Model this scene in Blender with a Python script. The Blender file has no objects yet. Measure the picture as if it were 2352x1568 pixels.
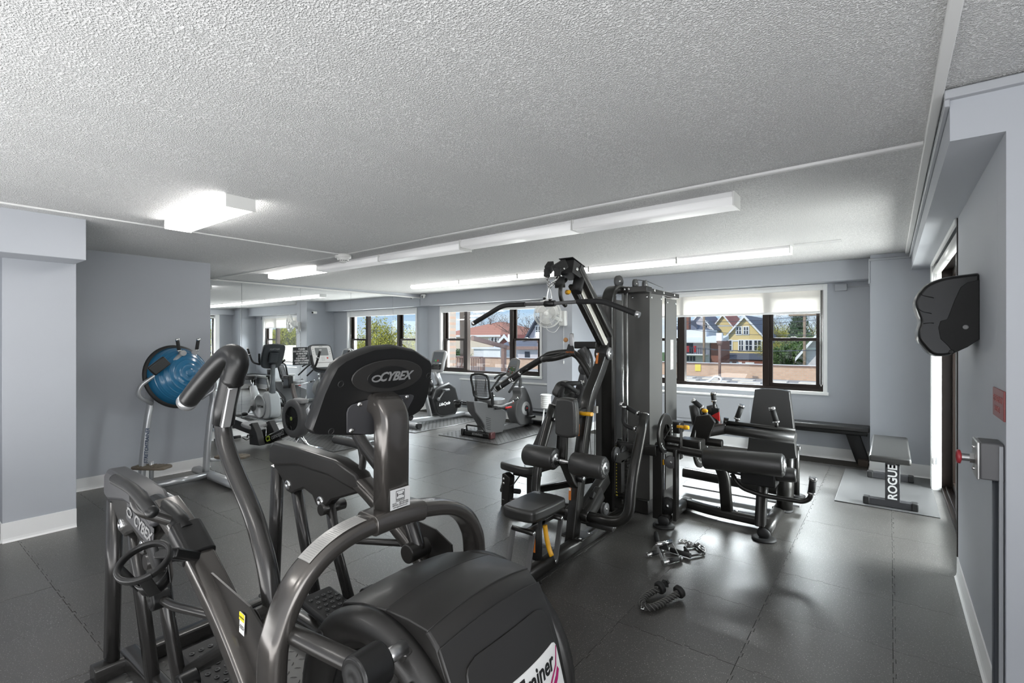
import bpy, bmesh, math, random
from mathutils import Vector, Matrix, Euler
random.seed(7)
D = bpy.data
COL = bpy.context.scene.collection
scn = bpy.context.scene
PI = math.pi
# ---------------------------------------------------------------- camera, world, sun, exposure
CAM_H, FPX, YAW = 1.5, 1138.0, math.radians(37.37)
cam = D.objects.new('camera', D.cameras.new('camera'))
COL.objects.link(cam)
cam.location = (0, 0, CAM_H)
cam.rotation_euler = (PI/2, 0, YAW)
cam.data.sensor_width = 36.0
cam.data.lens = FPX*36.0/2352
cam.data.shift_y = -4.0/2352
cam.data.clip_start = 0.05
cam.data.clip_end = 500
scn.camera = cam
scn.view_settings.view_transform = 'Standard'
scn.view_settings.look = 'None'
scn.view_settings.exposure = 0.5
scn.view_settings.gamma = 1.0
scn.view_settings.use_curve_mapping = False

def build_world():
    w = D.worlds.new('sky'); scn.world = w; w.use_nodes = True
    nt = w.node_tree; N = nt.nodes; L = nt.links
    for n in list(N): N.remove(n)
    out = N.new('ShaderNodeOutputWorld'); bg = N.new('ShaderNodeBackground')
    geo = N.new('ShaderNodeTexCoord')
    sep = N.new('ShaderNodeSeparateXYZ'); L.new(geo.outputs['Generated'], sep.inputs[0])
    ramp = N.new('ShaderNodeValToRGB')
    e = ramp.color_ramp.elements
    e[0].position = 0.0; e[0].color = (.62, .76, .92, 1)
    e[1].position = 0.5; e[1].color = (.16, .36, .80, 1)
    m = e.new(.10); m.color = (.36, .60, .92, 1)
    L.new(sep.outputs['Z'], ramp.inputs[0])
    mp = N.new('ShaderNodeMapping'); mp.inputs['Scale'].default_value = (1, 1, 3.5)
    L.new(geo.outputs['Generated'], mp.inputs[0])
    nz = N.new('ShaderNodeTexNoise'); nz.inputs['Scale'].default_value = 4.0; nz.inputs['Detail'].default_value = 8; nz.inputs['Roughness'].default_value = .6
    L.new(mp.outputs[0], nz.inputs['Vector'])
    cr = N.new('ShaderNodeValToRGB'); cr.color_ramp.elements[0].position = .46; cr.color_ramp.elements[1].position = .66
    L.new(nz.outputs[0], cr.inputs[0])
    mx = N.new('ShaderNodeMixRGB'); L.new(cr.outputs[0], mx.inputs[0]); L.new(ramp.outputs[0], mx.inputs[1]); mx.inputs[2].default_value = (.95, .97, 1.0, 1)
    L.new(mx.outputs[0], bg.inputs[0]); bg.inputs[1].default_value = SKY
    L.new(bg.outputs[0], out.inputs[0])
SKY = .78
build_world()
sun = D.objects.new('sun', D.lights.new('sun', 'SUN')); COL.objects.link(sun)
sun.data.energy = 2.1; sun.data.angle = math.radians(.6); sun.data.color = (1, .95, .87)
sun.rotation_euler = (math.radians(48), 0, math.radians(-28))   # comes from behind the building, lights the houses
WIN = 600.0
BNC = 132.0
LAMP = 12.0      # brightness of the ceiling light diffusers

def area(name, loc, rot, sx, sy, power, color=(1, 1, 1)):
    l = D.lights.new(name, 'AREA'); l.shape = 'RECTANGLE'; l.size = sx; l.size_y = sy; l.energy = power; l.color = color
    o = D.objects.new(name, l); COL.objects.link(o); o.location = loc; o.rotation_euler = rot; return o
# area lamps added outside windows and glass door, standing in for terrace bounce
area('terrace_fill_1', (-1.95, 9.9, -.45), (math.radians(-125), 0, 0), 4.0, 2.6, WIN*.5, (1, .985, .96))
area('terrace_fill_2', (-6.3, 9.9, -.45), (math.radians(-125), 0, 0), 4.0, 2.6, WIN*1.0, (1, .985, .96))
area('terrace_fill_3', (1.9, 5.4, .2), (0, math.radians(115), 0), 2.4, 2.4, WIN*.35, (1, .99, .97))
# area lamps added outside, above the line of sight, standing in for sky
area('sky_fill_1', (-1.95, 10.4, 4.4), (math.radians(-62), 0, 0), 4.0, 3.0, WIN*3.0, (.93, .96, 1))
area('sky_fill_2', (-6.3, 10.4, 4.4), (math.radians(-62), 0, 0), 4.0, 3.0, WIN*3.0, (.93, .96, 1))
area('sky_fill_3', (3.2, 5.4, 3.6), (0, math.radians(62), 0), 3.0, 3.0, WIN*4.5, (.93, .96, 1))
# lamps added behind the camera: a side fill, and one aimed up for bounce
area('rear_fill_light', (2.3, -1.0, 1.5), (0, math.radians(90), 0), 1.8, 2.6, BNC*.42, (.98, .99, 1))
area('bounce_fill', (-1.4, -1.2, .4), (math.radians(180), 0, 0), 6.0, 2.2, BNC)

# ---------------------------------------------------------------- geometry helpers
SN, CS = math.sin(YAW), math.cos(YAW)
def _ray(px, py):
    a = (px-1176.0)/FPX; b = (780.0-py)/FPX
    return (CS*a-SN, SN*a+CS, b)
def PZ(px, py, z):
    r = _ray(px, py); d = (z-CAM_H)/r[2]; return Vector((r[0]*d, r[1]*d, z))
def PX(px, py, x):
    r = _ray(px, py); d = x/r[0]; return Vector((x, r[1]*d, CAM_H+r[2]*d))
def PY(px, py, y):
    r = _ray(px, py); d = y/r[1]; return Vector((r[0]*d, y, CAM_H+r[2]*d))
V = Vector

class MB:
    """collects shapes into one mesh"""
    def __init__(s): s.v = []; s.f = []; s.sm = []
    def add(s, vs, fs, smooth=False):
        o = len(s.v); s.v += [tuple(v) for v in vs]; s.f += [tuple(i+o for i in f) for f in fs]; s.sm += [smooth]*len(fs)
        return s
    def box(s, a, b):
        x0, y0, z0 = a; x1, y1, z1 = b
        return s.add([(x0,y0,z0),(x1,y0,z0),(x1,y1,z0),(x0,y1,z0),(x0,y0,z1),(x1,y0,z1),(x1,y1,z1),(x0,y1,z1)],
              [(0,3,2,1),(4,5,6,7),(0,1,5,4),(1,2,6,5),(2,3,7,6),(3,0,4,7)])
    def obox(s, c, size, rot=None):
        hx, hy, hz = size[0]/2, size[1]/2, size[2]/2
        R = rot if rot is not None else Matrix.Identity(3)
        if isinstance(R, Euler): R = R.to_matrix()
        vs = [V(c)+R@V((x*hx, y*hy, z*hz)) for x,y,z in ((-1,-1,-1),(1,-1,-1),(1,1,-1),(-1,1,-1),(-1,-1,1),(1,-1,1),(1,1,1),(-1,1,1))]
        return s.add(vs, [(0,3,2,1),(4,5,6,7),(0,1,5,4),(1,2,6,5),(2,3,7,6),(3,0,4,7)])
    def prism(s, poly, axis, t0, t1):
        """poly: 2D points in the plane across axis ('x': (y,z); 'y': (x,z); 'z': (x,y))"""
        def P(p, t): return {'x': (t, p[0], p[1]), 'y': (p[0], t, p[1]), 'z': (p[0], p[1], t)}[axis]
        n = len(poly); vs = [P(p, t0) for p in poly]+[P(p, t1) for p in poly]
        fs = [tuple(range(n)), tuple(range(2*n-1, n-1, -1))]+[(i, n+i, n+(i+1) % n, (i+1) % n) for i in range(n)]
        return s.add(vs, fs)
    def sweep(s, path, sec, up=None, caps=True, smooth=True, scales=None):
        """sec: closed 2D outline (side, up); path: points"""
        P = [V(p) for p in path]; n = len(P); m = len(sec); vs = []
        upv = V(up) if up is not None else None
        prev = None
        for i in range(n):
            if i == 0: t = P[1]-P[0]
            elif i == n-1: t = P[-1]-P[-2]
            else: t = (P[i]-P[i-1]).normalized()+(P[i+1]-P[i]).normalized()
            if t.length < 1e-9: t = P[min(i+1,n-1)]-P[i-1]
            t.normalize()
            if prev is None:
                u = upv if upv is not None else (V((0,0,1)) if abs(t.z) < .9 else V((0,1,0)))
            else: u = upv if upv is not None else prev
            u = (u - t*u.dot(t))
            if u.length < 1e-4: u = t.orthogonal()
            u.normalize(); prev = u; sd = t.cross(u)
            k = scales[i] if scales else 1
            vs += [P[i]+sd*a*k+u*b*k for a, b in sec]
        fs = [(i*m+j, i*m+(j+1) % m, (i+1)*m+(j+1) % m, (i+1)*m+j) for i in range(n-1) for j in range(m)]
        s.add(vs, fs, smooth)
        if caps:
            o = len(s.v)-len(vs)
            s.f += [tuple(o+j for j in range(m-1, -1, -1)), tuple(o+(n-1)*m+j for j in range(m))]; s.sm += [False, False]
        return s
    def tube(s, path, r, n=14, fillet=0, up=None, caps=True, scales=None):
        if fillet: path = rounded(path, fillet)
        return s.sweep(path, circ(r, n), up, caps, True, scales)
    def bar(s, path, w, h, up, fillet=0, rr=None, smooth=False):
        """rectangular tube; w across, h along 'up'"""
        if fillet: path = rounded(path, fillet, 6)
        return s.sweep(path, rrect(w, h, rr if rr is not None else min(w, h)*.18, 2), up, True, smooth)
    def cyl(s, a, b, r, n=20, r2=None):
        return s.sweep([a, b], circ(r, n), None, True, True, [1, (r2/r if r2 is not None else 1)])
    def disc_stack(s, c, axis, prof, n=28):
        """lathe round axis: prof is (radius, distance along axis)"""
        ax = V(axis).normalized(); o = ax.orthogonal().normalized(); w = ax.cross(o)
        vs = []; m = len(prof)
        for i in range(n):
            a = 2*PI*i/n; d = o*math.cos(a)+w*math.sin(a)
            vs += [V(c)+d*r+ax*h for r, h in prof]
        fs = [(i*m+j, ((i+1) % n)*m+j, ((i+1) % n)*m+j+1, i*m+j+1) for i in range(n) for j in range(m-1)]
        return s.add(vs, fs, True)
    def ball(s, c, r, sc=(1,1,1), n=16, k=10, rot=None):
        vs = []; fs = []
        for i in range(k+1):
            th = PI*i/k
            for j in range(n):
                ph = 2*PI*j/n; p = V((math.sin(th)*math.cos(ph)*sc[0]*r, math.sin(th)*math.sin(ph)*sc[1]*r, math.cos(th)*sc[2]*r))
                vs.append(V(c)+(rot@p if rot else p))
        for i in range(k):
            for j in range(n): fs.append((i*n+j, (i+1)*n+j, (i+1)*n+(j+1) % n, i*n+(j+1) % n))
        return s.add(vs, fs, True)
    def chain(s, pts, r=.004, link=.03):
        path = resample([V(p) for p in pts], link*.72)
        for i in range(len(path)-1):
            a, b = path[i], path[i+1]; t = (b-a).normalized(); o = t.orthogonal().normalized(); w = t.cross(o)
            o2 = o if i % 2 else w; c = (a+b)/2; L = link/2
            ring = []
            for q in range(12):
                an = 2*PI*q/12; ring.append(c+t*math.cos(an)*L+o2*math.sin(an)*L*.55)
            ring.append(ring[0]); ring.append(ring[1])
            s.sweep(ring[:13], circ(r, 6), None, False, True)
        return s
    def mesh(s, name='m'):
        me = D.meshes.new(name); me.from_pydata(s.v, [], s.f); me.validate(); me.update()
        if len(me.polygons) == len(s.sm): me.polygons.foreach_set('use_smooth', s.sm)
        bm = bmesh.new(); bm.from_mesh(me); bmesh.ops.recalc_face_normals(bm, faces=bm.faces); bm.to_mesh(me); bm.free()
        return me

def circ(r, n=14, ry=None): return [(math.cos(2*PI*i/n)*r, math.sin(2*PI*i/n)*(ry or r)) for i in range(n)]
def rrect(w, h, r, k=3):
    o = []
    for cx, cy, a0 in ((w/2-r, h/2-r, 0), (-w/2+r, h/2-r, PI/2), (-w/2+r, -h/2+r, PI), (w/2-r, -h/2+r, 1.5*PI)):
        for i in range(k+1):
            a = a0+PI/2*i/k; o.append((cx+r*math.cos(a), cy+r*math.sin(a)))
    return o
def rounded(path, r, k=7):
    P = [V(p) for p in path]; out = [P[0]]
    for i in range(1, len(P)-1):
        a, b, c = P[i-1], P[i], P[i+1]
        u = (a-b); w = (c-b); ru = min(r, u.length*.49, w.length*.49)
        p0 = b+u.normalized()*ru; p1 = b+w.normalized()*ru
        for q in range(k+1):
            t = q/k; out.append(p0*(1-t)**2+b*2*t*(1-t)+p1*t*t)
    out.append(P[-1]); return out
def smoothpath(P, k=6):
    P = [V(p) for p in P]; out = []
    Q = [P[0]*2-P[1]]+P+[P[-1]*2-P[-2]]
    for i in range(1, len(Q)-2):
        for q in range(k):
            t = q/k; a, b, c, d = Q[i-1], Q[i], Q[i+1], Q[i+2]
            out.append(.5*((2*b)+(c-a)*t+(2*a-5*b+4*c-d)*t*t+(3*b-a-3*c+d)*t**3))
    out.append(P[-1]); return out
def resample(P, step):
    out = [P[0]]; need = step
    for i in range(len(P)-1):
        a, b = P[i], P[i+1]; L = (b-a).length; pos = 0
        while L-pos >= need: pos += need; out.append(a.lerp(b, pos/L)); need = step
        need -= (L-pos)
    return out
def smooth2d(poly, k=4):
    n = len(poly); out = []
    for i in range(n):
        a, b, c, d = [V((*poly[(i+j-1) % n], 0)) for j in range(4)]
        for q in range(k):
            t = q/k; p = .5*((2*b)+(c-a)*t+(2*a-5*b+4*c-d)*t*t+(3*b-a-3*c+d)*t**3); out.append((p.x, p.y))
    return out

def link(o, parent=None):
    COL.objects.link(o)
    if parent is not None:
        o.parent = parent
        bpy_inv = Matrix.Translation(-world_loc(parent)); o.matrix_parent_inverse = bpy_inv
    return o
def world_loc(o):
    l = o.location.copy()
    while o.parent is not None:
        l = l + o.matrix_parent_inverse.translation + o.parent.location; o = o.parent
    return l
def part(name, mb, m, parent=None, bevel=0, label=None, seg=2, kind=None, subd=0, sharp=None):
    me = mb.mesh(name) if isinstance(mb, MB) else mb
    o = D.objects.new(name, me)
    if m is not None: me.materials.append(m)
    if parent is not None:
        o.parent = parent; o.matrix_parent_inverse = Matrix.Translation(-world_loc(parent))
    COL.objects.link(o)
    if bevel:
        md = o.modifiers.new('bevel', 'BEVEL'); md.width = bevel; md.segments = seg; md.limit_method = 'ANGLE'; md.angle_limit = math.radians(38); md.harden_normals = False
        me.polygons.foreach_set('use_smooth', [True]*len(me.polygons))
        try: me.set_sharp_from_angle(angle=math.radians(50))
        except Exception: pass
    elif sharp:
        me.polygons.foreach_set('use_smooth', [True]*len(me.polygons)); me.set_sharp_from_angle(angle=math.radians(sharp))
    if subd:
        md = o.modifiers.new('subd', 'SUBSURF'); md.levels = subd; md.render_levels = subd
    if label: o['label'] = label
    if kind: o['kind'] = kind
    return o
def thing(name, label, cat, loc=(0,0,0), group=None):
    o = D.objects.new(name, None); COL.objects.link(o); o.location = loc; o.empty_display_size = .1
    o['label'] = label; o['category'] = cat
    if group: o['group'] = group
    return o
def tag(o, label, cat, group=None, kind=None):
    o['label'] = label; o['category'] = cat
    if group: o['group'] = group
    if kind: o['kind'] = kind
    return o
def struct(name, mb, m, parent=None, bevel=0, label=None):
    o = part(name, mb, m, parent, bevel); o['kind'] = 'structure'
    if parent is None: o['label'] = label or name.replace('_', ' ')
    return o
def text_mesh(s, size, ext=.0004, shear=0.0, bold=0.0, spacing=1.0, line=1.0, align='CENTER'):
    cu = D.curves.new('t', 'FONT'); cu.body = s; cu.size = size; cu.extrude = ext; cu.shear = shear; cu.offset = bold
    cu.space_character = spacing; cu.space_line = line; cu.align_x = align; cu.align_y = 'CENTER'; cu.resolution_u = 3
    o = D.objects.new('t', cu); COL.objects.link(o)
    bpy.context.view_layer.update()
    me = D.meshes.new_from_object(o.evaluated_get(bpy.context.evaluated_depsgraph_get()))
    D.objects.remove(o); D.curves.remove(cu)
    return me
def place_text(name, s, size, m, parent, origin, xdir, ydir, label=None, **k):
    """flat lettering; xdir reading direction, ydir up"""
    me = text_mesh(s, size, **k)
    x = V(xdir).normalized(); y = V(ydir); y = (y-x*y.dot(x)).normalized(); z = x.cross(y)
    M = Matrix((( x.x, y.x, z.x, origin[0]), (x.y, y.y, z.y, origin[1]), (x.z, y.z, z.z, origin[2]), (0, 0, 0, 1)))
    me.transform(M)
    return part(name, me, m, parent, label=label)

# ---------------------------------------------------------------- materials
MATS = {}
def mat(name, color, rough=.5, metal=0, bump=0, bscale=200, var=0, vscale=6, coat=0, spec=.5, emit=None, estr=0, aniso=0, sheen=0):
    m = D.materials.new(name); m.use_nodes = True; nt = m.node_tree; N = nt.nodes; L = nt.links
    b = N['Principled BSDF']
    b.inputs['Base Color'].default_value = (*color, 1); b.inputs['Roughness'].default_value = rough; b.inputs['Metallic'].default_value = metal
    b.inputs['Specular IOR Level'].default_value = spec; b.inputs['Coat Weight'].default_value = coat; b.inputs['Coat Roughness'].default_value = .15
    if sheen: b.inputs['Sheen Weight'].default_value = sheen
    tc = N.new('ShaderNodeTexCoord')
    if var:
        nz = N.new('ShaderNodeTexNoise'); nz.inputs['Scale'].default_value = vscale; nz.inputs['Detail'].default_value = 5
        L.new(tc.outputs['Object'], nz.inputs['Vector'])
        hsv = N.new('ShaderNodeHueSaturation'); hsv.inputs['Color'].default_value = (*color, 1)
        mr = N.new('ShaderNodeMapRange'); mr.inputs['To Min'].default_value = 1-var; mr.inputs['To Max'].default_value = 1+var
        L.new(nz.outputs[0], mr.inputs[0]); L.new(mr.outputs[0], hsv.inputs['Value']); L.new(hsv.outputs[0], b.inputs['Base Color'])
        mr2 = N.new('ShaderNodeMapRange'); mr2.inputs['To Min'].default_value = max(0, rough-var*.6); mr2.inputs['To Max'].default_value = min(1, rough+var*.6)
        L.new(nz.outputs[0], mr2.inputs[0]); L.new(mr2.outputs[0], b.inputs['Roughness'])
    if bump:
        nb = N.new('ShaderNodeTexNoise'); nb.inputs['Scale'].default_value = bscale; nb.inputs['Detail'].default_value = 3
        L.new(tc.outputs['Object'], nb.inputs['Vector'])
        bp = N.new('ShaderNodeBump'); bp.inputs['Strength'].default_value = bump; bp.inputs['Distance'].default_value = .002
        L.new(nb.outputs[0], bp.inputs['Height']); L.new(bp.outputs[0], b.inputs['Normal'])
    if emit:
        b.inputs['Emission Color'].default_value = (*emit, 1); b.inputs['Emission Strength'].default_value = estr
    MATS[name] = m
    return m
def hexc(h):
    c = [int(h[i:i+2], 16)/255 for i in (0, 2, 4)]
    return tuple((x/12.92 if x <= .04045 else ((x+.055)/1.055)**2.4) for x in c)
wall_m = mat('wall_paint', (.45, .47, .505), .55, bump=.10, bscale=60, var=.025, vscale=2.5)
trim_m = mat('painted_trim', (.42, .435, .46), .5)
white_m = mat('white_base', (.88, .88, .87), .42, var=.04, vscale=4)
frame_m = mat('bronze_frame', (.020, .013, .010), .33, metal=.3)
shade_m = mat('shade_fabric', (.82, .80, .76), .9)
def mk_ceiling():
    m = mat('popcorn_ceiling', (.70, .70, .695), .95)
    nt = m.node_tree; N = nt.nodes; L = nt.links; b = N['Principled BSDF']
    tc = N.new('ShaderNodeTexCoord')
    vo = N.new('ShaderNodeTexNoise'); vo.inputs['Scale'].default_value = 150; vo.inputs['Detail'].default_value = 2.0; vo.inputs['Roughness'].default_value = .5
    L.new(tc.outputs['Object'], vo.inputs['Vector'])
    cr = N.new('ShaderNodeValToRGB'); cr.color_ramp.elements[0].position = .38; cr.color_ramp.elements[1].position = .62
    L.new(vo.outputs[0], cr.inputs[0])
    bp = N.new('ShaderNodeBump'); bp.inputs['Strength'].default_value = .85; bp.inputs['Distance'].default_value = .009
    L.new(cr.outputs[0], bp.inputs['Height']); L.new(bp.outputs[0], b.inputs['Normal'])
    mx = N.new('ShaderNodeMixRGB'); mx.inputs[1].default_value = (.66, .66, .655, 1); mx.inputs[2].default_value = (.90, .90, .895, 1)
    L.new(cr.outputs[0], mx.inputs[0]); L.new(mx.outputs[0], b.inputs['Base Color'])
    return m
ceil_m = mk_ceiling()
race_m = mat('raceway_white', (.74, .74, .73), .7)
def mk_rubber(name, base, speck, rough=.42, amount=.665):
    m = mat(name, base, rough, spec=.95)
    nt = m.node_tree; N = nt.nodes; L = nt.links; b = N['Principled BSDF']
    geo = N.new('ShaderNodeNewGeometry')
    oi = N.new('ShaderNodeObjectInfo')
    n1 = N.new('ShaderNodeTexNoise'); n1.inputs['Scale'].default_value = 165; n1.inputs['Detail'].default_value = 2; n1.inputs['Roughness'].default_value = .7
    L.new(geo.outputs['Position'], n1.inputs['Vector'])
    cr = N.new('ShaderNodeValToRGB'); cr.color_ramp.elements[0].position = amount; cr.color_ramp.elements[1].position = amount+.03
    L.new(n1.outputs[0], cr.inputs[0])
    n2 = N.new('ShaderNodeTexNoise'); n2.inputs['Scale'].default_value = 2.2; n2.inputs['Detail'].default_value = 7
    L.new(geo.outputs['Position'], n2.inputs['Vector'])
    mr = N.new('ShaderNodeMapRange'); mr.inputs['To Min'].default_value = .75; mr.inputs['To Max'].default_value = 1.3
    L.new(n2.outputs[0], mr.inputs[0])
    mr3 = N.new('ShaderNodeMapRange'); mr3.inputs['To Min'].default_value = .86; mr3.inputs['To Max'].default_value = 1.18
    L.new(oi.outputs['Random'], mr3.inputs[0])
    mu = N.new('ShaderNodeMath'); mu.operation = 'MULTIPLY'; L.new(mr.outputs[0], mu.inputs[0]); L.new(mr3.outputs[0], mu.inputs[1])
    hsv = N.new('ShaderNodeHueSaturation'); hsv.inputs['Color'].default_value = (*base, 1); L.new(mu.outputs[0], hsv.inputs['Value'])
    mx = N.new('ShaderNodeMixRGB'); L.new(cr.outputs[0], mx.inputs[0]); L.new(hsv.outputs[0], mx.inputs[1]); mx.inputs[2].default_value = (*speck, 1)
    L.new(mx.outputs[0], b.inputs['Base Color'])
    mr2 = N.new('ShaderNodeMapRange'); mr2.inputs['To Min'].default_value = rough-.09; mr2.inputs['To Max'].default_value = rough+.10
    L.new(n2.outputs[0], mr2.inputs[0]); L.new(mr2.outputs[0], b.inputs['Roughness'])
    n3 = N.new('ShaderNodeTexNoise'); n3.inputs['Scale'].default_value = 420; n3.inputs['Detail'].default_value = 2; L.new(geo.outputs['Position'], n3.inputs['Vector'])
    bp = N.new('ShaderNodeBump'); bp.inputs['Strength'].default_value = .35; bp.inputs['Distance'].default_value = .0012
    L.new(n3.outputs[0], bp.inputs['Height']); L.new(bp.outputs[0], b.inputs['Normal'])
    return m
rubber_m = mk_rubber('rubber_tile', (.054, .051, .047), (.36, .35, .33), .31, .635)
slab_m = mat('subfloor', (.030, .026, .02), .8, var=.2)
def mk_glass():
    m = D.materials.new('window_glass'); m.use_nodes = True; nt = m.node_tree; N = nt.nodes; L = nt.links
    for n in list(N): N.remove(n)
    o = N.new('ShaderNodeOutputMaterial'); t = N.new('ShaderNodeBsdfTransparent'); g = N.new('ShaderNodeBsdfGlossy'); mx = N.new('ShaderNodeMixShader'); fr = N.new('ShaderNodeLayerWeight'); pw = N.new('ShaderNodeMath'); pw.operation = 'POWER'; pw.inputs[1].default_value = 5; ma = N.new('ShaderNodeMath'); ma.operation = 'MULTIPLY_ADD'; ma.inputs[1].default_value = .92; ma.inputs[2].default_value = .035
    g.inputs['Roughness'].default_value = 0.0; t.inputs[0].default_value = (.96, .98, .97, 1); fr.inputs[0].default_value = .5
    L.new(fr.outputs['Facing'], pw.inputs[0]); L.new(pw.outputs[0], ma.inputs[0]); L.new(ma.outputs[0], mx.inputs[0]); L.new(t.outputs[0], mx.inputs[1]); L.new(g.outputs[0], mx.inputs[2]); L.new(mx.outputs[0], o.inputs[0])
    return m
glass_m = mk_glass()
mirror_m = mat('mirror_silver', (.90, .92, .93), .0, metal=1)
def mk_shade():
    m = mat('roller_shade', (.84, .82, .78), .9); nt = m.node_tree; N = nt.nodes; L = nt.links; b = N['Principled BSDF']
    tr = N.new('ShaderNodeBsdfTranslucent'); tr.inputs[0].default_value = (.95, .93, .9, 1); mx = N.new('ShaderNodeMixShader'); mx.inputs[0].default_value = .28
    L.new(b.outputs[0], mx.inputs[1]); L.new(tr.outputs[0], mx.inputs[2]); L.new(mx.outputs[0], N['Material Output'].inputs[0]); return m
shade_m = mk_shade()
diffuser_m = mat('lamp_diffuser', (.9, .9, .9), .4, emit=(1, .985, .96), estr=LAMP)
diffoff_m = mat('lamp_diffuser_dim', (.86, .86, .86), .4, emit=(1, 1, 1), estr=.15)
diffmid_m = mat('lamp_diffuser_mid', (.86, .86, .86), .4, emit=(1, .99, .97), estr=3.0)
lampbody_m = mat('lamp_body', (.82, .82, .82), .45)
black_m = mat('black_plastic', (.009, .009, .009), .34, bump=.15, bscale=500)
blackm_m = mat('black_matte_plastic', (.018, .018, .018), .55, bump=.2, bscale=600)
frameg_m = mat('graphite_frame', (.050, .048, .046), .27, metal=.55, coat=.4, bump=.03, bscale=900)
gym_m = mat('black_powdercoat', (.022, .021, .019), .33, metal=.35, coat=.25, bump=.04, bscale=900)
vinyl_m = mat('black_vinyl', (.026, .0255, .024), .38, spec=.8, bump=.12, bscale=350)
chrome_m = mat('chrome', (.78, .78, .78), .16, metal=1)
silver_m = mat('silver_paint', (.50, .51, .52), .30, metal=.6, coat=.3)
steel_m = mat('brushed_steel', (.50, .50, .50), .33, metal=1)
yellow_m = mat('yellow_plastic', (.85, .42, .01), .4)
orange_m = mat('orange_label', (.60, .17, .02), .5)
red_m = mat('red_plastic', (.55, .02, .02), .4)
whitel_m = mat('white_label', (.80, .80, .79), .4)
whitep_m = mat('white_plastic', (.78, .78, .76), .35)
greyp_m = mat('grey_plastic', (.10, .10, .10), .45, bump=.1, bscale=500)
lgrey_m = mat('light_grey_plastic', (.30, .30, .30), .4)
grip_m = mat('foam_grip', (.014, .014, .014), .7, bump=.4, bscale=400)
rubberb_m = mat('black_rubber', (.012, .012, .012), .6)
ink_m = mat('black_ink', (.01, .01, .01), .5)
# ---------------------------------------------------------------- the room
XM, YB = -8.0, 7.48           # mirror wall, window wall
def Hc(x, y):
    s = max(0, min(1, -x/6.0)); t = max(0, min(1, (7-y)/4.5))
    return 2.47-.07*s*t
# floor slab and interlocking tiles
fl = struct('floor', MB().box((-8.4, -2.6, -.15), (2.6, 7.7, -.012)), slab_m, label='dark rubber tiled gym floor')
def tile_mesh(p=.58, top=0.0, th=.012):
    h = p/2; n = 9; seg = []
    a = .0105
    def wave():
        pts = [(-h, 0)]
        for i in range(n):
            c = -h+p*(i+.5)/n; w = p/n*.25
            sgn = 1 if i % 2 else -1
            if i % 2 or True:
                pts += [(c-w*1.0, 0), (c-w*1.2, a), (c+w*1.2, a), (c+w*1.0, 0)] if i % 2 else [(c-w*.2, 0)]
        return pts
    W = wave()
    pts = [(t, -h+o) for t, o in W]
    pts += [(h+o, t) for t, o in W]
    pts += [(t, h+o) for t, o in W[::-1][:-1]+[W[0]]][:0] + [(-t if False else t, h+o) for t, o in ([(h, 0)]+W[:0:-1])]
    pts += [(-h+o, t) for t, o in ([(h, 0)]+W[:0:-1])]
    # drop duplicates
    q = []
    for c in pts:
        if not q or (abs(c[0]-q[-1][0])+abs(c[1]-q[-1][1])) > 1e-6: q.append(c)
    m = len(q); k = .9955
    vs = [(x, y, top-th) for x, y in q]+[(x*.9993, y*.9993, top-.003) for x, y in q]+[(x*k, y*k, top) for x, y in q]
    fs = [tuple(range(2*m, 3*m))]
    for r in (0, 1): fs += [(r*m+i, r*m+(i+1) % m, (r+1)*m+(i+1) % m, (r+1)*m+i) for i in range(m)]
    mb = MB(); mb.add(vs, fs); return mb.mesh('rubber_tile')
tm = tile_mesh(); tm.materials.append(rubber_m)
rt = random.Random(3)
for i in range(-14, 4):
    for j in range(-8, 6):
        cx, cy = .01+.58*(i+.5), 3.6+.58*(j+.5)
        if cx < -6.3 and cy < 2.3: continue
        if cx > .3 and cy > 2.4: continue
        if cx < -7.9: continue
        o = D.objects.new('rubber_tile', tm); o.parent = fl; o.location = (cx, cy, rt.uniform(-.0012, 0)); o.rotation_euler = (rt.uniform(-.0016, .0016), rt.uniform(-.0016, .0016), 0)
        COL.objects.link(o)
# cut row beside the right wall and under the mirror
struct('trim_7', MB().box((-8.0, 2.45, -.012), (-7.53, 7.08, -.001)), rubber_m, fl)
struct('trim_8', MB().box((.30, 2.47, -.012), (.42, 7.0, -.0015)), rubber_m, fl)
# ceiling
def ceiling():
    nx, ny = 22, 22; vs = []; fs = []
    for i in range(nx+1):
        for j in range(ny+1):
            x = -8.4+11.0*i/nx; y = -2.6+10.3*j/ny; vs.append((x, y, Hc(x, y)))
    for i in range(nx):
        for j in range(ny):
            a = i*(ny+1)+j; fs.append((a, a+1, a+ny+2, a+ny+1))
    m = MB(); m.add(vs, fs, True)
    m.box((-8.4, -2.6, 2.48), (2.6, 7.9, 2.7)); return m
cei = struct('ceiling', ceiling(), ceil_m, label='white popcorn textured ceiling')
# walls
struct('wall_left', MB().box((-8.4, -2.6, -.1), (-6.38, 2.487, 2.47)), wall_m, label='grey blue wall left of the mirrors')
struct('wall_mirror', MB().box((-8.4, 2.487, -.1), (-8.012, 7.8, 2.47)), wall_m, label='wall behind the mirrors')
struct('wall_rear', MB().box((-8.4, -2.8, -.1), (2.8, -2.6, 2.6)), wall_m, label='wall behind the camera')
struct('wall_side', MB().box((2.4, -2.6, -.1), (2.6, 2.6, 2.6)), wall_m, label='side wall out of the frame')
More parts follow.
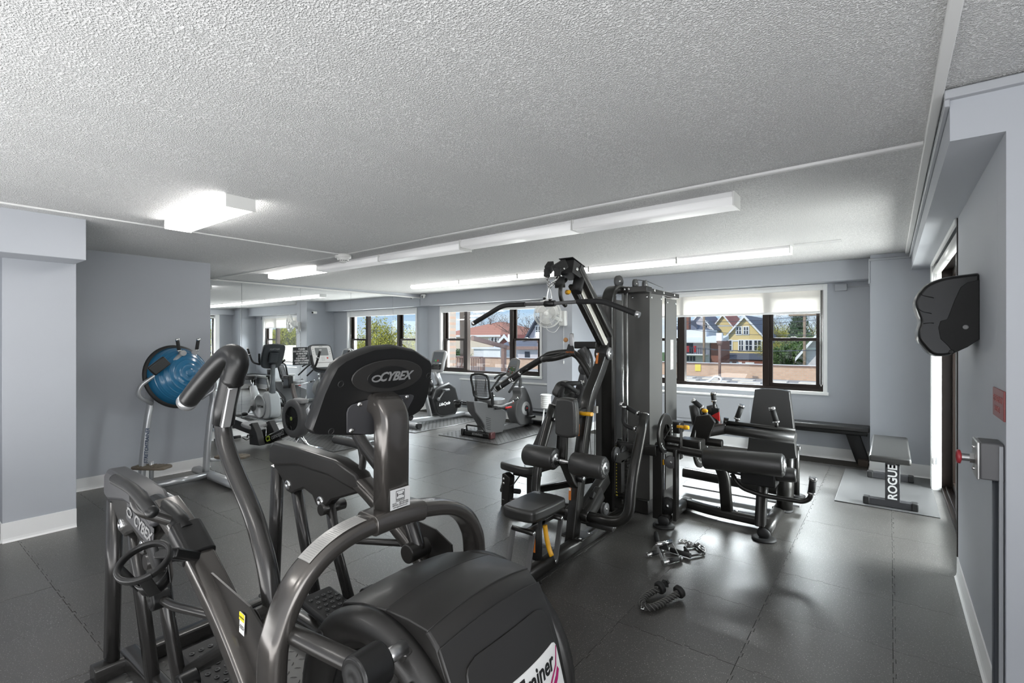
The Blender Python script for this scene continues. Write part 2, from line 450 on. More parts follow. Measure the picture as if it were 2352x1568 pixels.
# window wall with two openings
W2 = (-7.64, -5.02); W1 = (-3.26, -.64); ZW = (.80, 2.215)
wb = MB()
for x0, x1 in ((-8.4, W2[0]), (W2[1], W1[0]), (W1[1], .75)): wb.box((x0, YB, -.1), (x1, YB+.28, 2.47))
for w in (W1, W2): wb.box((w[0], YB, -.1), (w[1], YB+.28, ZW[0])); wb.box((w[0], YB, ZW[1]), (w[1], YB+.28, 2.47))
struct('wall_back', wb, wall_m, label='grey blue window wall')
struct('trim_1', MB().box((-8.0, 7.23, 2.222), (-4.42, YB+.01, 2.47)).box((-3.95, 7.23, 2.222), (-.19, YB+.01, 2.47)), wall_m, None, .004, label='painted beam above the windows')
struct('column_middle', MB().box((-4.42, 6.72, -.1), (-3.95, YB+.01, 2.47)), wall_m, None, .004, label='column between the two windows')
struct('column_right', MB().box((-.185, 7.0, -.1), (.75, YB+.01, 2.48)), wall_m, None, .004, label='column in the far right corner')
struct('column_left', MB().box((-6.4, .62, -.1), (-5.2, 1.04, 2.2)), wall_m, None, .004, label='square column at the left')
struct('trim_2', MB().box((-6.4, -2.6, 2.105), (-4.865, 1.03, 2.5)), wall_m, None, .004, label='dropped beam over the left column')
# right wall, soffit, near wall
struct('wall_right', MB().box((.339, 2.75, -.1), (.75, 4.2, 2.3)), wall_m, None, .003, label='wall beside the sliding door')
struct('trim_3', MB().box((.183, 2.555, 2.268), (.339, 7.0, 2.52)).box((.339, 2.75, 2.268), (.9, 7.0, 2.52)), wall_m, None, 0, label='soffit above the sliding door')
struct('wall_near', MB().box((.339, 2.555, -.1), (2.6, 2.75, 2.52)), wall_m, None, 0, label='near wall at the right edge')
struct('trim_4', MB().box((.165, 2.525, 2.425), (2.6, 2.56, 2.46)).box((.165, 2.54, 2.40), (.183, 7.0, 2.43)).box((-.20, 6.978, 2.40), (.183, 7.0, 2.425)), trim_m, None, .004, label='thin moulding under the ceiling')
struct('trim_5', MB().box((.13, -2.6, 2.447), (.165, 7.0, 2.48)), race_m, None, .004, label='raceway along the right edge of the ceiling')
lr = MB(); lr.bar([(-8.0, 3.16, Hc(-8, 3.1)-.002), (.13, 3.16, Hc(0, 3.1)-.002)], .035, .026, (0,0,1)); 
struct('trim_6', lr, race_m, None, .003, label='raceway across the ceiling')
lr = MB(); lr.bar([(-4.70, -2.6, Hc(-4.7, -2.6)-.002), (-4.70, 3.16, Hc(-4.7, 3.1)-.002)], .03, .024, (0,0,1)); struct('trim_9', lr, race_m, None, .003, label='raceway from the smoke detector')
# cable cover and junction box by the right window
struct('trim_10', MB().box((-.56, YB-.035, 2.115), (-.43, YB+.001, 2.20)).box((-.43, YB-.012, 2.152), (-.187, YB+.001, 2.168)).box((-.20, 6.985, 2.14), (-.186, 7.0, 2.42)).box((-.20, 7.0, 2.152), (-.186, YB, 2.17)), trim_m, None, .003, label='painted junction box and cable cover beside the window')
# faint unpainted patches of the ceiling
patch_m = mat('ceiling_patch', (.50, .50, .50), .95, bump=.6, bscale=90)
struct('ceiling_patch', MB().box((-.80, 3.37, 2.466), (-.45, 3.52, 2.4715)), patch_m, cei)
struct('ceiling_patch', MB().box((-.78, 5.72, 2.466), (-.38, 5.86, 2.4715)), patch_m, cei)
# baseboards: vinyl cove base
def base(name, a, b, side, h=.125):
    """a->b along the wall foot, side = unit vector into the room"""
    a = V(a); b = V(b); n = V(side); prof = [(0, 0), (.018, 0), (.009, .012), (.006, .03), (.006, h), (0, h)]
    vs = [p+n*u+V((0,0,w)) for p in (a, b) for u, w in prof]; m = len(prof)
    fs = [tuple(range(m)), tuple(range(2*m-1, m-1, -1))]+[(i, m+i, m+(i+1) % m, (i+1) % m) for i in range(m)]
    return struct(name, MB().add(vs, fs), white_m, label='white cove baseboard')
base('baseboard_left', (-6.38, 1.04, 0), (-6.38, 2.487, 0), (1,0,0))
base('baseboard_column_left', (-5.2, .62, 0), (-5.2, 1.04, 0), (1,0,0), .145)
base('baseboard_column_side', (-6.38, .62, 0), (-5.2, .62, 0), (0,-1,0), .145)
base('baseboard_back', (XM, YB, -.012), (-4.42, YB, -.012), (0,-1,0))
base('baseboard_back_right', (-3.95, YB, -.012), (-.185, YB, -.012), (0,-1,0), .14)
base('baseboard_column_middle', (-4.42, 6.72, 0), (-3.95, 6.72, 0), (0,-1,0))
base('baseboard_column_middle_side', (-3.95, 6.72, 0), (-3.95, YB, 0), (1,0,0))
base('baseboard_column_right', (-.185, 7.0, 0), (.40, 7.0, 0), (0,-1,0), .14)
base('baseboard_column_right_side', (-.185, 7.0, 0), (-.185, YB, 0), (-1,0,0), .14)
base('baseboard_right', (.339, 2.56, 0), (.339, 4.2, 0), (-1,0,0), .13)
# mirrors: tall panels with thin seams
mir = thing('wall_mirror_panels', 'wall of tall frameless mirror panels with a thin white top channel', 'mirror', (XM, 5, 0))
ys = [2.49, PX(555, 700, XM).y, PX(690, 700, XM).y, PX(806, 700, XM).y, PX(903, 700, XM).y, YB-.001]
for a, b in zip(ys, ys[1:]):
    part('mirror_panel', MB().box((XM-.01, a+.0015, .135), (XM, b-.0015, 2.385)), mirror_m, mir, .0012, seg=1)
part('top_channel', MB().box((XM-.012, 2.49, 2.383), (XM+.006, YB, 2.405)), whitep_m, mir, .001)
part('bottom_channel', MB().box((XM-.012, 2.49, .12), (XM+.006, YB, .137)), whitep_m, mir, .001)
base('baseboard_mirror', (XM-.012, 2.49, 0), (XM-.012, YB, 0), (1,0,0), .12)
# ---------------------------------------------------------------- windows
def window(n, x0, x1, m1, m2, shade_z):
    z0, z1 = ZW; r = thing('window_%d' % n, '', ''); del r['category']; r['kind'] = 'structure'; r['label'] = 'bronze framed window %d' % n; r.location = ((x0+x1)/2, YB, z0)
    y = YB; yf = YB+.05
    # white casing and sill
    c = MB()
    c.box((x0, y-.02, z0+.02), (x0+.045, y+.16, z1)); c.box((x1-.045, y-.02, z0+.02), (x1, y+.16, z1)); c.box((x0+.045, y-.02, z1-.035), (x1-.045, y+.16, z1))
    part('casing', c, white_m, r, .003)
    part('sill', MB().box((x0-.015, y-.035, z0-.012), (x1+.015, y+.17, z0+.028)), white_m, r, .004)
    a, b = x0+.045, x1-.045; zb, zt = z0+.028, z1-.035
    f = MB(); w = .045
    f.box((a, yf, zb), (b, yf+.09, zb+w)); f.box((a, yf, zt-w), (b, yf+.09, zt)); f.box((a, yf, zb+w), (a+w, yf+.09, zt-w)); f.box((b-w, yf, zb+w), (b, yf+.09, zt-w))
    for xm in (m1, m2): f.box((xm-.04, yf-.01, zb+w), (xm+.04, yf+.09, zt-w))
    part('frame', f, frame_m, r, .003)
    zm = 1.50+(780-775)*7.44/1e4
    zm = 1.505
    for s0, s1 in ((a+w, m1-.04), (m2+.04, b-w)):
        for k, (q0, q1, yy) in enumerate(((zb+w, zm+.02, yf+.005), (zm-.02, zt-w, yf+.045))):
            s = MB(); t = .042
            s.box((s0, yy, q0), (s1, yy+.035, q0+t)); s.box((s0, yy, q1-t), (s1, yy+.035, q1)); s.box((s0, yy, q0+t), (s0+t, yy+.035, q1-t)); s.box((s1-t, yy, q0+t), (s1, yy+.035, q1-t))
            so = part('sash', s, frame_m, r, .003)
            part('pane', MB().box((s0+t, yy+.014, q0+t), (s1-t, yy+.020, q1-t)), glass_m, so)
        part('latch', MB().box(((s0+s1)/2-.03, yf-.012, zm+.018), ((s0+s1)/2+.03, yf+.02, zm+.034)), steel_m, r, .003)
    part('pane', MB().box((m1+.04, yf+.03, zb+w), (m2-.04, yf+.036, zt-w)), glass_m, r)
    # roller shade
    hr = MB().box((a, y-.005, z1-.14 if shade_z > 1.9 else z1-.075), (b, y+.045, z1-.035)); part('shade_box', hr, white_m, r, .004)
    if shade_z < 1.9:
        sh = part('shade', MB().box((a+.03, y+.018, shade_z), (b-.03, y+.0195, z1-.07)), shade_m, r)
        part('hem_bar', MB().box((a+.03, y+.010, shade_z-.018), (b-.03, y+.028, shade_z+.012)), white_m, sh, .003)
        ch = MB(); ch.tube([(b-.012, y-.004, z1-.08), (b-.010, y-.006, .93), (b-.022, y-.006, .90), (b-.034, y-.006, .93), (b-.030, y-.004, z1-.08)], .003, 6); part('bead_chain', ch, whitep_m, r)
    return r
window(1, W1[0], W1[1], -2.51, -1.36, 1.86)
window(2, W2[0], W2[1], -6.94, -5.76, 2.2)
# ---------------------------------------------------------------- sliding glass door
dr = thing('door_1', '', ''); del dr['category']; dr['kind'] = 'structure'; dr['label'] = 'bronze sliding glass door in the right wall'; dr.location = (.5, 5.3, 0)
f = MB(); X0 = .405
f.box((X0, 4.20, 2.20), (X0+.14, 6.62, 2.268)); f.box((X0, 4.2, -.01), (X0+.16, 6.62, .03)); f.box((X0+.03, 4.22, .03), (X0+.045, 6.60, .045)); f.box((X0+.09, 4.22, .03), (X0+.105, 6.60, .045))
f.box((X0, 4.2, .03), (X0+.14, 4.26, 2.2)); f.box((X0, 6.54, .03), (X0+.14, 6.62, 2.2))
part('frame', f, frame_m, dr, .003)
for y0, y1, xx in ((4.26, 5.44, X0+.02), (5.36, 6.54, X0+.08)):
    s = MB(); t = .065
    s.box((xx, y0, .035), (xx+.04, y1, .035+t)); s.box((xx, y0, 2.2-t), (xx+.04, y1, 2.2)); s.box((xx, y0, .035+t), (xx+.04, y0+t, 2.2-t)); s.box((xx, y1-t, .035+t), (xx+.04, y1, 2.2-t))
    so = part('sliding_panel', s, frame_m, dr, .003)
    part('pane', MB().box((xx+.017, y0+t, .035+t), (xx+.023, y1-t, 2.2-t)), glass_m, so)
jb = MB().box((.339, 4.195, -.01), (.345, 4.215, 2.27)).box((.333, 4.19, .05), (.341, 4.206, 2.27)); part('near_jamb', jb, frame_m, dr)
part('side_casing', MB().box((.325, 6.50, -.01), (.405, 6.62, 2.268)), white_m, dr, .004)
rs = MB(); rs.cyl((.372, 4.30, 2.185), (.372, 6.49, 2.185), .034, 20); part('shade_roll', rs, whitep_m, dr)
part('valance', MB().box((.325, 4.22, 2.235), (.339, 6.5, 2.268)), white_m, dr)
ch = MB(); ch.tube(rounded([(.345, 6.47, 2.16), (.332, 6.47, .45), (.345, 6.475, .25), (.362, 6.47, .45), (.360, 6.47, 2.16)], .02), .0035, 6); cho = part('bead_chain', ch, whitep_m, dr)
part('chain_hook', MB().box((.352, 6.478, .26), (.372, 6.5, .33)), silver_m, dr, .003)
struct('wall_door', MB().box((.55, 6.62, -.1), (.9, 7.5, 2.3)).box((.36, 6.62, -.1), (.75, 7.0, 2.3)), wall_m, label='wall piece past the sliding door')
# convector covers below the windows
def convector(label, x0, x1, zt, zb, y):
    t = thing('radiator_cover', label, 'radiator', ((x0+x1)/2, y, 0))
    part('housing', MB().box((x0, y, zb), (x1, YB+.005, zt)), trim_m, t, .004)
    part('top_rail', MB().box((x0-.01, y-.02, zt-.012), (x1+.01, YB, zt+.012)), white_m, t, .004)
    part('front_panel', MB().box((x0+.06, y-.012, zb+.05), (x1-.12, y+.002, zt-.045)), trim_m, t, .003)
    part('grille', MB().box((x0+.02, y-.002, zb-.03), (x1-.02, YB, zb+.004)), black_m, t)
convector('long painted radiator cover below the right window', -3.3, -1.40, .72, .30, 7.36)
convector('painted radiator cover below the left window, behind the recumbent bike', -7.0, -4.75, .70, .20, 7.42)
# ---------------------------------------------------------------- ceiling lights, smoke detector, cameras
def ceiling_light(x0, x1, y0, y1, label, zt, group, h=.075, dm=None):
    t = thing('ceiling_light', label, 'light', ((x0+x1)/2, (y0+y1)/2, zt), group)
    e = .0
    part('body', MB().box((x0, y0+.012, zt-h*.5), (x1, y1-.012, zt+.02)), lampbody_m, t, .003)
    sec = rrect(y1-y0, h*.72, .022, 4)
    m = MB(); m.sweep([(x0+.006, (y0+y1)/2, zt-h+h*.36), (x1-.006, (y0+y1)/2, zt-h+h*.36)], sec, (0,0,1)); part('diffuser', m, dm or diffuser_m, t)
    for a, b in ((x0-.002, x0+.008), (x1-.008, x1+.002)):
        part('end_cap', MB().box((a, y0-.001, zt-h-.001), (b, y1+.001, zt+.02)), whitep_m, t, .003)
xs = [-6.87, -5.65, -4.44, -3.225, -2.01, -.80]
nm = ['leftmost', 'second', 'middle', 'fourth', 'rightmost']
for i in range(5):
    ceiling_light(xs[i]+.004, xs[i+1]-.004, 3.41, 3.585, 'white strip light on the ceiling, %s of five in the nearer row' % nm[i], 2.455-(.02 if i < 3 else 0.0)+.0, 'nearer row of strip lights', .085, None if i == 0 else diffoff_m)
xs = [-6.60, -5.45, -4.29, -3.13, -1.98, -.81]
for i in range(5):
    ceiling_light(xs[i]+.004, xs[i+1]-.004, 5.74, 5.90, 'white strip light on the ceiling, %s of five in the row by the windows' % nm[i], 2.462, 'far row of strip lights', .075, diffmid_m)
ceiling_light(-4.42, -3.36, 1.40, 1.585, 'short strip light alone on the ceiling near the left column', Hc(-3.9, 1.5), 'single strip light', .075)
ceiling_light(-4.4, -3.2, -1.3, -1.12, 'added unseen strip light behind the camera', Hc(-3.9, -1.2), 'added strip lights behind the camera')  # two fixtures added out of view to brighten the room
ceiling_light(-1.6, -.4, -1.3, -1.12, 'second added unseen strip light behind the camera, to the right', Hc(-1, -1.2), 'added strip lights behind the camera')
sd = thing('smoke_detector', 'round white smoke detector where two ceiling raceways meet', 'smoke detector', (-4.70, 3.2, 2.4))
m = MB(); m.disc_stack((-4.72, 3.16, 2.43), (0,0,-1), [(0, 0), (.085, 0), (.085, .035), (.08, .045), (0, .045)], 32); part('base_plate', m, whitep_m, sd)
m = MB(); m.disc_stack((-4.72, 3.16, 2.386), (0,0,-1), [(.062, 0), (.060, .022), (.045, .034), (.035, .05), (0, .052)], 32); part('sensor_head', m, whitep_m, sd)
m = MB()
for k in range(14):
    a = 2*PI*k/14; m.obox((-4.72+.05*math.cos(a), 3.16+.05*math.sin(a), 2.360), (.012, .006, .014), Euler((0,0,a+PI/2)))
part('vent_slots', m, greyp_m, sd)
sc = thing('security_camera', 'small white dome security camera high in the corner by the mirror', 'camera', (-7.86, 7.16, 2.44))
c = PZ(970, 679, 2.45)
c = V((-7.83, 7.17, 2.43))
m = MB(); m.disc_stack(c+V((0,0,.03)), (0,0,-1), [(0, 0), (.055, 0), (.055, .03), (.05, .035)], 24); m.ball(c+V((0,0,-.01)), .045, n=18, k=12); part('dome', m, whitep_m, sc)
m = MB(); m.ball(c+V((.008,-.036,-.018)), .016); part('lens', m, ink_m, sc)
m = MB(); m.ball(c+V((.004,-.030,-.045)), .011); part('sensor', m, ink_m, sc)
# ---------------------------------------------------------------- outside the windows
conc_m = mat('terrace_concrete', (.42, .39, .36), .9, var=.15, vscale=1.5)
paver_m = mat('pale_paver', (.72, .66, .58), .85, var=.1)
lawn_m = mat('lawn', (.10, .16, .04), .95, var=.3, vscale=.4)
def mk_brick(name, c1, c2, mo, sc, rh=.25, bw=.5):
    m = mat(name, c1, .85); nt = m.node_tree; N = nt.nodes; L = nt.links; b = N['Principled BSDF']
    tc = N.new('ShaderNodeTexCoord'); mp = N.new('ShaderNodeMapping'); mp.inputs['Rotation'].default_value = (PI/2, 0, 0)
    br = N.new('ShaderNodeTexBrick'); br.inputs['Scale'].default_value = sc; br.inputs['Color1'].default_value = (*c1, 1); br.inputs['Color2'].default_value = (*c2, 1); br.inputs['Mortar'].default_value = (*mo, 1)
    br.inputs['Row Height'].default_value = rh; br.inputs['Brick Width'].default_value = bw; br.inputs['Mortar Size'].default_value = .02
    L.new(tc.outputs['Object'], mp.inputs[0]); L.new(mp.outputs[0], br.inputs['Vector']); L.new(br.outputs[0], b.inputs['Base Color']); return m
peach_m = mk_brick('peach_brick', (.62, .42, .30), (.56, .37, .26), (.5, .42, .35), 2.5)
redbrick_m = mk_brick('red_brick', (.30, .10, .07), (.24, .08, .05), (.3, .2, .17), 3)
def mk_siding(name, c, sc=5.0, dark=.75, rough=.8):
    m = mat(name, c, rough); nt = m.node_tree; N = nt.nodes; L = nt.links; b = N['Principled BSDF']
    tc = N.new('ShaderNodeTexCoord'); sp = N.new('ShaderNodeSeparateXYZ'); L.new(tc.outputs['Object'], sp.inputs[0])
    mu = N.new('ShaderNodeMath'); mu.operation = 'MULTIPLY'; mu.inputs[1].default_value = sc; L.new(sp.outputs['Z'], mu.inputs[0])
    fr = N.new('ShaderNodeMath'); fr.operation = 'FRACT'; L.new(mu.outputs[0], fr.inputs[0])
    cr = N.new('ShaderNodeValToRGB'); cr.color_ramp.elements[0].position = 0; cr.color_ramp.elements[0].color = (*[v*dark for v in c], 1); cr.color_ramp.elements[1].position = .2; cr.color_ramp.elements[1].color = (*c, 1)
    L.new(fr.outputs[0], cr.inputs[0]); L.new(cr.outputs[0], b.inputs['Base Color']); return m
yel_m = mk_siding('yellow_siding', (.80, .62, .30)); cream_m = mk_siding('cream_stucco', (.74, .62, .50), 1, .97); white2_m = mk_siding('white_siding', (.78, .78, .80), 4, .85)
redsh_m = mk_siding('red_shingle_wall', (.36, .07, .06), 4, .7); lav_m = mk_siding('pale_grey_siding', (.66, .62, .66), 4, .88)
roofg_m = mk_siding('slate_roof', (.17, .18, .22), 3, .8, .9); roofd_m = mk_siding('dark_roof', (.09, .10, .13), 3, .8, .9); rooft_m = mk_siding('terracotta_roof', (.55, .24, .16), 4.0, .6, .9); roofr_m = mk_siding('red_roof', (.42, .13, .09), 3, .75)
trimw_m = mat('house_trim', (.85, .85, .85), .6); hglass_m = mat('house_window', (.05, .06, .08), .1); brown_m = mat('brown_timber', (.20, .13, .11), .7, var=.15); wood_m = mat('pole_wood', (.30, .22, .16), .9, var=.2)
bark_m = mat('bark', (.13, .10, .08), .9, var=.3, vscale=3)
def leaf_mat(name, c):
    m = mat(name, c, .7, var=.35, vscale=1.2); return m
leafy_m = leaf_mat('spring_leaves', (.42, .40, .06)); leafg_m = leaf_mat('green_leaves', (.10, .17, .05)); leafd_m = leaf_mat('pine_needles', (.05, .10, .04)); twig_m = leaf_mat('twigs', (.30, .24, .18))
t = struct('terrace', MB().box((-60, 7.9, -.9), (12, 29.9, -.6)), conc_m, label='pale roof terrace outside the windows')
for r_ in range(3):
    for i in range(16):
        o = part('paver', MB().box((-14+i*1.5+(.6 if r_ % 2 else 0), 24.4+r_*1.4, -.6), (-13.0+i*1.5+(.6 if r_ % 2 else 0), 25.1+r_*1.4, -.53)), paver_m, t, .01)
struct('street_ground', MB().box((-160, 29.9, -4.6), (160, 220, -4.2)), lawn_m, label='ground beyond the terrace')
struct('street_ground', MB().box((12, 7.9, -4.6), (160, 29.9, -4.2)), lawn_m, label='ground to the side of the terrace')
pw = thing('parapet_wall', 'long low peach brick parapet wall with a dark cap around the terrace', 'wall', (-20, 29.5, -.6))
part('brick_face', MB().box((-60, 29.4, -.6), (12, 29.7, .10)), peach_m, pw)
part('cap', MB().box((-60, 29.33, .10), (12, 29.77, .16)), brown_m, pw)
part('cap_edge', MB().box((-60, 29.36, .16), (12, 29.74, .18)), trimw_m, pw)
c = PY(1603, 844, 29.37); part('warning_sign', MB().box((c.x-.16, 29.36, c.z-.2), (c.x+.16, 29.395, c.z+.2)), mat('sign_yellow', (.75, .62, .12), .5), pw)
def lamp_post(px, Y, ztop, label):
    c = PY(px, 780, Y); p = thing('lamp_post', label, 'street lamp', (c.x, Y, -.6), 'terrace lamp posts')
    part('post', MB().cyl((c.x, Y, -.6), (c.x, Y, ztop-.45), .07, 10), brown_m, p)
    part('lantern', MB().box((c.x-.14, Y-.14, ztop-.42), (c.x+.14, Y+.14, ztop)), trimw_m, p, .02)
    part('collar', MB().cyl((c.x, Y, ztop-.62), (c.x, Y, ztop-.42), .10, 10, .17), brown_m, p)
lamp_post(1653, 27, 1.85, 'terrace lamp post seen through the right window')
lamp_post(1174, 22, 1.80, 'terrace lamp post seen through the middle of the left window')
lamp_post(1238, 24, 1.95, 'terrace lamp post seen through the right sash of the left window')
def hose():
    c = PY(1643, 864, 24); m = MB()
    m.tube(smoothpath([(c.x-1.2, 24, -.50), (c.x-.4, 24.1, -.46), (c.x, 24, -.2), (c.x+.25, 24, -.3), (c.x+.1, 24, -.5), (c.x-.5, 23.9, -.5)], 5), .05, 6); return m
tag(part('garden_hose', hose(), trimw_m), 'white hose coiled on the terrace pavers', 'hose')
def house(name, label, x0, x1, y, dep, zb, ze, zr, wm, rm, wins=(), ridge='y', over=.35, trim=True, grp=None):
    """gable towards the camera if ridge=='y', eaves towards it if 'x'"""
    h = thing(name, label, 'house', ((x0+x1)/2, y, zb), grp); xm = (x0+x1)/2
    if ridge == 'y':
        part('walls', MB().prism([(x0, zb), (x1, zb), (x1, ze), (xm, zr-.15), (x0, ze)], 'y', y, y+dep), wm, h)
        sl = (zr-ze)/(xm-x0); m = MB()
        for sgn, xe in ((-1, x0-over), (1, x1+over)):
            zz = ze-over*sl; m.prism([(xe, zz), (xm, zr), (xm, zr+.22), (xe, zz+.22)], 'y', y-over, y+dep+over)
        part('roof', m, rm, h)
        if trim:
            m = MB()
            for xe in (x0-over, x1+over):
                zz = ze-over*sl; m.prism([(xe, zz-.18), (xm, zr-.18), (xm, zr+.24), (xe, zz+.06)], 'y', y-over-.08, y-over)
            m.box((x0, y-.06, ze-.12), (x1, y, ze+.08)); part('gable_trim', m, trimw_m, h)
    else:
        part('walls', MB().box((x0, y, zb), (x1, y+dep, ze)), wm, h); ym = y+dep/2
        m = MB(); q = over
        vs = [(x0-q, y-q, ze), (x1+q, y-q, ze), (x1+q, y+dep+q, ze), (x0-q, y+dep+q, ze), (x0+dep*.35, ym, zr), (x1-dep*.35, ym, zr)]
        m.add(vs, [(0,1,5,4), (1,2,5), (2,3,4,5), (3,0,4), (0,3,2,1)]); part('roof', m, rm, h)
        part('fascia', MB().box((x0-q, y-q, ze-.22), (x1+q, y-q+.1, ze)), trimw_m, h)
    for (u, v, w, hh) in wins:
        fx = x0+(x1-x0)*u
        fr = part('window', MB().box((fx-w/2-.14, y-.08, v-.14), (fx+w/2+.14, y+.02, v+hh+.14)), trimw_m, h)
        part('pane', MB().box((fx-w/2, y-.10, v), (fx+w/2, y-.04, v+hh)), hglass_m, fr)
        part('glazing_bar', MB().box((fx-w/2, y-.12, v+hh*.48), (fx+w/2, y-.04, v+hh*.54)).box((fx-.05, y-.12, v), (fx+.05, y-.04, v+hh)), trimw_m, fr)
    return h
def hx(px, Y): return PY(px, 780, Y).x
def hz(px, py, Y): return PY(px, py, Y).z
Y = 74
h = house('yellow_house', 'yellow clapboard house with a steep dark gable, seen through the right window', hx(1660, Y), hx(1764, Y), Y, 14, -4.2, hz(1700, 782, Y), hz(1700, 727, Y), yel_m, roofg_m,
      [(.37, hz(1690, 767, Y), .55, .95), (.53, hz(1690, 767, Y), .55, .95), (.14, hz(1690, 804, Y), .75, 1.35), (.42, hz(1690, 804, Y), .5, 1.35), (.59, hz(1690, 804, Y), .8, 1.35), (.78, hz(1690, 804, Y), .8, 1.35)])
z = hz(1700, 818, Y); part('porch_roof', MB().prism([(Y-2.2, z-.35), (Y, z-.35), (Y, z+.45)], 'x', hx(1664, Y), hx(1764, Y)), roofd_m, h)
part('porch', MB().box((hx(1666, Y), Y-2.0, -4.2), (hx(1762, Y), Y, z-.4)), redbrick_m, h)
part('porch_windows', MB().box((hx(1672, Y), Y-2.1, z-1.9), (hx(1690, Y), Y-1.9, z-.7)).box((hx(1700, Y), Y-2.1, z-1.9), (hx(1712, Y), Y-1.9, z-.7)).box((hx(1720, Y), Y-2.1, z-1.9), (hx(1740, Y), Y-1.9, z-.7)), trimw_m, h)
Y = 95
house('tan_house', 'pale yellow house with a reddish roof behind the yellow house', hx(1640, Y), hx(1682, Y), Y, 10, -4.2, hz(1650, 748, Y), hz(1650, 723, Y), yel_m, roofr_m)
house('grey_roof_house', 'grey gabled house, middle of three behind the porch building', hx(1592, Y), hx(1652, Y), Y-4, 9, -4.2, hz(1600, 755, Y-4), hz(1600, 721, Y-4), lav_m, roofg_m, [(.72, hz(1650, 752, Y-4), .7, 1.0)])
house('grey_roof_house', 'grey roofed house at the left edge of the right window', hx(1535, Y-12), hx(1600, Y-12), Y-12, 9, -4.2, hz(1580, 757, Y-12), hz(1580, 733, Y-12), lav_m, roofg_m, ridge='x')
ch = thing('chimney', 'red brick chimney rising over the grey roofs', 'chimney', (hx(1577, Y-14), Y-14, 1))
part('stack', MB().box((hx(1573, Y-15), Y-15, -1), (hx(1582, Y-15), Y-14, hz(1577, 727, Y-15))), redbrick_m, ch); part('crown', MB().box((hx(1572, Y-15), Y-15.1, hz(1577, 727, Y-15)), (hx(1583, Y-15), Y-13.9, hz(1577, 725, Y-15))), trimw_m, ch)
Y = 62
h = thing('porch_building', 'white building with a flat porch roof and balcony, left of the yellow house', 'house', (hx(1600, Y), Y, -4.2))
part('upper_wall', MB().box((hx(1548, Y+3), Y+3, -4.2), (hx(1622, Y+3), Y+8, hz(1600, 757, Y+3))), white2_m, h)
part('flat_roof', MB().prism([(Y-1.5, hz(1600, 785, Y)-.1), (Y+4, hz(1600, 785, Y)+.2), (Y+4, hz(1600, 772, Y)+.1), (Y-1.5, hz(1600, 785, Y)+.05)], 'x', hx(1540, Y), hx(1654, Y)), trimw_m, h)
part('lower_wall', MB().box((hx(1548, Y), Y, -4.2), (hx(1630, Y), Y+3, hz(1600, 786, Y))), lav_m, h)
part('brick_wing', MB().box((hx(1633, Y), Y, -4.2), (hx(1656, Y), Y+4, hz(1640, 783, Y))), redbrick_m, h)
z0 = hz(1600, 812, Y)
part('balcony', MB().box((hx(1550, Y), Y-1.6, z0-.15), (hx(1628, Y), Y, z0)), trimw_m, h)
for i in range(16):
    xx = hx(1552, Y)+i*.27; part('baluster', MB().box((xx, Y-1.55, z0), (xx+.05, Y-1.5, z0+.75)), roofd_m, h)
part('balcony_door', MB().box((hx(1577, Y), Y-.06, z0), (hx(1592, Y), Y, z0+1.6)), hglass_m, h)
for i, pxx in enumerate((1571, 1578, 1585, 1592)): part('garage_pane', MB().box((hx(pxx, Y), Y-.06, hz(1600, 829, Y)), (hx(pxx+5, Y), Y, hz(1600, 818, Y))), hglass_m, h)
for i, (pxx) in enumerate((1584, 1600)):
    part('red_chair_cushion', MB().box((hx(pxx, Y), Y-1.2, z0+.2), (hx(pxx+5, Y), Y-.9, z0+.95)), red_m, h)
Y = 60
house('lilac_house', 'pale lilac house with a low white eave at the right edge of the right window', hx(1852, Y), hx(1920, Y), Y, 8, -4.2, hz(1870, 800, Y), hz(1870, 762, Y), lav_m, lav_m, over=.9)
def pole(px, Y, ytop, label, arms=True):
    c = PY(px, 780, Y); zt = hz(px, ytop, Y); p = thing('utility_pole', label, 'pole', (c.x, Y, -4.2), 'utility poles')
    part('mast', MB().cyl((c.x, Y, -4.2), (c.x, Y, zt), .13, 8, .10), wood_m, p)
    if arms: part('cross_arm', MB().box((c.x-1.1, Y-.1, zt-1.2), (c.x+1.1, Y, zt-1.05)), wood_m, p)
pole(1617, 45, 690, 'wooden utility pole left of the yellow house'); pole(1848, 45, 690, 'wooden utility pole through the right sash of the right window')
m = MB()
for k, (ya, yb) in enumerate(((738, 722), (745, 733), (793, 805), (796, 803), (752, 770))):
    a = PY(1540, ya, 45); b = PY(1900, yb, 44); mid = (a+b)/2+V((0, 0, -.25)); m.tube(smoothpath([a, mid, b], 6), .018, 4)
tag(part('power_line', m, roofd_m), 'thin black power lines strung between the utility poles', 'cable', kind='stuff')
# seen through the left window
Y = 46
h = house('terracotta_house', 'cream house with a terracotta hip roof, seen through the left window', hx(1010, Y), hx(1148, Y), Y, 13, -4.2, hz(1130, 769, Y), hz(1095, 735, Y), cream_m, rooft_m, [(.87, hz(1130, 787, Y), .38, .5), (.92, hz(1130, 787, Y), .38, .5), (.97, hz(1130, 787, Y), .38, .5)], ridge='x')
house('red_gable_house', 'low red shingled gable beside the cream house', hx(1140, Y-2), hx(1186, Y-2), Y-2.0, 8, -4.2, hz(1186, 797, Y-2), hz(1160, 772, Y-2), redsh_m, roofr_m)
h = thing('white_garage', 'long white garage wall below the terracotta house', 'garage', (hx(1120, 36), 36, -4.2))
part('wall', MB().box((hx(1088, 36), 36, -4.2), (hx(1150, 36), 41, hz(1120, 801, 36))), white2_m, h); part('roof_edge', MB().box((hx(1086, 36), 35.8, hz(1120, 801, 36)), (hx(1152, 36), 41.2, hz(1120, 798, 36))), trimw_m, h)
part('door', MB().box((hx(1112, 36), 35.92, -4.2), (hx(1150, 36), 36, hz(1120, 805, 36))), trimw_m, h)
Y = 40
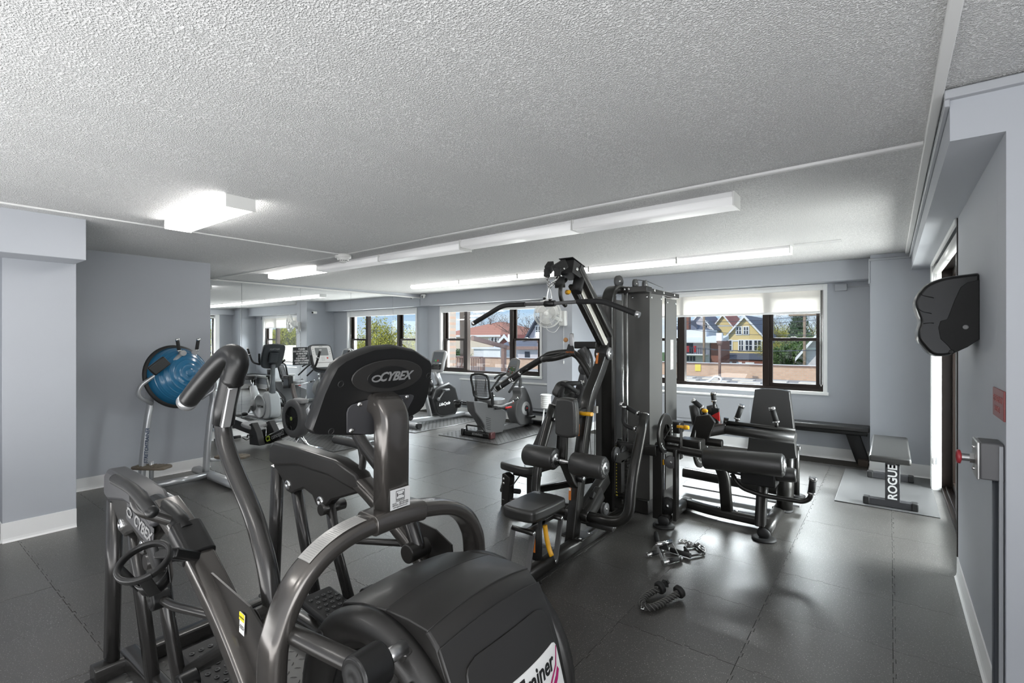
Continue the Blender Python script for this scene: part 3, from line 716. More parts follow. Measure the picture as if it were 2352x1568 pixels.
h = house('dormer_house', 'white house with dark pointed gable at the right edge of the left window', hx(1216, Y), hx(1262, Y), Y, 9, -4.2, hz(1230, 772, Y), hz(1238, 732, Y), lav_m, roofd_m, [(.47, hz(1230, 768, Y), .5, .75)], over=.5, trim=False)
part('lower_roof', MB().prism([(Y-2.5, hz(1220, 800, Y)), (Y, hz(1220, 800, Y)), (Y, hz(1220, 781, Y))], 'x', hx(1172, Y), hx(1275, Y)), roofg_m, h)
part('lower_wall', MB().box((hx(1190, Y), Y-2, -4.2), (hx(1270, Y), Y, hz(1220, 800, Y))), lav_m, h)
part('window', MB().box((hx(1206, Y-2), Y-2.06, hz(1220, 826, Y)), (hx(1217, Y-2), Y-2, hz(1220, 806, Y))), hglass_m, h)
# terrace pergola and rail, brick pier of the building
p = thing('pergola', 'brown timber pergola beam on posts outside the left window', 'pergola', (hx(1150, 14), 14, -.6))
a = PY(1085, 776, 12.5); b = PY(1178, 801, 17.0); m = MB(); m.bar([a, b], .10, .16, (0,0,1)); part('beam', m, brown_m, p)
for (px_, Y_, zt) in ((1157, 16, hz(1157, 797, 16)), (1178, 17, hz(1178, 801, 17))):
    x_ = hx(px_, Y_); part('post', MB().box((x_-.08, Y_-.08, -.6), (x_+.08, Y_+.08, zt)), brown_m, p)
a = PY(1157, 799, 16); b = PY(1262, 799, 17); m = MB(); m.bar([a, b], .10, .14, (0,0,1)); part('cross_beam', m, brown_m, p)
p = thing('terrace_railing', 'dark terrace railing seen low in the left window', 'railing', (hx(1070, 15), 15, -.6))
xa, xb = hx(1036, 15), hx(1106, 15); part('handrail', MB().box((xa, 14.95, hz(1070, 822, 15)), (xb, 15.1, hz(1070, 818, 15))), brown_m, p)
part('low_rail', MB().box((xa, 15, -.4), (xb, 15.05, -.34)), brown_m, p)
for i in range(16):
    xx = xa+(xb-xa)*i/15; part('baluster', MB().box((xx, 15, -.6), (xx+.04, 15.04, hz(1070, 822, 15))), brown_m, p)
part('end_post', MB().box((xb-.06, 14.95, -.6), (xb+.1, 15.1, hz(1070, 820, 15))), brown_m, p)
p = thing('brick_pier', 'peach brick pier of the building outside the left window', 'pier', (-12.5, 12.3, -.6))
part('brick_face', MB().box((hx(1010, 12.4), 11.6, -.9), (hx(1047, 12.4), 12.4, 5.5)), peach_m, p); part('band', MB().box((hx(1010, 12.4), 11.55, 3.6), (hx(1048, 12.4), 12.42, 3.7)), trimw_m, p)
# trees
def tree_mesh(rnd, h, spread, leaves, leafsize, depth=4, up=.6, crown=(.45, 1.0), conifer=False):
    br = MB(); lf = MB(); tips = []
    def grow(p, d, L, r, k):
        n = 3; pts = [p]; q = p
        for i in range(n):
            d = (d+V((rnd.uniform(-.22, .22), rnd.uniform(-.22, .22), rnd.uniform(-.05, .14)))).normalized(); q = q+d*L/n; pts.append(q)
        br.sweep(pts, circ(r, 5 if k < 2 else 3), None, False, True, [1, .85, .7, .55])
        if k >= 2: tips.extend(pts[1:])
        if k < depth:
            for c in range(rnd.choice((2, 3, 3)) if k else 5):
                a = rnd.uniform(0, 2*PI); t = rnd.uniform(.45, 1); s = V((math.cos(a), math.sin(a), 0))*spread; nd = (d*up+s+V((0, 0, .25))).normalized()
                grow(pts[0].lerp(q, t) if k else pts[0].lerp(q, rnd.uniform(.5, 1)), nd, L*rnd.uniform(.55, .75), r*.5, k+1)
    if conifer:
        br.cyl((0,0,0), (0,0,h), h*.018, 6, h*.003)
        for i in range(leaves):
            z = rnd.uniform(.12, 1)*h; R = (1-z/h)*h*.30+.1; a = rnd.uniform(0, 2*PI); rr = R*math.sqrt(rnd.random()); tips.append(V((rr*math.cos(a), rr*math.sin(a), z-rr*.2)))
    else: grow(V((0,0,0)), V((0,0,1)), h*.42, h*.022, 0)
    for i in range(leaves):
        c = rnd.choice(tips)+V((rnd.gauss(0, 1), rnd.gauss(0, 1), rnd.gauss(0, 1)))*h*.035; s = leafsize*rnd.uniform(.6, 1.4)
        R = Euler((rnd.uniform(0, PI), rnd.uniform(0, PI), rnd.uniform(0, PI))).to_matrix()
        lf.add([c+R@V(v) for v in ((-s, 0, 0), (0, -s*.6, 0), (s, 0, 0), (0, s*.6, 0))], [(0,1,2,3)])
    return br.mesh('trunk'), lf.mesh('foliage')
rnd = random.Random(11)
TM = {'bare': tree_mesh(rnd, 10, .75, 900, .045, 5), 'spring': tree_mesh(rnd, 10, .8, 6500, .055, 5), 'spring2': tree_mesh(rnd, 10, .9, 5000, .055, 5), 'green': tree_mesh(rnd, 8, .8, 6000, .15), 'pine': tree_mesh(rnd, 10, 0, 6000, .2, conifer=True)}
for k, (b_, f_) in TM.items():
    b_.materials.append(bark_m); f_.materials.append({'bare': twig_m, 'spring': leafy_m, 'spring2': leafy_m, 'green': leafg_m, 'pine': leafd_m}[k])
def tree(kind, x, y, zb, s, rz, label, grp):
    t = thing('tree', label, 'tree', (x, y, zb), grp); t.scale = (s, s, s); t.rotation_euler = (0, 0, rz)
    for nm_, me in zip(('trunk', 'foliage'), TM[kind]):
        o = D.objects.new(nm_, me); o.parent = t; COL.objects.link(o)
        if nm_ == 'foliage': o['kind'] = 'stuff'
def tpx(kind, px, Y, s, rz, label, grp, zb=-4.2): tree(kind, hx(px, Y), Y, zb, s, rz, label, grp)
tpx('bare', 1142, 52, 1.15, 0, 'tall bare tree rising behind the terracotta roof', 'trees behind the left window houses')
tpx('bare', 1112, 60, 1.0, 2, 'bare tree behind the terracotta roof, left of the tallest', 'trees behind the left window houses')
tpx('bare', 1215, 50, 1.0, 1, 'bare tree left of the dark pointed gable', 'trees behind the left window houses')
tpx('bare', 1178, 80, .95, 3, 'distant bare tree between the houses in the left window', 'trees behind the left window houses')
tpx('bare', 1198, 90, .9, 5, 'farthest bare tree in the left window', 'trees behind the left window houses')
tpx('spring', 1180, 44, .45, 4, 'small yellow green tree beside the red gable', 'trees behind the left window houses', -2.5)
tpx('green', 1050, 35, .5, 4, 'green shrub tree seen in the left sash of the left window', 'trees behind the left window houses', -3)
for i, (px_, Y_, kd, s_) in enumerate(((1790, 92, 'bare', 1.2), (1812, 84, 'spring', 1.0), (1835, 80, 'pine', .95), (1852, 90, 'spring2', 1.1), (1800, 70, 'spring2', .75), (1862, 74, 'green', .9), (1880, 95, 'bare', 1.2), (1735, 100, 'bare', 1.15), (1712, 104, 'bare', 1.0), (1825, 66, 'green', .72), (1625, 70, 'green', .55))):
    tpx(kd, px_, Y_, s_, i*1.3, ['tall bare tree beside the right mullion', 'yellow green tree at mid sash', 'dark pine in the right sash', 'yellow tree behind the pine', 'low yellow bush tree beside the mullion', 'green tree in front of the lilac house', 'bare tree at the far right', 'bare tree behind the yellow house ridge', 'bare tree left of the yellow house ridge', 'round green shrub below the pine', 'green shrub behind the porch roof'][i]+', seen through the right window', 'trees behind the right window houses')
k = 0
for i in range(6):
    for j in range(3):
        a = math.radians(41+i*5.2+j*1.9); R = 24+j*11+rnd.uniform(-2, 2); k += 1
        tree('spring' if (i+j) % 2 else 'spring2', -5.5+R*math.sin(a), 7.5+R*math.cos(a), -5.2, rnd.uniform(.8, 1.1), rnd.uniform(0, 6), ['yellow green spring tree nearest the building, seen in the mirrored window', 'yellow green spring tree of the middle rank, seen in the mirrored window', 'yellow green spring tree farthest back, seen in the mirrored window'][j], 'trees reflected in the mirror')
tag_trunk = thing('palm_trunk', 'thick straight tree trunk outside the left sash of the left window', 'tree', (hx(1063, 17), 17, -.6))
part('trunk', MB().cyl((hx(1066, 17), 17, -.6), (hx(1061, 17), 17, 6), .17, 10, .14), bark_m, tag_trunk)
# ---------------------------------------------------------------- foreground arc trainer
def PP(px, py, p0, n):
    r = V(_ray(px, py)); n = V(n); o = V((0, 0, CAM_H)); t = (V(p0)-o).dot(n)/r.dot(n); return o+r*t
arc_plate_m = mat('shroud_brown_black', (.030, .028, .026), .30, metal=.25, coat=.3, bump=.05, bscale=700)
arc_hous_m = mat('housing_plastic', (.022, .021, .020), .40, bump=.12, bscale=600, coat=.1)
arc_frame_m = mat('metallic_graphite', (.115, .106, .098), .24, metal=.7, coat=.7, bump=.02, bscale=900)
arc_grey_m = mat('slate_plastic', (.050, .050, .054), .42, bump=.1, bscale=500)
logo_m = mat('logo_silver', (.42, .42, .42), .35, metal=.6)
magenta_m = mat('magenta_print', (.45, .01, .14), .4)
AT = thing('arc_trainer', 'large dark grey elliptical arc trainer in the foreground, its back to the camera', 'exercise machine', (-1.7, 1.05, 0))
# floor frame
m = MB()
for y in (.74, 1.36): m.bar([(-2.78, y, .055), (-.85, y, .055)], .07, .08, (0,0,1))
for x in (-2.74, -1.30, -.87): m.bar([(x, .60, .05), (x, 1.50, .05)], .08, .07, (0,0,1))
part('base_frame', m, frameg_m, AT, .004)
for y in (.60, 1.50):
    for x in (-2.74, -.87): part('rubber_foot', MB().cyl((x, y, .008), (x, y, .02), .035, 16), rubberb_m, AT)
prof = [(-2.705,.80),(-2.705,.90),(-2.665,.928),(-2.40,.925),(-2.10,.912),(-1.95,.875),(-1.90,.835),(-1.93,.80),(-2.03,.765),(-2.15,.722),(-2.20,.680),(-2.245,.662),(-2.285,.675),(-2.32,.715),(-2.40,.735),(-2.48,.705),(-2.52,.685),(-2.575,.692),(-2.60,.735),(-2.65,.77)]
for (ya, yb, nm) in ((.64, .70, 'near'), (1.36, 1.43, 'far')):
    cx_ = (lambda P: [(x if x < -2.35 else -2.35+(x+2.35)*.52, z) for x, z in P]) if nm == 'near' else (lambda P: P)
    s = part('side_shroud', MB().prism(cx_(prof), 'y', ya+.012, yb), arc_plate_m, AT, .010)
    # raised upper hood
    hood = [(-2.72,.83),(-2.715,.915),(-2.67,.945),(-2.40,.943),(-2.09,.930),(-1.93,.888),(-1.885,.835),(-1.95,.812),(-2.15,.845),(-2.45,.850),(-2.66,.815)]
    part('hood', MB().prism(cx_(hood), 'y', ya-.008, yb+.008), arc_plate_m if nm == 'far' else arc_grey_m, s, .014, seg=3)
    for (bx, bz) in ((-2.55, .728), (-2.243 if nm == 'far' else -2.293, .700)):
        mm = MB(); mm.disc_stack((bx, ya+.013, bz), (0,-1,0), [(.026, 0), (.026, .004), (.020, .008), (.008, .008), (.007, .003), (0, .003)], 24); part('bolt', mm, chrome_m, s)
    sg = 1 if nm == 'far' else -1; yo = 1.45 if nm == 'far' else .555; yc = (ya+yb)/2
    # fixed hand rail with grip
    hr = MB(); hr.tube([(-2.23, yo, .995), (-2.02, yo, .995), (-1.86, yo, .955)], .019, 16, .08); g = part('rail_grip', hr, blackm_m, AT)
    for e in ((-2.23, yo, .995), (-1.86, yo, .955)):
        mm = MB(); mm.ball(e, .0195); part('end_plug', mm, black_m, g)
    hr = MB(); hr.tube([(-2.02, yo, .985), (-2.0, yo, .93), (-1.95, yc, .86), (-1.88, yc, .82)], .017, 14, .05); part('rail_bracket', hr, arc_plate_m, AT)
    # long sloping beam
    b = MB(); b.bar([(-2.10, yc, .90), (-1.90, yc, .835), (-1.50, yc, .612), (-1.02, yc, .10)], .060, .085, (0,1,0), .25); part('sloping_beam', b, arc_frame_m, AT, .004)
    b = MB(); b.prism([(-1.85, .775), (-1.45, .74), (-1.36, .70), (-1.33, .45), (-1.42, .50)], 'y', yc-.003, yc+.003); part('gusset_plate', b, arc_plate_m, AT)
    # uprights and swing links
    b = MB(); b.sweep([(-2.70, yc-.035*0, .80), (-2.725, yc, .42), (-2.75, yc, .09)], rrect(.05, .085, .022, 3), (1,0,0)); part('upright', b, frameg_m, AT)
    off = -.05 if nm == 'far' else .05
    b = MB(); b.sweep([(-2.54, ya+.05, .73), (-2.47, ya+.06, .45), (-2.36, ya+.07, .11)], rrect(.045, .07, .02, 3), (1,0,0)); part('swing_link', b, frameg_m, AT)
    b = MB(); b.sweep([(-2.22, ya+.05, .70), (-2.17, ya+.06, .45), (-2.02, ya+.07, .12)], rrect(.042, .055, .018, 3), (1,0,0)); part('swing_link', b, frameg_m, AT)
    b = MB(); b.cyl((-2.22, ya+.0, .665), (-2.22, ya+.13, .665), .028, 18); part('pivot_tube', b, arc_plate_m, AT)
    # pedal arm, pedal plate with holes
    b = MB(); b.bar([(-2.42, ya+.08, .12), (-1.75, ya+.08, .15), (-1.32, ya+.07, .34)], .045, .06, (0,0,1), .12); part('pedal_arm', b, frameg_m, AT, .003)
    pc = -.10 if nm == 'far' else .20
    ped = part('pedal', MB().obox((-2.02, ya+.01+pc*.9 if nm == 'near' else ya-.03, .235), (.42, .17, .035), Euler((0, .12, 0))), blackm_m, AT, .012)
    mm = MB()
    for i in range(9):
        for j in range(4):
            cx = -2.17+i*.037; cy = (ya+.01+pc*.9 if nm == 'near' else ya-.03)-.05+j*.033+(.016 if i % 2 else 0)
            mm.disc_stack((cx, cy, .2545-(cx+2.02)*.12), (0,0,1), [(.010, 0), (.0095, .0015), (.006, .0015), (.005, -.003)], 8)
    part('pedal_tread', mm, greyp_m, ped)
    for (jx, jz, ex, ez) in ((-2.12, .555, -1.46, .66), (-1.86, .36, -1.60, .33)):
        mm = MB(); mm.cyl((jx, ya-.012, jz), (jx, ya+.045, jz), .034, 22); jn = part('pivot_joint', mm, black_m, AT, .004)
        mm = MB(); mm.disc_stack((jx, ya-.012, jz), (0,-1,0), [(.022, 0), (.020, .003), (.008, .003), (.007, .001), (0, .001)], 18); part('joint_cap', mm, rubberb_m, jn)
        mm = MB(); mm.tube([(jx, ya+.02, jz), (jx+.12, ya+.02, jz+.01), (ex, ya+.075, ez)], .015, 12, .08); part('connecting_rod', mm, arc_plate_m, AT)
# CYBEX badge on the near shroud
sh = [o for o in D.objects if o.name == 'side_shroud'][0]
bd = part('badge_plate', MB().obox((-2.27, .638, .802), (.30, .004, .085), Euler((0, math.radians(10), 0))), arc_grey_m, sh, .002)
place_text('brand_lettering', 'CYBEX', .062, logo_m, sh, (-2.225, .634, .794), (1, 0, -.17), (0, 0, 1), shear=.25, bold=.0016, ext=.001)
def swoosh(name, c, x, y, n, s, mt, par):
    """small swirl mark: two crescents round an eye"""
    x = V(x).normalized(); y = V(y); y = (y-x*y.dot(x)).normalized(); nn = x.cross(y); mb = MB()
    for sg in (1, -1):
        out = []; inn = []
        for i in range(15):
            a = PI*(-.15+1.1*i/14)
            out.append((math.cos(a)*1.0*sg, math.sin(a)*.62*sg)); inn.append((math.cos(a)*.62*sg+.08*sg, math.sin(a)*.36*sg))
        P = out+inn[::-1]; vs = [V(c)+x*p*s+y*q*s+nn*.001*t for t in (0, 1) for p, q in P]; k = len(P); fs = []
        m2 = 15
        for i in range(m2-1):
            fs.append((k+i, k+i+1, k+k-2-i, k+k-1-i))
        mb.add(vs, fs)
    return part(name, mb, mt, par)
swoosh('brand_swirl', (-2.375, .634, .821), (1, 0, -.17), (0, 0, 1), 1, .032, logo_m, sh)
# hoop
hp = [(-1.30, .655, .08), (-1.30, .655, .60), (-1.30, .675, .735), (-1.30, .735, .840), (-1.30, .84, .905), (-1.30, .98, .925), (-1.30, 1.16, .918), (-1.30, 1.33, .875), (-1.30, 1.43, .78), (-1.30, 1.46, .62), (-1.30, 1.46, .08)]
hp = smoothpath(hp, 7)
hoop = MB(); hoop.sweep(hp, rrect(.052, .095, .022, 4), (1,0,0)); part('hoop', hoop, arc_frame_m, AT)
cl = [p for p in hp if .955 < p.y < 1.185 and p.z > .8]
m = MB(); m.sweep(cl, rrect(.066, .108, .024, 4), (1,0,0)); part('hoop_clamp', m, arc_frame_m, AT, .002)
st = [p for p in hp if .755 < p.y < .945 and p.z > .78]
m = MB(); o_ = []
for i, p in enumerate(st):
    t = (st[min(i+1, len(st)-1)]-st[max(i-1, 0)]).normalized(); nn = V((0, -t.z, t.y)); nn = nn if nn.z > 0 else -nn
    o_ += [p+nn*.0275+V((.030, 0, 0)), p+nn*.0275+V((-.030, 0, 0))]
m.add(o_, [(2*i, 2*i+1, 2*i+3, 2*i+2) for i in range(len(st)-1)], True); sk = part('instruction_sticker', m, mat('foil_sticker', (.50, .49, .47), .35, metal=.3), AT)
m = MB()
for i in range(0, len(st)-1):
    for q in range(3):
        a = o_[2*i].lerp(o_[2*i+2], q/3); b = o_[2*i+1].lerp(o_[2*i+3], q/3); t = (o_[2*i+2]-o_[2*i]).normalized()*.0012; nz = V((0, 0, .0006))
        a2 = a.lerp(b, .12); b2 = a.lerp(b, .88-.2*((i+q) % 2)); m.add([a2+nz, b2+nz, b2+t+nz, a2+t+nz], [(0,1,2,3)])
part('fine_print', m, lgrey_m, sk)
# post
m = MB(); m.bar([(-1.295, 1.045, .925), (-1.290, 1.045, 1.28), (-1.40, 1.045, 1.315)], .105, .075, (0,1,0), .09, .018, True)
m2 = MB(); m2.sweep(rounded([(-1.295, 1.045, .925), (-1.290, 1.045, 1.285), (-1.42, 1.045, 1.305)], .075, 8), rrect(.070, .108, .02, 4), (0,1,0)); part('console_post', m2, arc_frame_m, AT)
sx = -1.258
lb = part('dealer_sticker', MB().box((sx, 1.012, .958), (sx+.0012, 1.092, 1.022)), mat('sticker_silver', (.62, .62, .62), .4), AT)
m = MB(); m.box((sx+.001, 1.034, .988), (sx+.0018, 1.070, .9895)).box((sx+.001, 1.034, 1.014), (sx+.0018, 1.070, 1.0155)).box((sx+.001, 1.034, .988), (sx+.0018, 1.0355, 1.0155)).box((sx+.001, 1.0685, .988), (sx+.0018, 1.070, 1.0155)).box((sx+.001, 1.041, 1.0005), (sx+.0018, 1.063, 1.0025)).box((sx+.001, 1.0385, .996), (sx+.0018, 1.0415, 1.008)).box((sx+.001, 1.0625, .996), (sx+.0018, 1.0655, 1.008)).box((sx+.001, 1.034, .981), (sx+.0018, 1.070, .987)); part('dumbbell_logo', m, ink_m, lb)
place_text('sticker_text', 'GYM SOURCE', .0058, whitel_m, lb, (sx+.0022, 1.052, .984), (0,1,0), (0,0,1), ext=.0002)
place_text('sticker_text', 'SALES      800-478-6966\nSERVICE  800-456-1050\nwww.gymsource.com', .0066, ink_m, lb, (sx+.0018, 1.052, .9705), (0,1,0), (0,0,1), ext=.0002, line=.9)
# console
p0 = V((-1.375, 1.05, 1.25)); nC = V((1, 0, -.28)).normalized()
outl = [(708,986),(713,994),(722,997),(790,999),(849,997),(880,987),(916,971),(960,944),(972,930),(980,909),(988,865),(990.5,836),(986,825),(951,803),(903,793.5),(855,798),(815,812),(787,825),(768,840),(752,870),(737,903),(721,950)]
O3 = [PP(x, y, p0, nC) for x, y in outl]; cc = sum(O3, V((0,0,0)))/len(O3)
m = MB(); k = len(O3)
rings = [(.97, -.034), (1.0, -.016), (.997, -.002), (.982, .008), (.965, .012)]
vs = []
for sc_, off_ in rings: vs += [cc+(p-cc)*sc_+nC*off_ for p in O3]
vs0 = [cc+(p-cc)*.72-nC*.075 for p in O3]; base0 = len(vs); vs += vs0
fs = [(r*k+i, r*k+(i+1) % k, (r+1)*k+(i+1) % k, (r+1)*k+i) for r in range(len(rings)-1) for i in range(k)]
fs += [tuple((len(rings)-1)*k+i for i in range(k)), tuple(base0+i for i in range(k))]+[(base0+i, base0+(i+1) % k, (i+1) % k, i) for i in range(k)]
m.add(vs, fs); con = part('console', m, black_m, AT, sharp=40)
def on(px, py, off=.012): return PP(px, py, p0, nC)+nC*off
ux = V((0,1,0)); uz = nC.cross(ux)*-1
if uz.z < 0: uz = -uz
def ell(c, a, b, off, th, tilt=0):
    return [c+ux*math.cos(t)*a+uz*(math.sin(t)*b+math.cos(t)*a*tilt)+nC*off for t in [2*PI*i/40 for i in range(40)]]
def plate(name, pts, th, mt, par, bev=.002):
    k = len(pts); vs = pts+[p+nC*th for p in pts]; mb = MB(); mb.add(vs, [tuple(range(k)), tuple(range(2*k-1, k-1, -1))]+[(i, (i+1) % k, k+(i+1) % k, k+i) for i in range(k)]); return part(name, mb, mt, par, bev)
c_ = on(888, 860, 0)
plate('badge_ring', ell(c_, .145, .058, .0115, 0), .005, arc_hous_m, con, .003)
plate('badge_oval', ell(c_+uz*-.003, .088, .038, .016, 0), .0025, black_m, con, .0015)
place_text('brand_lettering', 'CYBEX', .043, logo_m, con, c_+ux*.022+uz*-.001+nC*.0195, ux, uz, shear=.28, bold=.0012, ext=.0012)
swoosh('brand_swirl', c_-ux*.054-uz*.004+nC*.0195, ux, uz, 1, .020, logo_m, con)
pl = [(790,990),(790,944),(793,934),(801,926),(860,907),(938,902),(944,905),(943,912),(914,966),(900,975),(870,988),(845,994)]
plate('bracket_plate', [on(*q) for q in pl], .005, arc_grey_m, con)
for q in ((819,924), (927,908), (800,984)):
    mm = MB(); mm.disc_stack(on(*q, .017), nC, [(.009, 0), (.008, .004), (.004, .006), (0, .006)], 16); part('bolt', mm, chrome_m, con)
for q in ((778,879), (979,860), (756,987), (939,957), (904,830)):
    mm = MB(); mm.disc_stack(on(*q, .0122), nC, [(.011, 0), (.010, .0015), (.008, .001), (.007, -.006), (0, -.006)], 16); part('screw_recess', mm, rubberb_m, con)
# moving arms
arm = [(-1.46, .68), (-1.50, .80), (-1.545, .88), (-1.605, .96), (-1.75, 1.095), (-1.808, 1.19), (-1.79, 1.28), (-1.745, 1.37)]
def mk_arm(y, rot, px_, pz_):
    def T(x, z):
        a = math.radians(rot); dx, dz = x-px_, z-pz_; return V((px_+dx*math.cos(a)-dz*math.sin(a), y, pz_+dx*math.sin(a)+dz*math.cos(a)))
    m = MB(); P = smoothpath([T(*q) for q in arm], 6); m.tube(P, .028, 18, scales=[1.05-.12*i/len(P) for i in range(len(P))]); a = part('moving_arm', m, frameg_m, AT)
    m = MB(); m.tube([T(-1.806, 1.215), T(-1.79, 1.28), T(-1.745, 1.37), T(-1.715, 1.40)], .034, 18); part('arm_sleeve', m, black_m, a)
    e0 = T(-1.71, 1.425)
    m = MB(); m.tube(smoothpath([T(-1.735, 1.36), T(-1.70, 1.43), T(-1.75, 1.452), T(-1.85, 1.415), T(-2.0, 1.335), T(-2.10, 1.275)], 6), .034, 20); g = part('arm_grip', m, black_m, a)
    a_, b_ = T(-2.095, 1.278), T(-2.125, 1.262)
    m = MB(); m.cyl(a_, b_, .035, 24); part('grip_collar', m, silver_m, g)
    m = MB(); n_ = V((0, -1 if y < 1 else 1, 0)); c0, c1 = T(-1.80, 1.21), T(-1.745, 1.345)
    m.bar([c0+V((.030, -.010, 0)), c1+V((.030, -.010, 0))], .020, .03, (0,1,0)); pr = part('pulse_sensor', m, steel_m, g, .006)
    m = MB(); m.cyl((px_-.01, y-.055, pz_), (px_-.01, y+.045, pz_), .036, 22); part('pivot_hub', m, arc_plate_m, a, .004)
mk_arm(.745, 0, -1.46, .68); mk_arm(1.315, 9, -1.46, .68)
# cup holder
ch_c = V((-1.705, .49, .862)); tilt = Euler((math.radians(22), math.radians(18), 0)).to_matrix()
cup = thing('x', '', '') ; D.objects.remove(cup)
m = MB(); ring = [ch_c+tilt@V((math.cos(2*PI*i/32)*.064, math.sin(2*PI*i/32)*.064, 0)) for i in range(33)]; m.sweep(ring, rrect(.014, .022, .006, 3), tilt@V((0,0,1)), caps=False); cup = part('cup_holder', m, black_m, AT)
m = MB(); cb = ch_c+tilt@V((0,0,-.095)); bk = []
for i in range(25):
    a = -1.9+3.9*i/24; d_ = tilt@V((math.cos(a), math.sin(a), 0)); bk += [cb+d_*.040, cb+d_*.044+(ch_c-cb)*.42]
m.add(bk, [(2*i, 2*i+2, 2*i+3, 2*i+1) for i in range(24)], True); m.add([cb+tilt@V((math.cos(2*PI*i/24)*.040, math.sin(2*PI*i/24)*.040, 0)) for i in range(24)], [tuple(range(24))])
bo = part('cup_base', m, black_m, cup); so_ = bo.modifiers.new('s', 'SOLIDIFY'); so_.thickness = .004
for a in (-.3, 1.1, 2.6, 4.2):
    d_ = tilt@V((math.cos(a), math.sin(a), 0)); m = MB(); m.bar([ch_c+d_*.062, cb+d_*.042], .03, .005, d_); part('cup_strut', m, black_m, cup, .001)
m = MB(); m.bar([ch_c+V((-.02, .06, .0)), (-1.80, .64, .80)], .07, .03, (0,0,1)); part('cup_bracket', m, black_m, cup, .008)
m = MB(); m.tube([(-2.16, .655, .895), (-2.02, .66, .885), (-1.90, .665, .842)], .036, 16, .06); part('beam_neck', m, black_m, AT)
m = MB(); m.sweep([(-1.93, .67, .853), (-1.80, .67, .788)], rrect(.068, .096, .02, 3), (0,1,0)); part('cup_sleeve', m, black_m, cup, .004)
# caution label on the near gusset
q_ = PY(556, 1432, .6625); cl_ = part('caution_label', MB().obox(q_, (.030, .001, .062), Euler((0, .1, 0))), whitel_m, AT)
part('caution_yellow', MB().obox(q_+V((0, -.001, .019)), (.030, .001, .022), Euler((0, .1, 0))), mat('caution_yellow', (.85, .72, .02), .5), cl_)
place_text('caution_text', 'CAUTION', .0065, ink_m, cl_, q_+V((0, -.002, .018)), (1,0,-.1), (0,0,1), ext=.0002)
place_text('caution_text', 'Moving parts.\nKeep hands clear\nof mechanism.', .0042, ink_m, cl_, q_+V((0, -.001, -.010)), (1,0,-.1), (0,0,1), ext=.0002)
# housing
side = [(-1.385,.08),(-1.40,.30),(-1.36,.52),(-1.30,.68),(-1.25,.742),(-1.16,.768),(-1.06,.783),(-.97,.788),(-.90,.784),(-.865,.755),(-.83,.69),(-.795,.60),(-.765,.49),(-.75,.36),(-.755,.22),(-.79,.08)]
def hous_pt(i, s):
    x, z = side[i]; y = 1.05+s*.212; bul = (1-s*s)
    top = max(0, min(1, (z-.70)/.06)) ; fr = max(0, min(1, (x+.88)/.10))
    return V((x+.030*bul*fr, y, z+.022*bul*top))
ns = 12; vs = [hous_pt(i, -1+2*j/ns) for i in range(len(side)) for j in range(ns+1)]; n1 = ns+1
fs = [(i*n1+j, i*n1+j+1, (i+1)*n1+j+1, (i+1)*n1+j) for i in range(len(side)-1) for j in range(ns)]
fs += [tuple(i*n1 for i in range(len(side))), tuple(i*n1+ns for i in reversed(range(len(side))))]
m = MB(); m.add(vs, fs); hs = part('housing', m, arc_hous_m, AT, .008, seg=3)
def hous_f(f, s):
    i = min(int(f), len(side)-2); t = f-i; return hous_pt(i, s).lerp(hous_pt(i+1, s), t)
def strip(name, f0, f1, s0, s1, off, mt, par, corner=0, nn=14):
    """skin over the housing between profile positions f0..f1, corners rounded"""
    R = 28 if corner else (f1-f0)*2; R = int(R); vs = []; arc = [0]
    fs_ = [f0+(f1-f0)*i/R for i in range(R+1)]
    for i in range(R): arc.append(arc[-1]+(hous_f(fs_[i+1], 0)-hous_f(fs_[i], 0)).length)
    for i, f in enumerate(fs_):
        a = hous_f(max(f-.3, 0), 0); b = hous_f(min(f+.3, len(side)-1.001), 0); t = (b-a).normalized(); nrm = V((-t.z, 0, t.x)); nrm = nrm if nrm.x+nrm.z > 0 else -nrm
        ins = 0
        if corner:
            d = min(arc[i], arc[-1]-arc[i])
            if d < corner: ins = (corner-math.sqrt(max(0, corner**2-(corner-d)**2)))/.212
        for j in range(nn+1):
            q = s0+ins+(s1-s0-2*ins)*j/nn; vs.append(hous_f(f, q)+nrm*off)
    k = len(vs); w = nn+1; R1 = R+1
    low = [v-(v-V((-1.08, v.y, .40))).normalized()*.012 for v in vs]
    fs = [(i*w+j, i*w+j+1, (i+1)*w+j+1, (i+1)*w+j) for i in range(R1-1) for j in range(nn)]
    for i in range(R1-1): fs += [(i*w, (i+1)*w, k+(i+1)*w, k+i*w), (i*w+nn, (i+1)*w+nn, k+(i+1)*w+nn, k+i*w+nn)]
    for j in range(nn): fs += [(j, j+1, k+j+1, k+j), ((R1-1)*w+j, (R1-1)*w+j+1, k+(R1-1)*w+j+1, k+(R1-1)*w+j)]
    mb = MB(); mb.add(vs+low, fs); return part(name, mb, mt, par, .003, seg=2)
strip('top_cover', 3, 6, -1.0, 1.0, .0035, arc_hous_m, hs); strip('top_cover', 6, 8, -1.0, 1.0, .0035, arc_hous_m, hs)
fc = strip('front_cover', 9, 15, -1.0, 1.0, .006, arc_hous_m, hs)
strip('front_panel', 9.75, 14, -.80, .86, .0125, arc_hous_m, hs, .045)
lw = strip('name_panel', 10.80, 12.05, -.86, .84, .0150, whitel_m, hs, .018)
def wrap(me, yc, zc, off, slant=0):
    """lay flat lettering on the curved front of the housing"""
    for v in me.vertices:
        x, y, z = v.co; zz = zc+y*.965
        f = next((i+(side[i][1]-zz)/(side[i][1]-side[i+1][1]) for i in range(8, len(side)-1) if side[i][1] >= zz >= side[i+1][1]), 11)
        p = hous_f(f, (yc+x-1.05)/.212); v.co = p+V((.965, 0, .263))*(off+z)
    me.update(); return me
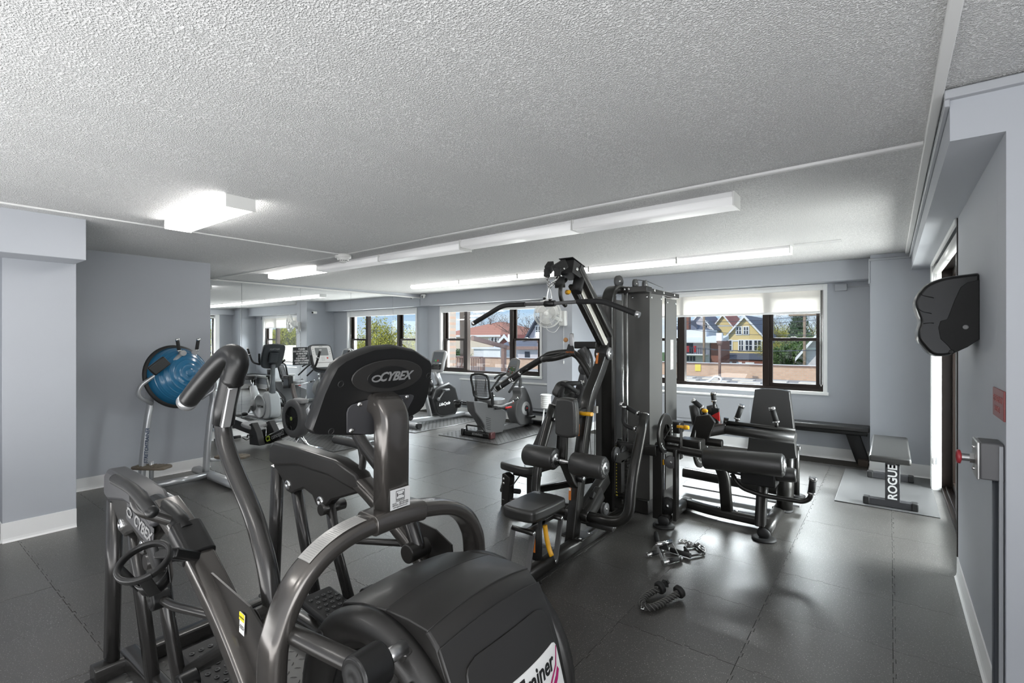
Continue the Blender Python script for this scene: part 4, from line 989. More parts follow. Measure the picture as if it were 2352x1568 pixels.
part('name_lettering', wrap(text_mesh('Trainer', .060, .0005, .15, .0012), 1.095, .588, .0165), ink_m, lw)
def swish(pts, nm):
    k = len(pts)//2; mb = MB(); vs = [(x, y, 0) for x, y in pts]; up_ = pts[:k]; dn = pts[k:][::-1]
    mb.add([(x, y, 0) for x, y in up_]+[(x, y, 0) for x, y in dn], [(i, i+1, k+i+1, k+i) for i in range(k-1)])
    return part(nm, wrap(mb.mesh(nm), 1.085, .575, .0168), magenta_m, lw)
A = [(-.10, -.058), (-.02, -.050), (.06, -.030), (.11, -.002), (.135, .035)]
swish(A+[(x+.004, y-.010+.008*(i/4)) for i, (x, y) in enumerate(A)][::-1], 'magenta_swish')
B = [(.02, -.058), (.06, -.046), (.10, -.026), (.118, -.010)]
swish(B+[(x+.006, y-.012) for x, y in B][::-1], 'magenta_swish')
# crank side
cc_ = V((-1.075, .838, .455))
m = MB(); m.disc_stack(cc_, (0,-1,0), [(0, .0), (.325, 0), (.330, .02), (.318, .045), (.285, .060), (.262, .055), (.240, .030), (.235, .010), (0, .008)], 64); dc = part('crank_cover', m, arc_hous_m, hs)
m = MB(); m.disc_stack(cc_, (0,-1,0), [(.215, .012), (.205, .022), (.185, .022), (.178, .012)], 56); part('crank_ring', m, black_m, dc)
for a in (2.3, .9, -.6):
    mm = MB(); mm.disc_stack(cc_+V((math.cos(a)*.292, -.058, math.sin(a)*.292)), (0,-1,0), [(.012, 0), (.010, .003), (.007, .003), (.006, -.004), (0, -.004)], 14); part('cover_screw', mm, rubberb_m, dc)
j_ = V((-1.02, .70, .69))
j_ = PY(850, 1535, .70)
m = MB(); m.bar([cc_+V((0, -.03, 0)), V((j_.x, .80, j_.z))], .045, .03, (0,1,0)); part('crank_arm', m, frameg_m, dc, .004)
m = MB(); m.cyl((j_.x, .655, j_.z), (j_.x, .735, j_.z), .047, 28); kj = part('crank_joint', m, black_m, dc, .006)
m = MB(); m.disc_stack((j_.x, .655, j_.z), (0,-1,0), [(.034, 0), (.032, .004), (.012, .004), (.010, .001), (0, .001)], 22); part('joint_cap', m, rubberb_m, kj)
m = MB(); m.cyl((j_.x, .735, j_.z), (j_.x, .80, j_.z), .018, 16); part('crank_pin', m, steel_m, kj)
m = MB(); m.tube([(j_.x, .695, j_.z), (-1.40, .70, j_.z-.055), (-2.02, .72, .30)], .024, 14, .1); part('drive_rod', m, arc_plate_m, dc)
m = MB(); m.disc_stack((-1.075, 1.262, .455), (0,1,0), [(0, .0), (.325, 0), (.318, .045), (.262, .055), (.235, .010), (0, .008)], 48); part('crank_cover', m, arc_hous_m, hs)
# user side of the console and a diamond plate mat under the machine
m = MB(); m.add([p-nC*.076 for p in [cc+(q-cc)*.8 for q in O3]], [tuple(range(len(O3)))]); part('display_face', m, greyp_m, con)
def tread_mat(label, x0, y0, x1, y1, mt, ang=0, grp='diamond plate mats', step=.045, th=.010):
    t = thing('equipment_mat', label, 'mat', ((x0+x1)/2, (y0+y1)/2, 0), grp)
    part('mat_sheet', MB().box((x0, y0, .0006), (x1, y1, th)), mt, t, .003)
    mb = MB(); nx = int((x1-x0-.03)/step); ny = int((y1-y0-.03)/step)
    for i in range(nx):
        for j in range(ny):
            cx = x0+.015+step*(i+.5); cy = y0+.015+step*(j+.5); a = PI/4 if (i+j) % 2 else -PI/4
            c, s = math.cos(a), math.sin(a); L, w, h = step*.40, step*.11, .0034
            b = [(cx-c*L, cy-s*L, th-.0005), (cx+s*w, cy-c*w, th-.0005), (cx+c*L, cy+s*L, th-.0005), (cx-s*w, cy+c*w, th-.0005), (cx-c*L*.4, cy-s*L*.4, th+h), (cx+c*L*.4, cy+s*L*.4, th+h)]
            mb.add(b, [(0,1,5,4), (1,2,5), (2,3,4,5), (3,0,4), (3,2,1,0)])
    r = part('raised_tread', mb, mt, t); r['kind'] = 'stuff'; return t
treadl_m = mat('tread_mat_grey', (.11, .108, .105), .38, spec=.8); treadd_m = mat('tread_mat_black', (.050, .049, .048), .33, spec=.9)
tread_mat('grey diamond plate mat under the foreground arc trainer', -2.85, .62, -.55, 1.66, treadl_m)
# ---------------------------------------------------------------- multi station gym
GY = thing('multi_gym', 'black multi station cable gym with tall weight tower in the middle of the room', 'exercise machine', (-1.7, 3.9, 0))
def foam_roller(a, b, r, par, label=None, cap=True, name='foam_roller'):
    a, b = V(a), V(b); t = (b-a).normalized(); L = (b-a).length
    m = MB(); m.disc_stack(a, t, [(r*.5, 0), (r*.86, 0), (r, r*.16), (r, L-r*.16), (r*.86, L), (r*.5, L)], 30); o = part(name, m, vinyl_m, par, label=label)
    if cap:
        for c, d in ((b, t), (a, -t)):
            m = MB(); m.disc_stack(c-d*.002, d, [(r*.56, 0), (r*.56, .007), (r*.50, .009), (r*.24, .009), (r*.20, .016), (0, .016)], 26); part('roller_cap', m, steel_m, o)
            m = MB(); ox = d.orthogonal().normalized(); oy = d.cross(ox)
            for k in range(18):
                an = 2*PI*k/18; q = ox*math.cos(an)+oy*math.sin(an); m.bar([c+q*r*.56-d*.001, c+q*r*.80-d*.001], r*.09, .005, d)
            part('cap_ribs', m, greyp_m, o)
    return o
def pulley(c, ax, r, par, w=.022, mt=None):
    ax = V(ax).normalized(); c = V(c)
    m = MB(); m.disc_stack(c-ax*w/2, ax, [(0, 0), (r, 0), (r, w*.2), (r*.86, w*.42), (r*.86, w*.58), (r, w*.8), (r, w), (0, w)], 28); o = part('pulley', m, mt or greyp_m, par)
    for s in (1, -1):
        m = MB(); m.disc_stack(c+ax*s*w*.5, ax*s, [(r*.22, 0), (r*.20, .006), (0, .008)], 14); part('axle_bolt', m, chrome_m, o)
    return o
def bolt(c, ax, par, r=.010, mt=None):
    m = MB(); m.disc_stack(c, V(ax).normalized(), [(r, 0), (r, .004), (r*.6, .007), (0, .007)], 12); return part('bolt', m, mt or chrome_m, par)
def grip(a, b, r, par, cap=True, name='hand_grip'):
    a, b = V(a), V(b); t = (b-a).normalized()
    m = MB(); m.cyl(a, b, r, 16); o = part(name, m, grip_m, par)
    m = MB(); m.cyl(a-t*.004, a+t*.010, r*1.18, 16); part('grip_collar', m, chrome_m, o)
    if cap: m = MB(); m.cyl(b-t*.006, b+t*.018, r*1.14, 16); part('grip_end_cap', m, chrome_m, o)
    return o
def pad(name, c, ux_, uy_, un, outline, th, par, label=None, bev=.018, mt=None):
    """upholstered pad: outline in (ux,uy), thickness th along -un"""
    c, ux_, uy_, un = V(c), V(ux_), V(uy_), V(un); k = len(outline)
    P = [c+ux_*a+uy_*b for a, b in outline]; mb = MB(); mb.add(P+[p-un*th for p in P], [tuple(range(k)), tuple(range(2*k-1, k-1, -1))]+[(i, (i+1) % k, k+(i+1) % k, k+i) for i in range(k)])
    return part(name, mb, mt or vinyl_m, par, bev, label=label, seg=4)
XS = -1.80
def px3(px, py, x=XS): return PX(px, py, x)
# tower: front upright with curved head, rear uprights, top beam
m = MB(); m.bar([(-1.90, 3.825, .06), (-1.90, 3.825, 1.93), (-1.90, 3.98, 1.972), (-1.90, 4.75, 1.972)], .10, .05, (1,0,0)) if False else None
m = MB(); m.sweep(rounded([(-1.90, 3.825, .06), (-1.90, 3.825, 1.945), (-1.90, 4.76, 1.945)], .17, 10), [(b, a) for a, b in rrect(.10, .055, .008, 2)], (1,0,0)); part('curved_upright', m, gym_m, GY)
m = MB(); m.bar([(-1.90, 4.72, .06), (-1.90, 4.72, 1.93)], .08, .06, (0,1,0)); part('rear_upright', m, gym_m, GY, .004)
# weight stacks
for sy in (4.10, 4.48):
    st_ = part('weight_stack', MB().box((-1.955, sy+.06, .14), (-1.86, sy+.29, .15)), gym_m, GY)
    for k in range(17):
        z = .16+k*.0262
        part('weight_plate', MB().box((-1.965, sy+.045, z), (-1.855, sy+.30, z+.0235)), gym_m, st_, .0015)
    m = MB()
    for yy in (sy+.11, sy+.235): m.cyl((-1.91, yy, .08), (-1.91, yy, 1.90), .0095, 12)
    part('guide_rod', m, chrome_m, st_)
    part('selector_stem', MB().box((-1.925, sy+.15, .60), (-1.895, sy+.20, .70)).cyl((-1.91, sy+.175, .7), (-1.91, sy+.175, 1.9), .004, 6), gym_m, st_)
    m = MB()
    for k in range(17): m.box((-1.9665, sy+.052, .166+k*.0262), (-1.9650, sy+.075, .178+k*.0262))
    part('plate_numbers', m, mat('number_yellow', (.7, .6, .1), .5) if sy < 4.2 else red_m, st_)
m = MB(); 
for x_ in (-1.84, -1.80): m.cyl((x_, 3.99, .08), (x_, 3.99, 1.90), .0095, 12)
part('guide_rod', m, chrome_m, GY)
st_ = part('weight_stack', MB().box((-1.87, 3.92, .14), (-1.76, 4.07, .15)), gym_m, GY)
for k in range(17): part('weight_plate', MB().box((-1.875, 3.915, .16+k*.0262), (-1.765, 4.075, .16+k*.0262+.0225)), gym_m, st_, .0015)
m = MB()
for k in range(17): m.box((-1.868, 3.9135, .166+k*.0262), (-1.852, 3.9155, .178+k*.0262))
part('plate_numbers', m, MATS['number_yellow'], st_)
# shrouds
shr_m = mat('shroud_panel', (.115, .113, .107), .42, metal=.35, coat=.1)
m = MB(); m.prism([(-1.905, 4.115), (-1.775, 4.10), (-1.643, 4.10), (-1.643, 4.395), (-1.655, 4.395), (-1.655, 4.112), (-1.775, 4.112), (-1.905, 4.127)], 'z', .12, 1.905); s1 = part('shroud', m, shr_m, GY, .0015)
m = MB(); m.prism([(-1.643, 4.485), (-1.643, 4.775), (-1.775, 4.82), (-1.775, 4.808), (-1.655, 4.765), (-1.655, 4.485)], 'z', .12, 1.885); s2 = part('shroud', m, shr_m, GY, .0015)
m = MB(); m.prism([(-2.16, 4.10), (-2.16, 4.80), (-2.148, 4.80), (-2.148, 4.112), (-1.96, 4.112), (-1.96, 4.10)], 'z', .12, 1.895); s3 = part('shroud', m, shr_m, GY, .0015)
for c in ((-1.642, 4.135, 1.865), (-1.642, 4.36, 1.865)): bolt(c, (1,0,0), s1)
for c in ((-1.642, 4.52, 1.845), (-1.642, 4.74, 1.845)): bolt(c, (1,0,0), s2)
for c in ((-1.80, 4.099, 1.87), (-1.67, 4.099, 1.87)): bolt(c, (0,-1,0), s1)
part('placard', MB().box((-1.643, 4.60, 1.22), (-1.6415, 4.68, 1.50)), mat('placard_grey', (.36, .35, .34), .4), s2)
m = MB()
for k in range(5): m.box((-1.6415, 4.61, 1.25+k*.05), (-1.6408, 4.67, 1.27+k*.05))
part('placard_print', m, mat('placard_print', (.5, .40, .38), .5), s2)
part('tower_base', MB().box((-2.15, 4.08, .0), (-1.65, 4.82, .12)), gym_m, GY, .006)
m = MB(); m.bar([(-1.86, 4.02, 1.935), (-1.86, 4.20, 1.935)], .14, .05, (0,0,1)); m.box((-1.93, 4.0, 1.905), (-1.63, 4.12, 1.955)); m.box((-1.70, 4.12, 1.90), (-1.64, 4.84, 1.945)); tb = part('top_beam', m, gym_m, GY, .004)
for c in ((-1.83, 3.999, 1.935), (-1.79, 3.999, 1.935)): bolt(c, (0,-1,0), tb, .012)
for c in ((-1.639, 4.2, 1.93), (-1.639, 4.42, 1.925), (-1.639, 4.7, 1.925)): bolt(c, (1,0,0), tb, .012)
pulley((-1.875, 3.98, 2.005), (1, -.25, 0), .052, tb); pulley((-1.80, 4.16, 1.993), (1, 0, 0), .045, tb); pulley((-1.735, 4.22, 1.985), (1, 0, 0), .045, tb)
m = MB(); m.tube([(-1.80, 4.2, 2.035), (-1.75, 4.3, 2.03), (-1.75, 4.7, 2.0)], .003, 6); part('cable', m, rubberb_m, tb)
# front mast
mast = smoothpath([px3(1392, 800), px3(1376, 850), px3(1352, 915), px3(1344, 970), px3(1334, 1050), px3(1313, 1246)], 7)
m = MB(); m.sweep(mast, [(b, a) for a, b in rrect(.075, .095, .014, 3)], (1,0,0)); ms = part('mast', m, gym_m, GY)
for q, a in (((1380, 822), -.45), ((1338, 985), -.12), ((1319, 1130), -.1)):
    c = px3(*q); part('warning_label', MB().obox((XS-.005, c.y-.052, c.z), (.018, .003, .085), Euler((a*.0-.22*(1 if q[1] < 900 else .3), 0, 0))), orange_m, ms)
    part('warning_label', MB().obox((XS-.005, c.y-.0545, c.z+.032), (.014, .001, .016), Euler((-.1, 0, 0))), whitel_m, ms)
pv = px3(1398, 812, -1.76)
m = MB(); m.cyl((-1.86, pv.y, pv.z), (-1.755, pv.y, pv.z), .048, 26); hub = part('pivot_hub', m, rubberb_m, ms)
m = MB(); m.disc_stack((-1.755, pv.y, pv.z), (1,0,0), [(0, 0), (.050, 0), (.050, .008), (0, .008)], 28); part('hub_cap', m, steel_m, hub); bolt((-1.747, pv.y, pv.z), (1,0,0), hub, .012)
# lat boom
bm_ = [PX(1312, 617, -1.86), PX(1392, 778, -1.86)]
m = MB(); m.bar([PX(1322, 612, -1.84), PX(1398, 768, -1.84)], .075, .085, (1,0,0)); bo = part('boom', m, gym_m, GY, .006)
m = MB(); m.bar([PX(1312, 655, -1.865), PX(1386, 803, -1.865)], .030, .045, (1,0,0)); pr_ = part('perforated_rail', m, gym_m, bo, .003)
a_, b_ = PX(1308, 657, -1.8945), PX(1380, 803, -1.8945)
m = MB(); nrm = V((0, -(b_-a_).z, (b_-a_).y)).normalized()
for k in range(10):
    c = PX(1317, 664, -1.865).lerp(PX(1386, 803, -1.865), .05+k*.098); d_ = (b_-a_).normalized(); nn = V((0, d_.z, -d_.y)); nn = nn if nn.y < 0 else -nn
    m.disc_stack(c+nn*.0155, nn, [(.0075, 0), (.0075, .001), (0, .001)], 10)
part('adjust_hole', m, ink_m, pr_)
m = MB(); m.bar([PX(1330, 655, -1.85), PX(1392, 790, -1.85)], .050, .020, (1,0,0)); part('lit_boom_face', m, mat('lit_face_cream', (.62, .60, .54), .4, metal=.6), bo)  # lit face of the boom, put in as a pale strip
e = PX(1306, 619, -1.86)
m = MB(); m.obox(e+V((0, .04, 0)), (.115, .15, .10), Euler((-.25, 0, 0))); m.obox(e+V((0, .05, .056)), (.12, .19, .006), Euler((-.25, 0, 0))); hd = part('boom_head', m, black_m, bo, .006)
m = MB(); m.cyl(e+V((.03, .10, -.06)), e+V((.03, .06, -.16)), .040, 22); m.cyl(e+V((-.06, -.03, -.05)), e+V((-.06, -.02, -.13)), .038, 22); part('head_bumper', m, rubberb_m, hd)
bolt(e+V((.058, .02, 0)), (1,0,0), hd, .014)
sw = [PX(1257, 618, -1.95), PX(1281, 616, -1.78)]
for k, c in enumerate(sw):
    m = MB(); m.obox(c+V((0, .03, .015)), (.045, .10, .06), Euler((.5, 0, .3*(1-2*k)))); m.cyl(c+V((0, 0, .0)), c+V((0, -.005, -.055)), .024, 16); s_ = part('cable_stop', m, rubberb_m, bo, .004)
    bolt(c+V((.024, .04, 0)), (1,0,0), s_, .008)
    m = MB(); m.tube([c+V((0, .06, .02)), e+V((0, .0, .02))], .004, 6); part('cable', m, rubberb_m, s_)
cc1 = PX(1262, 662, -1.86)
m = MB(); m.chain([sw[0]+V((0, 0, -.055)), cc1], .0042, .036); m.chain([sw[1]+V((0, 0, -.055)), cc1], .0042, .036); part('chain', m, chrome_m, bo)
m = MB(); bar_c = PX(1263, 697, -1.86)
for s_ in (-1, 1):
    P = smoothpath([cc1+V((0, 0, .01)), cc1+V((s_*.014, 0, -.03)), cc1+V((s_*.018, 0, -.075)), bar_c+V((s_*.008, 0, .035)), bar_c+V((0, 0, .02))], 4); m.tube(P, .0038, 7)
part('snap_hook', m, chrome_m, bo)
hk = smoothpath([PX(1300, 642, -1.90), PX(1289, 655, -1.90), PX(1287, 675, -1.90), PX(1291, 692, -1.90), PX(1299, 702, -1.90)], 5)
m = MB(); m.tube(hk, .015, 12); part('adjust_handle', m, gym_m, bo)
c = PX(1303, 671, -1.88); m = MB(); m.cyl(c, c+V((.03, -.02, 0)), .020, 6, .014); m.ball(c, .018); part('release_knob', m, yellow_m, bo)
# lat bar (a thing of its own)
LB = thing('lat_bar', 'wide black lat pulldown bar with angled grips hanging from a chain', 'bar', bar_c)
yb = bar_c.y; zl = PY(1155, 700, yb); zr = PY(1385, 689, yb)
Lp = [PY(1090, 741, yb), PY(1155, 701, yb), PY(1205, 699, yb)]; Rp = [PY(1326, 693, yb), PY(1385, 691, yb), PY(1462, 721, yb)]
m = MB(); m.tube([Lp[2], bar_c, Rp[0]], .0125, 14); part('bar_shaft', m, greyp_m, LB)
for P in (Lp, Rp):
    m = MB(); m.tube(P, .0175, 16, .06); g = part('bar_grip', m, grip_m, LB)
    e0, e1 = (P[0], P[1]) if P is Lp else (P[2], P[1]); d_ = (e0-e1).normalized(); m = MB(); m.cyl(e0-d_*.006, e0+d_*.02, .0185, 16); part('end_cap', m, chrome_m, g)
m = MB(); m.cyl(bar_c-V((.04, 0, 0)), bar_c+V((.04, 0, 0)), .021, 16); m.cyl(bar_c-V((0, 0, 0)), bar_c+V((0, 0, .03)), .010, 10); part('swivel_hub', m, black_m, LB)
# chest pad with yellow lever
cp = PX(1299, 961, XS); m_ = smooth2d([(-.075, -.135), (.075, -.135), (.098, -.07), (.092, .10), (.06, .145), (-.06, .145), (-.092, .10), (-.098, -.07)], 4)
pad('chest_pad', (XS-.01, cp.y, cp.z), (1,0,0), (0,0,1), (0,-1,0), [(a*.86, b*.95) for a, b in m_], .075, GY)
m = MB(); m.bar([(XS, cp.y+.07, cp.z+.0), (XS, cp.y+.36, cp.z+.03)], .05, .06, (0,0,1)); t_ = part('pad_arm', m, gym_m, GY, .005)
c = PX(1343, 949, -1.74); m = MB(); m.sweep([c+V((-.05, 0, 0)), c+V((0, -.02, 0)), c+V((.075, -.03, .004))], rrect(.038, .026, .012, 3), (0,0,1)); part('adjust_lever', m, yellow_m, t_)
# thigh rollers on their post
rc = PX(1300, 1060, XS); ry = rc.y; rz = rc.z
foam_roller((XS-.34, ry, rz+.005), (XS-.085, ry, rz+.005), .077, GY); foam_roller((XS+.055, ry, rz), (XS+.30, ry, rz), .077, GY)
m = MB(); m.cyl((XS-.36, ry, rz), (XS+.31, ry, rz), .014, 14); part('roller_axle', m, chrome_m, GY)
m = MB(); m.bar([(XS-.02, ry, rz), (XS+.0, ry+.08, rz-.16), (XS, ry+.14, rz-.20)], .045, .06, (1,0,0), .06); m.bar([(XS-.06, ry+.10, rz+.42), (XS-.06, ry+.06, rz-.05)], .04, .05, (1,0,0)); rp = part('roller_post', m, gym_m, GY, .004)
c = PX(1331, 1097, XS+.03); m = MB(); m.cyl(c+V((-.04, 0, 0)), c+V((.035, 0, 0)), .030, 20); part('post_clamp', m, black_m, rp); bolt(c+V((.035, 0, 0)), (1,0,0), rp, .018)
m = MB(); m.ball(c+V((.02, .02, .055)), .018); part('pull_pin', m, yellow_m, rp)
# pressing arms: wide U
ay, az = 3.42, .966; w_ = .39
for s_ in (-1, 1):
    top = V((XS+s_*w_, ay, az)); pth = [top, V((XS+s_*w_, ay-.10, .76)), V((XS+s_*w_, ay-.22, .54)), V((XS+s_*w_, ay-.27, .24)), V((XS+s_*.02, ay-.27, .235))]
    m = MB(); m.tube(pth, .036, 20, .16); a = part('press_arm', m, gym_m, GY)
    m = MB(); m.disc_stack(top-V((0, 0, .002)), (0, .35, 1), [(.037, -.004), (.037, .004), (.02, .010), (0, .010)], 20); part('end_cap', m, chrome_m, a)
    h1 = top+V((0, .03, -.03)); m = MB()
    m.cyl(top+V((0, 0, -.02)), top+V((-s_*.05, .01, -.005)), .014, 12); part('grip_stub', m, gym_m, a)
    grip(top+V((-s_*.05, .01, -.005)), top+V((-s_*.19, .04, .045)), .017, a)
    q0 = top+V((0, -.05, -.11)); m = MB(); m.tube([q0, q0+V((-s_*.10, .01, .005)), q0+V((-s_*.15, .02, .03)), q0+V((-s_*.15, .03, .14))], .015, 12, .04); part('lower_grip', m, grip_m, a)
    m = MB(); m.cyl(q0+V((-s_*.045, .005, .002)), q0+V((-s_*.06, .006, .003)), .018, 14); part('grip_collar', m, chrome_m, a); m = MB(); m.cyl(q0+V((-s_*.15, .03, .14)), q0+V((-s_*.15, .031, .158)), .018, 14); part('grip_end_cap', m, chrome_m, a)
m = MB(); m.cyl((XS-.09, ay-.27, .235), (XS+.09, ay-.27, .235), .045, 22); m.bar([(XS+.02, ay-.26, .235), (XS+.02, ay+.12, .42)], .11, .07, (1,0,0)); part('press_yoke', m, gym_m, GY, .006)
# foot peg, seat, linkage, base rail
fp = PX(1335, 1222, XS)
c0, c1 = PX(1318, 1215, XS+.03), PX(1390, 1232, XS+.24)
m = MB(); m.cyl((XS-.05, fp.y, .185), (XS+.06, fp.y, .185), .026, 16); part('peg_mount', m, gym_m, GY)
foam_roller((XS+.05, fp.y, .185), (XS+.26, fp.y, .185), .034, GY, name='foot_peg')
foam_roller((XS-.26, fp.y, .185), (XS-.05, fp.y, .185), .034, GY, name='foot_peg')
sc_ = V((XS+.01, 2.575, .485)); sl = smooth2d([(-.085, -.19), (.085, -.19), (.122, -.12), (.128, .12), (.10, .185), (-.10, .185), (-.128, .12), (-.122, -.12)], 4)
pad('seat', sc_, (1,0,0), (0,1,0), (0,0,1), sl, .075, GY, bev=.022)
m = MB(); m.box((XS-.03, 2.52, .37), (XS+.03, 2.72, .412)).box((XS-.025, 2.60, .30), (XS+.025, 2.68, .37)); sb = part('seat_bracket', m, gym_m, GY, .003)
m = MB(); m.cyl((XS+.0, 2.62, .10), (XS+.0, 2.62, .36), .034, 20); gs = part('height_cylinder', m, rubberb_m, sb); part('warning_label', MB().box((XS-.011, 2.584, .15), (XS+.011, 2.5865, .24)), orange_m, gs)
m = MB(); m.sweep(smoothpath([(XS+.075, 2.60, .335), (XS+.085, 2.60, .27), (XS+.105, 2.60, .20), (XS+.125, 2.60, .155)], 4), rrect(.022, .034, .010, 3), (0,1,0)); part('seat_lever', m, yellow_m, sb)
for s_ in (-1, 1):
    for (t0, b0) in (((2.47, .325), (2.40, .07)), ((2.79, .325), (2.72, .07))):
        m = MB(); m.bar([(XS+s_*.075, t0[0], t0[1]), (XS+s_*.075, b0[0], b0[1])], .012, .036, (1,0,0)); l_ = part('linkage_bar', m, greyp_m, sb, .002)
        bolt((XS+s_*.082, t0[0], t0[1]), (s_, 0, 0), l_, .015); bolt((XS+s_*.082, b0[0], b0[1]), (s_, 0, 0), l_, .015)
m = MB(); m.cyl((XS-.08, 2.47, .325), (XS+.08, 2.47, .325), .016, 12); m.cyl((XS-.08, 2.79, .325), (XS+.08, 2.79, .325), .016, 12); m.bar([(XS, 2.47, .325), (XS, 2.79, .325)], .05, .03, (0,0,1)); part('linkage_tube', m, gym_m, sb)
m = MB(); m.sweep([(XS+.03, 2.34, .055), (XS+.03, 3.86, .055)], rrect(.085, .09, .03, 4), (0,0,1)); br = part('base_rail', m, gym_m, GY)
part('base_plate', MB().box((XS-.05, 2.42, .0), (XS+.11, 2.52, .012)), gym_m, GY, .003); part('base_plate', MB().box((XS-.08, 3.03, .095), (XS+.10, 3.19, .107)), gym_m, GY, .003)
for c in ((XS+.07, 3.05, .107), (XS-.05, 3.17, .107), (XS+.07, 3.17, .107)): bolt(c, (0,0,1), br, .012)
# low pulleys and small beam at the tower foot
for yy, zz in ((3.60, .615), (3.74, .600)): pulley((-1.72, yy, zz-.02), (1,0,0), .062, GY, .02, rubberb_m)
m = MB(); m.prism([(3.56, .545), (3.66, .515), (3.80, .54), (3.80, .60), (3.58, .60)], 'x', -1.712, -1.700); m.box((-1.74, 3.66, .28), (-1.70, 3.72, .54)); part('pulley_bracket', m, gym_m, GY, .003)
m = MB(); m.bar([px3(1345, 1190, -1.74), px3(1378, 1130, -1.74)], .12, .06, (1,0,0)); lk = part('swing_box', m, gym_m, GY, .01)
c = px3(1366, 1145, -1.74); part('latch', MB().obox(c+V((0, -.03, .03)), (.03, .05, .05), Euler((.9, 0, 0))), rubberb_m, lk, .004)
pulley(px3(1389, 1168, -1.70), (1,0,0), .045, GY, .03)
m = MB()
for (p, q) in (((1366, 830), (1366, 1120)), ((1355, 1000), (1362, 1120))): 
    m.tube([PX(p[0], p[1], -1.88), PX(q[0], q[1], -1.88)], .0028, 6)
part('cable', m, rubberb_m, GY)
m = MB(); m.obox(px3(1366, 940, -1.86), (.05, .03, .055)); part('cable_block', m, mat('block_grey', (.28, .27, .25), .5), GY, .004)
# second station to the left: long back pad, head pad, seat, overhead arm
bp_o = smooth2d([(-.13, -.33), (.13, -.33), (.165, -.24), (.10, .30), (.07, .345), (-.07, .345), (-.10, .30), (-.165, -.24)], 4)
b0, b1 = V((-2.545, 3.70, .43)), V((-2.27, 3.70, 1.06)); up_ = (b1-b0).normalized(); nb = V((-up_.z, 0, up_.x))
pad('back_pad', (b0+b1)/2, (0,1,0), up_, nb, bp_o, .075, GY)
hpo = smooth2d([(-.10, -.06), (.10, -.06), (.12, 0), (.08, .065), (-.08, .065), (-.12, 0)], 4)
pad('head_pad', PY(1287, 889, 3.70), (0,1,0), up_, nb, hpo, .07, GY, bev=.02)
so_l = smooth2d([(-.16, -.13), (.16, -.15), (.17, .15), (-.14, .14), (-.18, .05), (-.18, -.05)], 4)
pad('seat', (-2.66, 3.66, .385), (1,0,0), (0,1,0), (0,0,1), so_l, .07, GY, bev=.02)
m = MB(); m.box((-2.74, 3.60, .265), (-2.50, 3.72, .31)).box((-2.60, 3.62, .05), (-2.52, 3.70, .28)); m.bar([(-2.60, 3.66, .30), (-2.30, 3.70, .42), (-2.26, 3.72, 1.10)], .06, .07, (0,1,0), .08); s2_ = part('seat_frame', m, gym_m, GY, .004)
m = MB(); m.tube(rounded([(-2.72, 3.60, .275), (-2.84, 3.58, .20), (-2.80, 3.50, .16), (-2.68, 3.52, .20), (-2.66, 3.6, .275)], .02), .006, 8); part('seat_handle', m, rubberb_m, s2_)
m = MB(); m.cyl((-2.86, 3.58, .115), (-2.66, 3.60, .13), .022, 14); part('foot_peg', m, rubberb_m, s2_)
m = MB(); m.prism([(-2.80, .0), (-2.72, .0), (-2.70, .27), (-2.76, .30), (-2.79, .29)], 'y', 3.50, 3.58); f_ = part('front_leg', m, gym_m, s2_, .008)
for z_ in (.21, .25): bolt((-2.765, 3.499, z_), (0,-1,0), s2_, .011)
m = MB(); m.bar([(-2.80, 3.52, .04), (-1.95, 3.86, .04)], .07, .06, (0,0,1)); m.bar([(-2.60, 3.68, .13), (-2.0, 3.92, .30)], .06, .06, (0,0,1)); part('base_rail', m, gym_m, GY, .01)
c = PX(1203, 1022, -2.60); m = MB(); m.cyl((-2.62, 3.62, .40), (-2.62, 3.62, .49), .005, 8); m.obox((-2.60, 3.62, .50), (.06, .03, .02)); part('pull_pin', m, rubberb_m, s2_, .004)
oa = smoothpath([PY(1142, 892, 3.7), PY(1190, 858, 3.7), PY(1245, 824, 3.7), PY(1268, 813, 3.7), PY(1318, 812, 3.7), PY(1346, 846, 3.7), PY(1362, 880, 3.72)], 6)
m = MB(); m.tube(oa, .030, 18); ov = part('overhead_arm', m, gym_m, GY)
m = MB(); d_ = (oa[0]-oa[1]).normalized(); m.cyl(oa[0]-d_*.004, oa[0]+d_*.012, .031, 18); part('end_cap', m, steel_m, ov)
m = MB(); m.tube(smoothpath([PY(1246, 826, 3.66), PY(1275, 822, 3.62), PY(1310, 812, 3.66)], 5), .026, 14); part('inner_bend', m, gym_m, ov)
for a, b in (((1152, 888), (1172, 874)), ((1178, 872), (1194, 858))): grip(PY(*a, 3.62), PY(*b, 3.62), .019, ov)
for a_, b_, c_ in (((1283, 935), (1295, 880), (1338, 880)), ((1289, 880), (1302, 884), (1326, 900))):
    m = MB(); m.tube([PY(*a_, 3.5), PY(*b_, 3.5), PY(*c_, 3.62)], .019, 14, .06); part('press_handle', m, grip_m, GY)
    m = MB(); q = PY(*c_, 3.62); m.cyl(q-V((.012, 0, 0)), q+V((.012, 0, 0)), .024, 14); part('grip_collar', m, chrome_m, GY)
m = MB(); m.bar([PY(1312, 960, 3.9), PY(1340, 880, 3.9), PY(1352, 830, 3.9), PY(1338, 800, 3.9)], .09, .08, (0,1,0), .1); part('rear_boom', m, mat('gym_grey', (.13, .13, .13), .3, metal=.5, coat=.3), GY, .008)
m = MB(); m.box(PY(1324, 800, 3.95)-V((0, .05, .0)), PY(1374, 792, 3.95)+V((0, .05, .03))); part('boom_cross', m, gym_m, GY, .01)
pulley(PY(1342, 846, 3.80), (1, -.4, 0), .055, GY, .03)
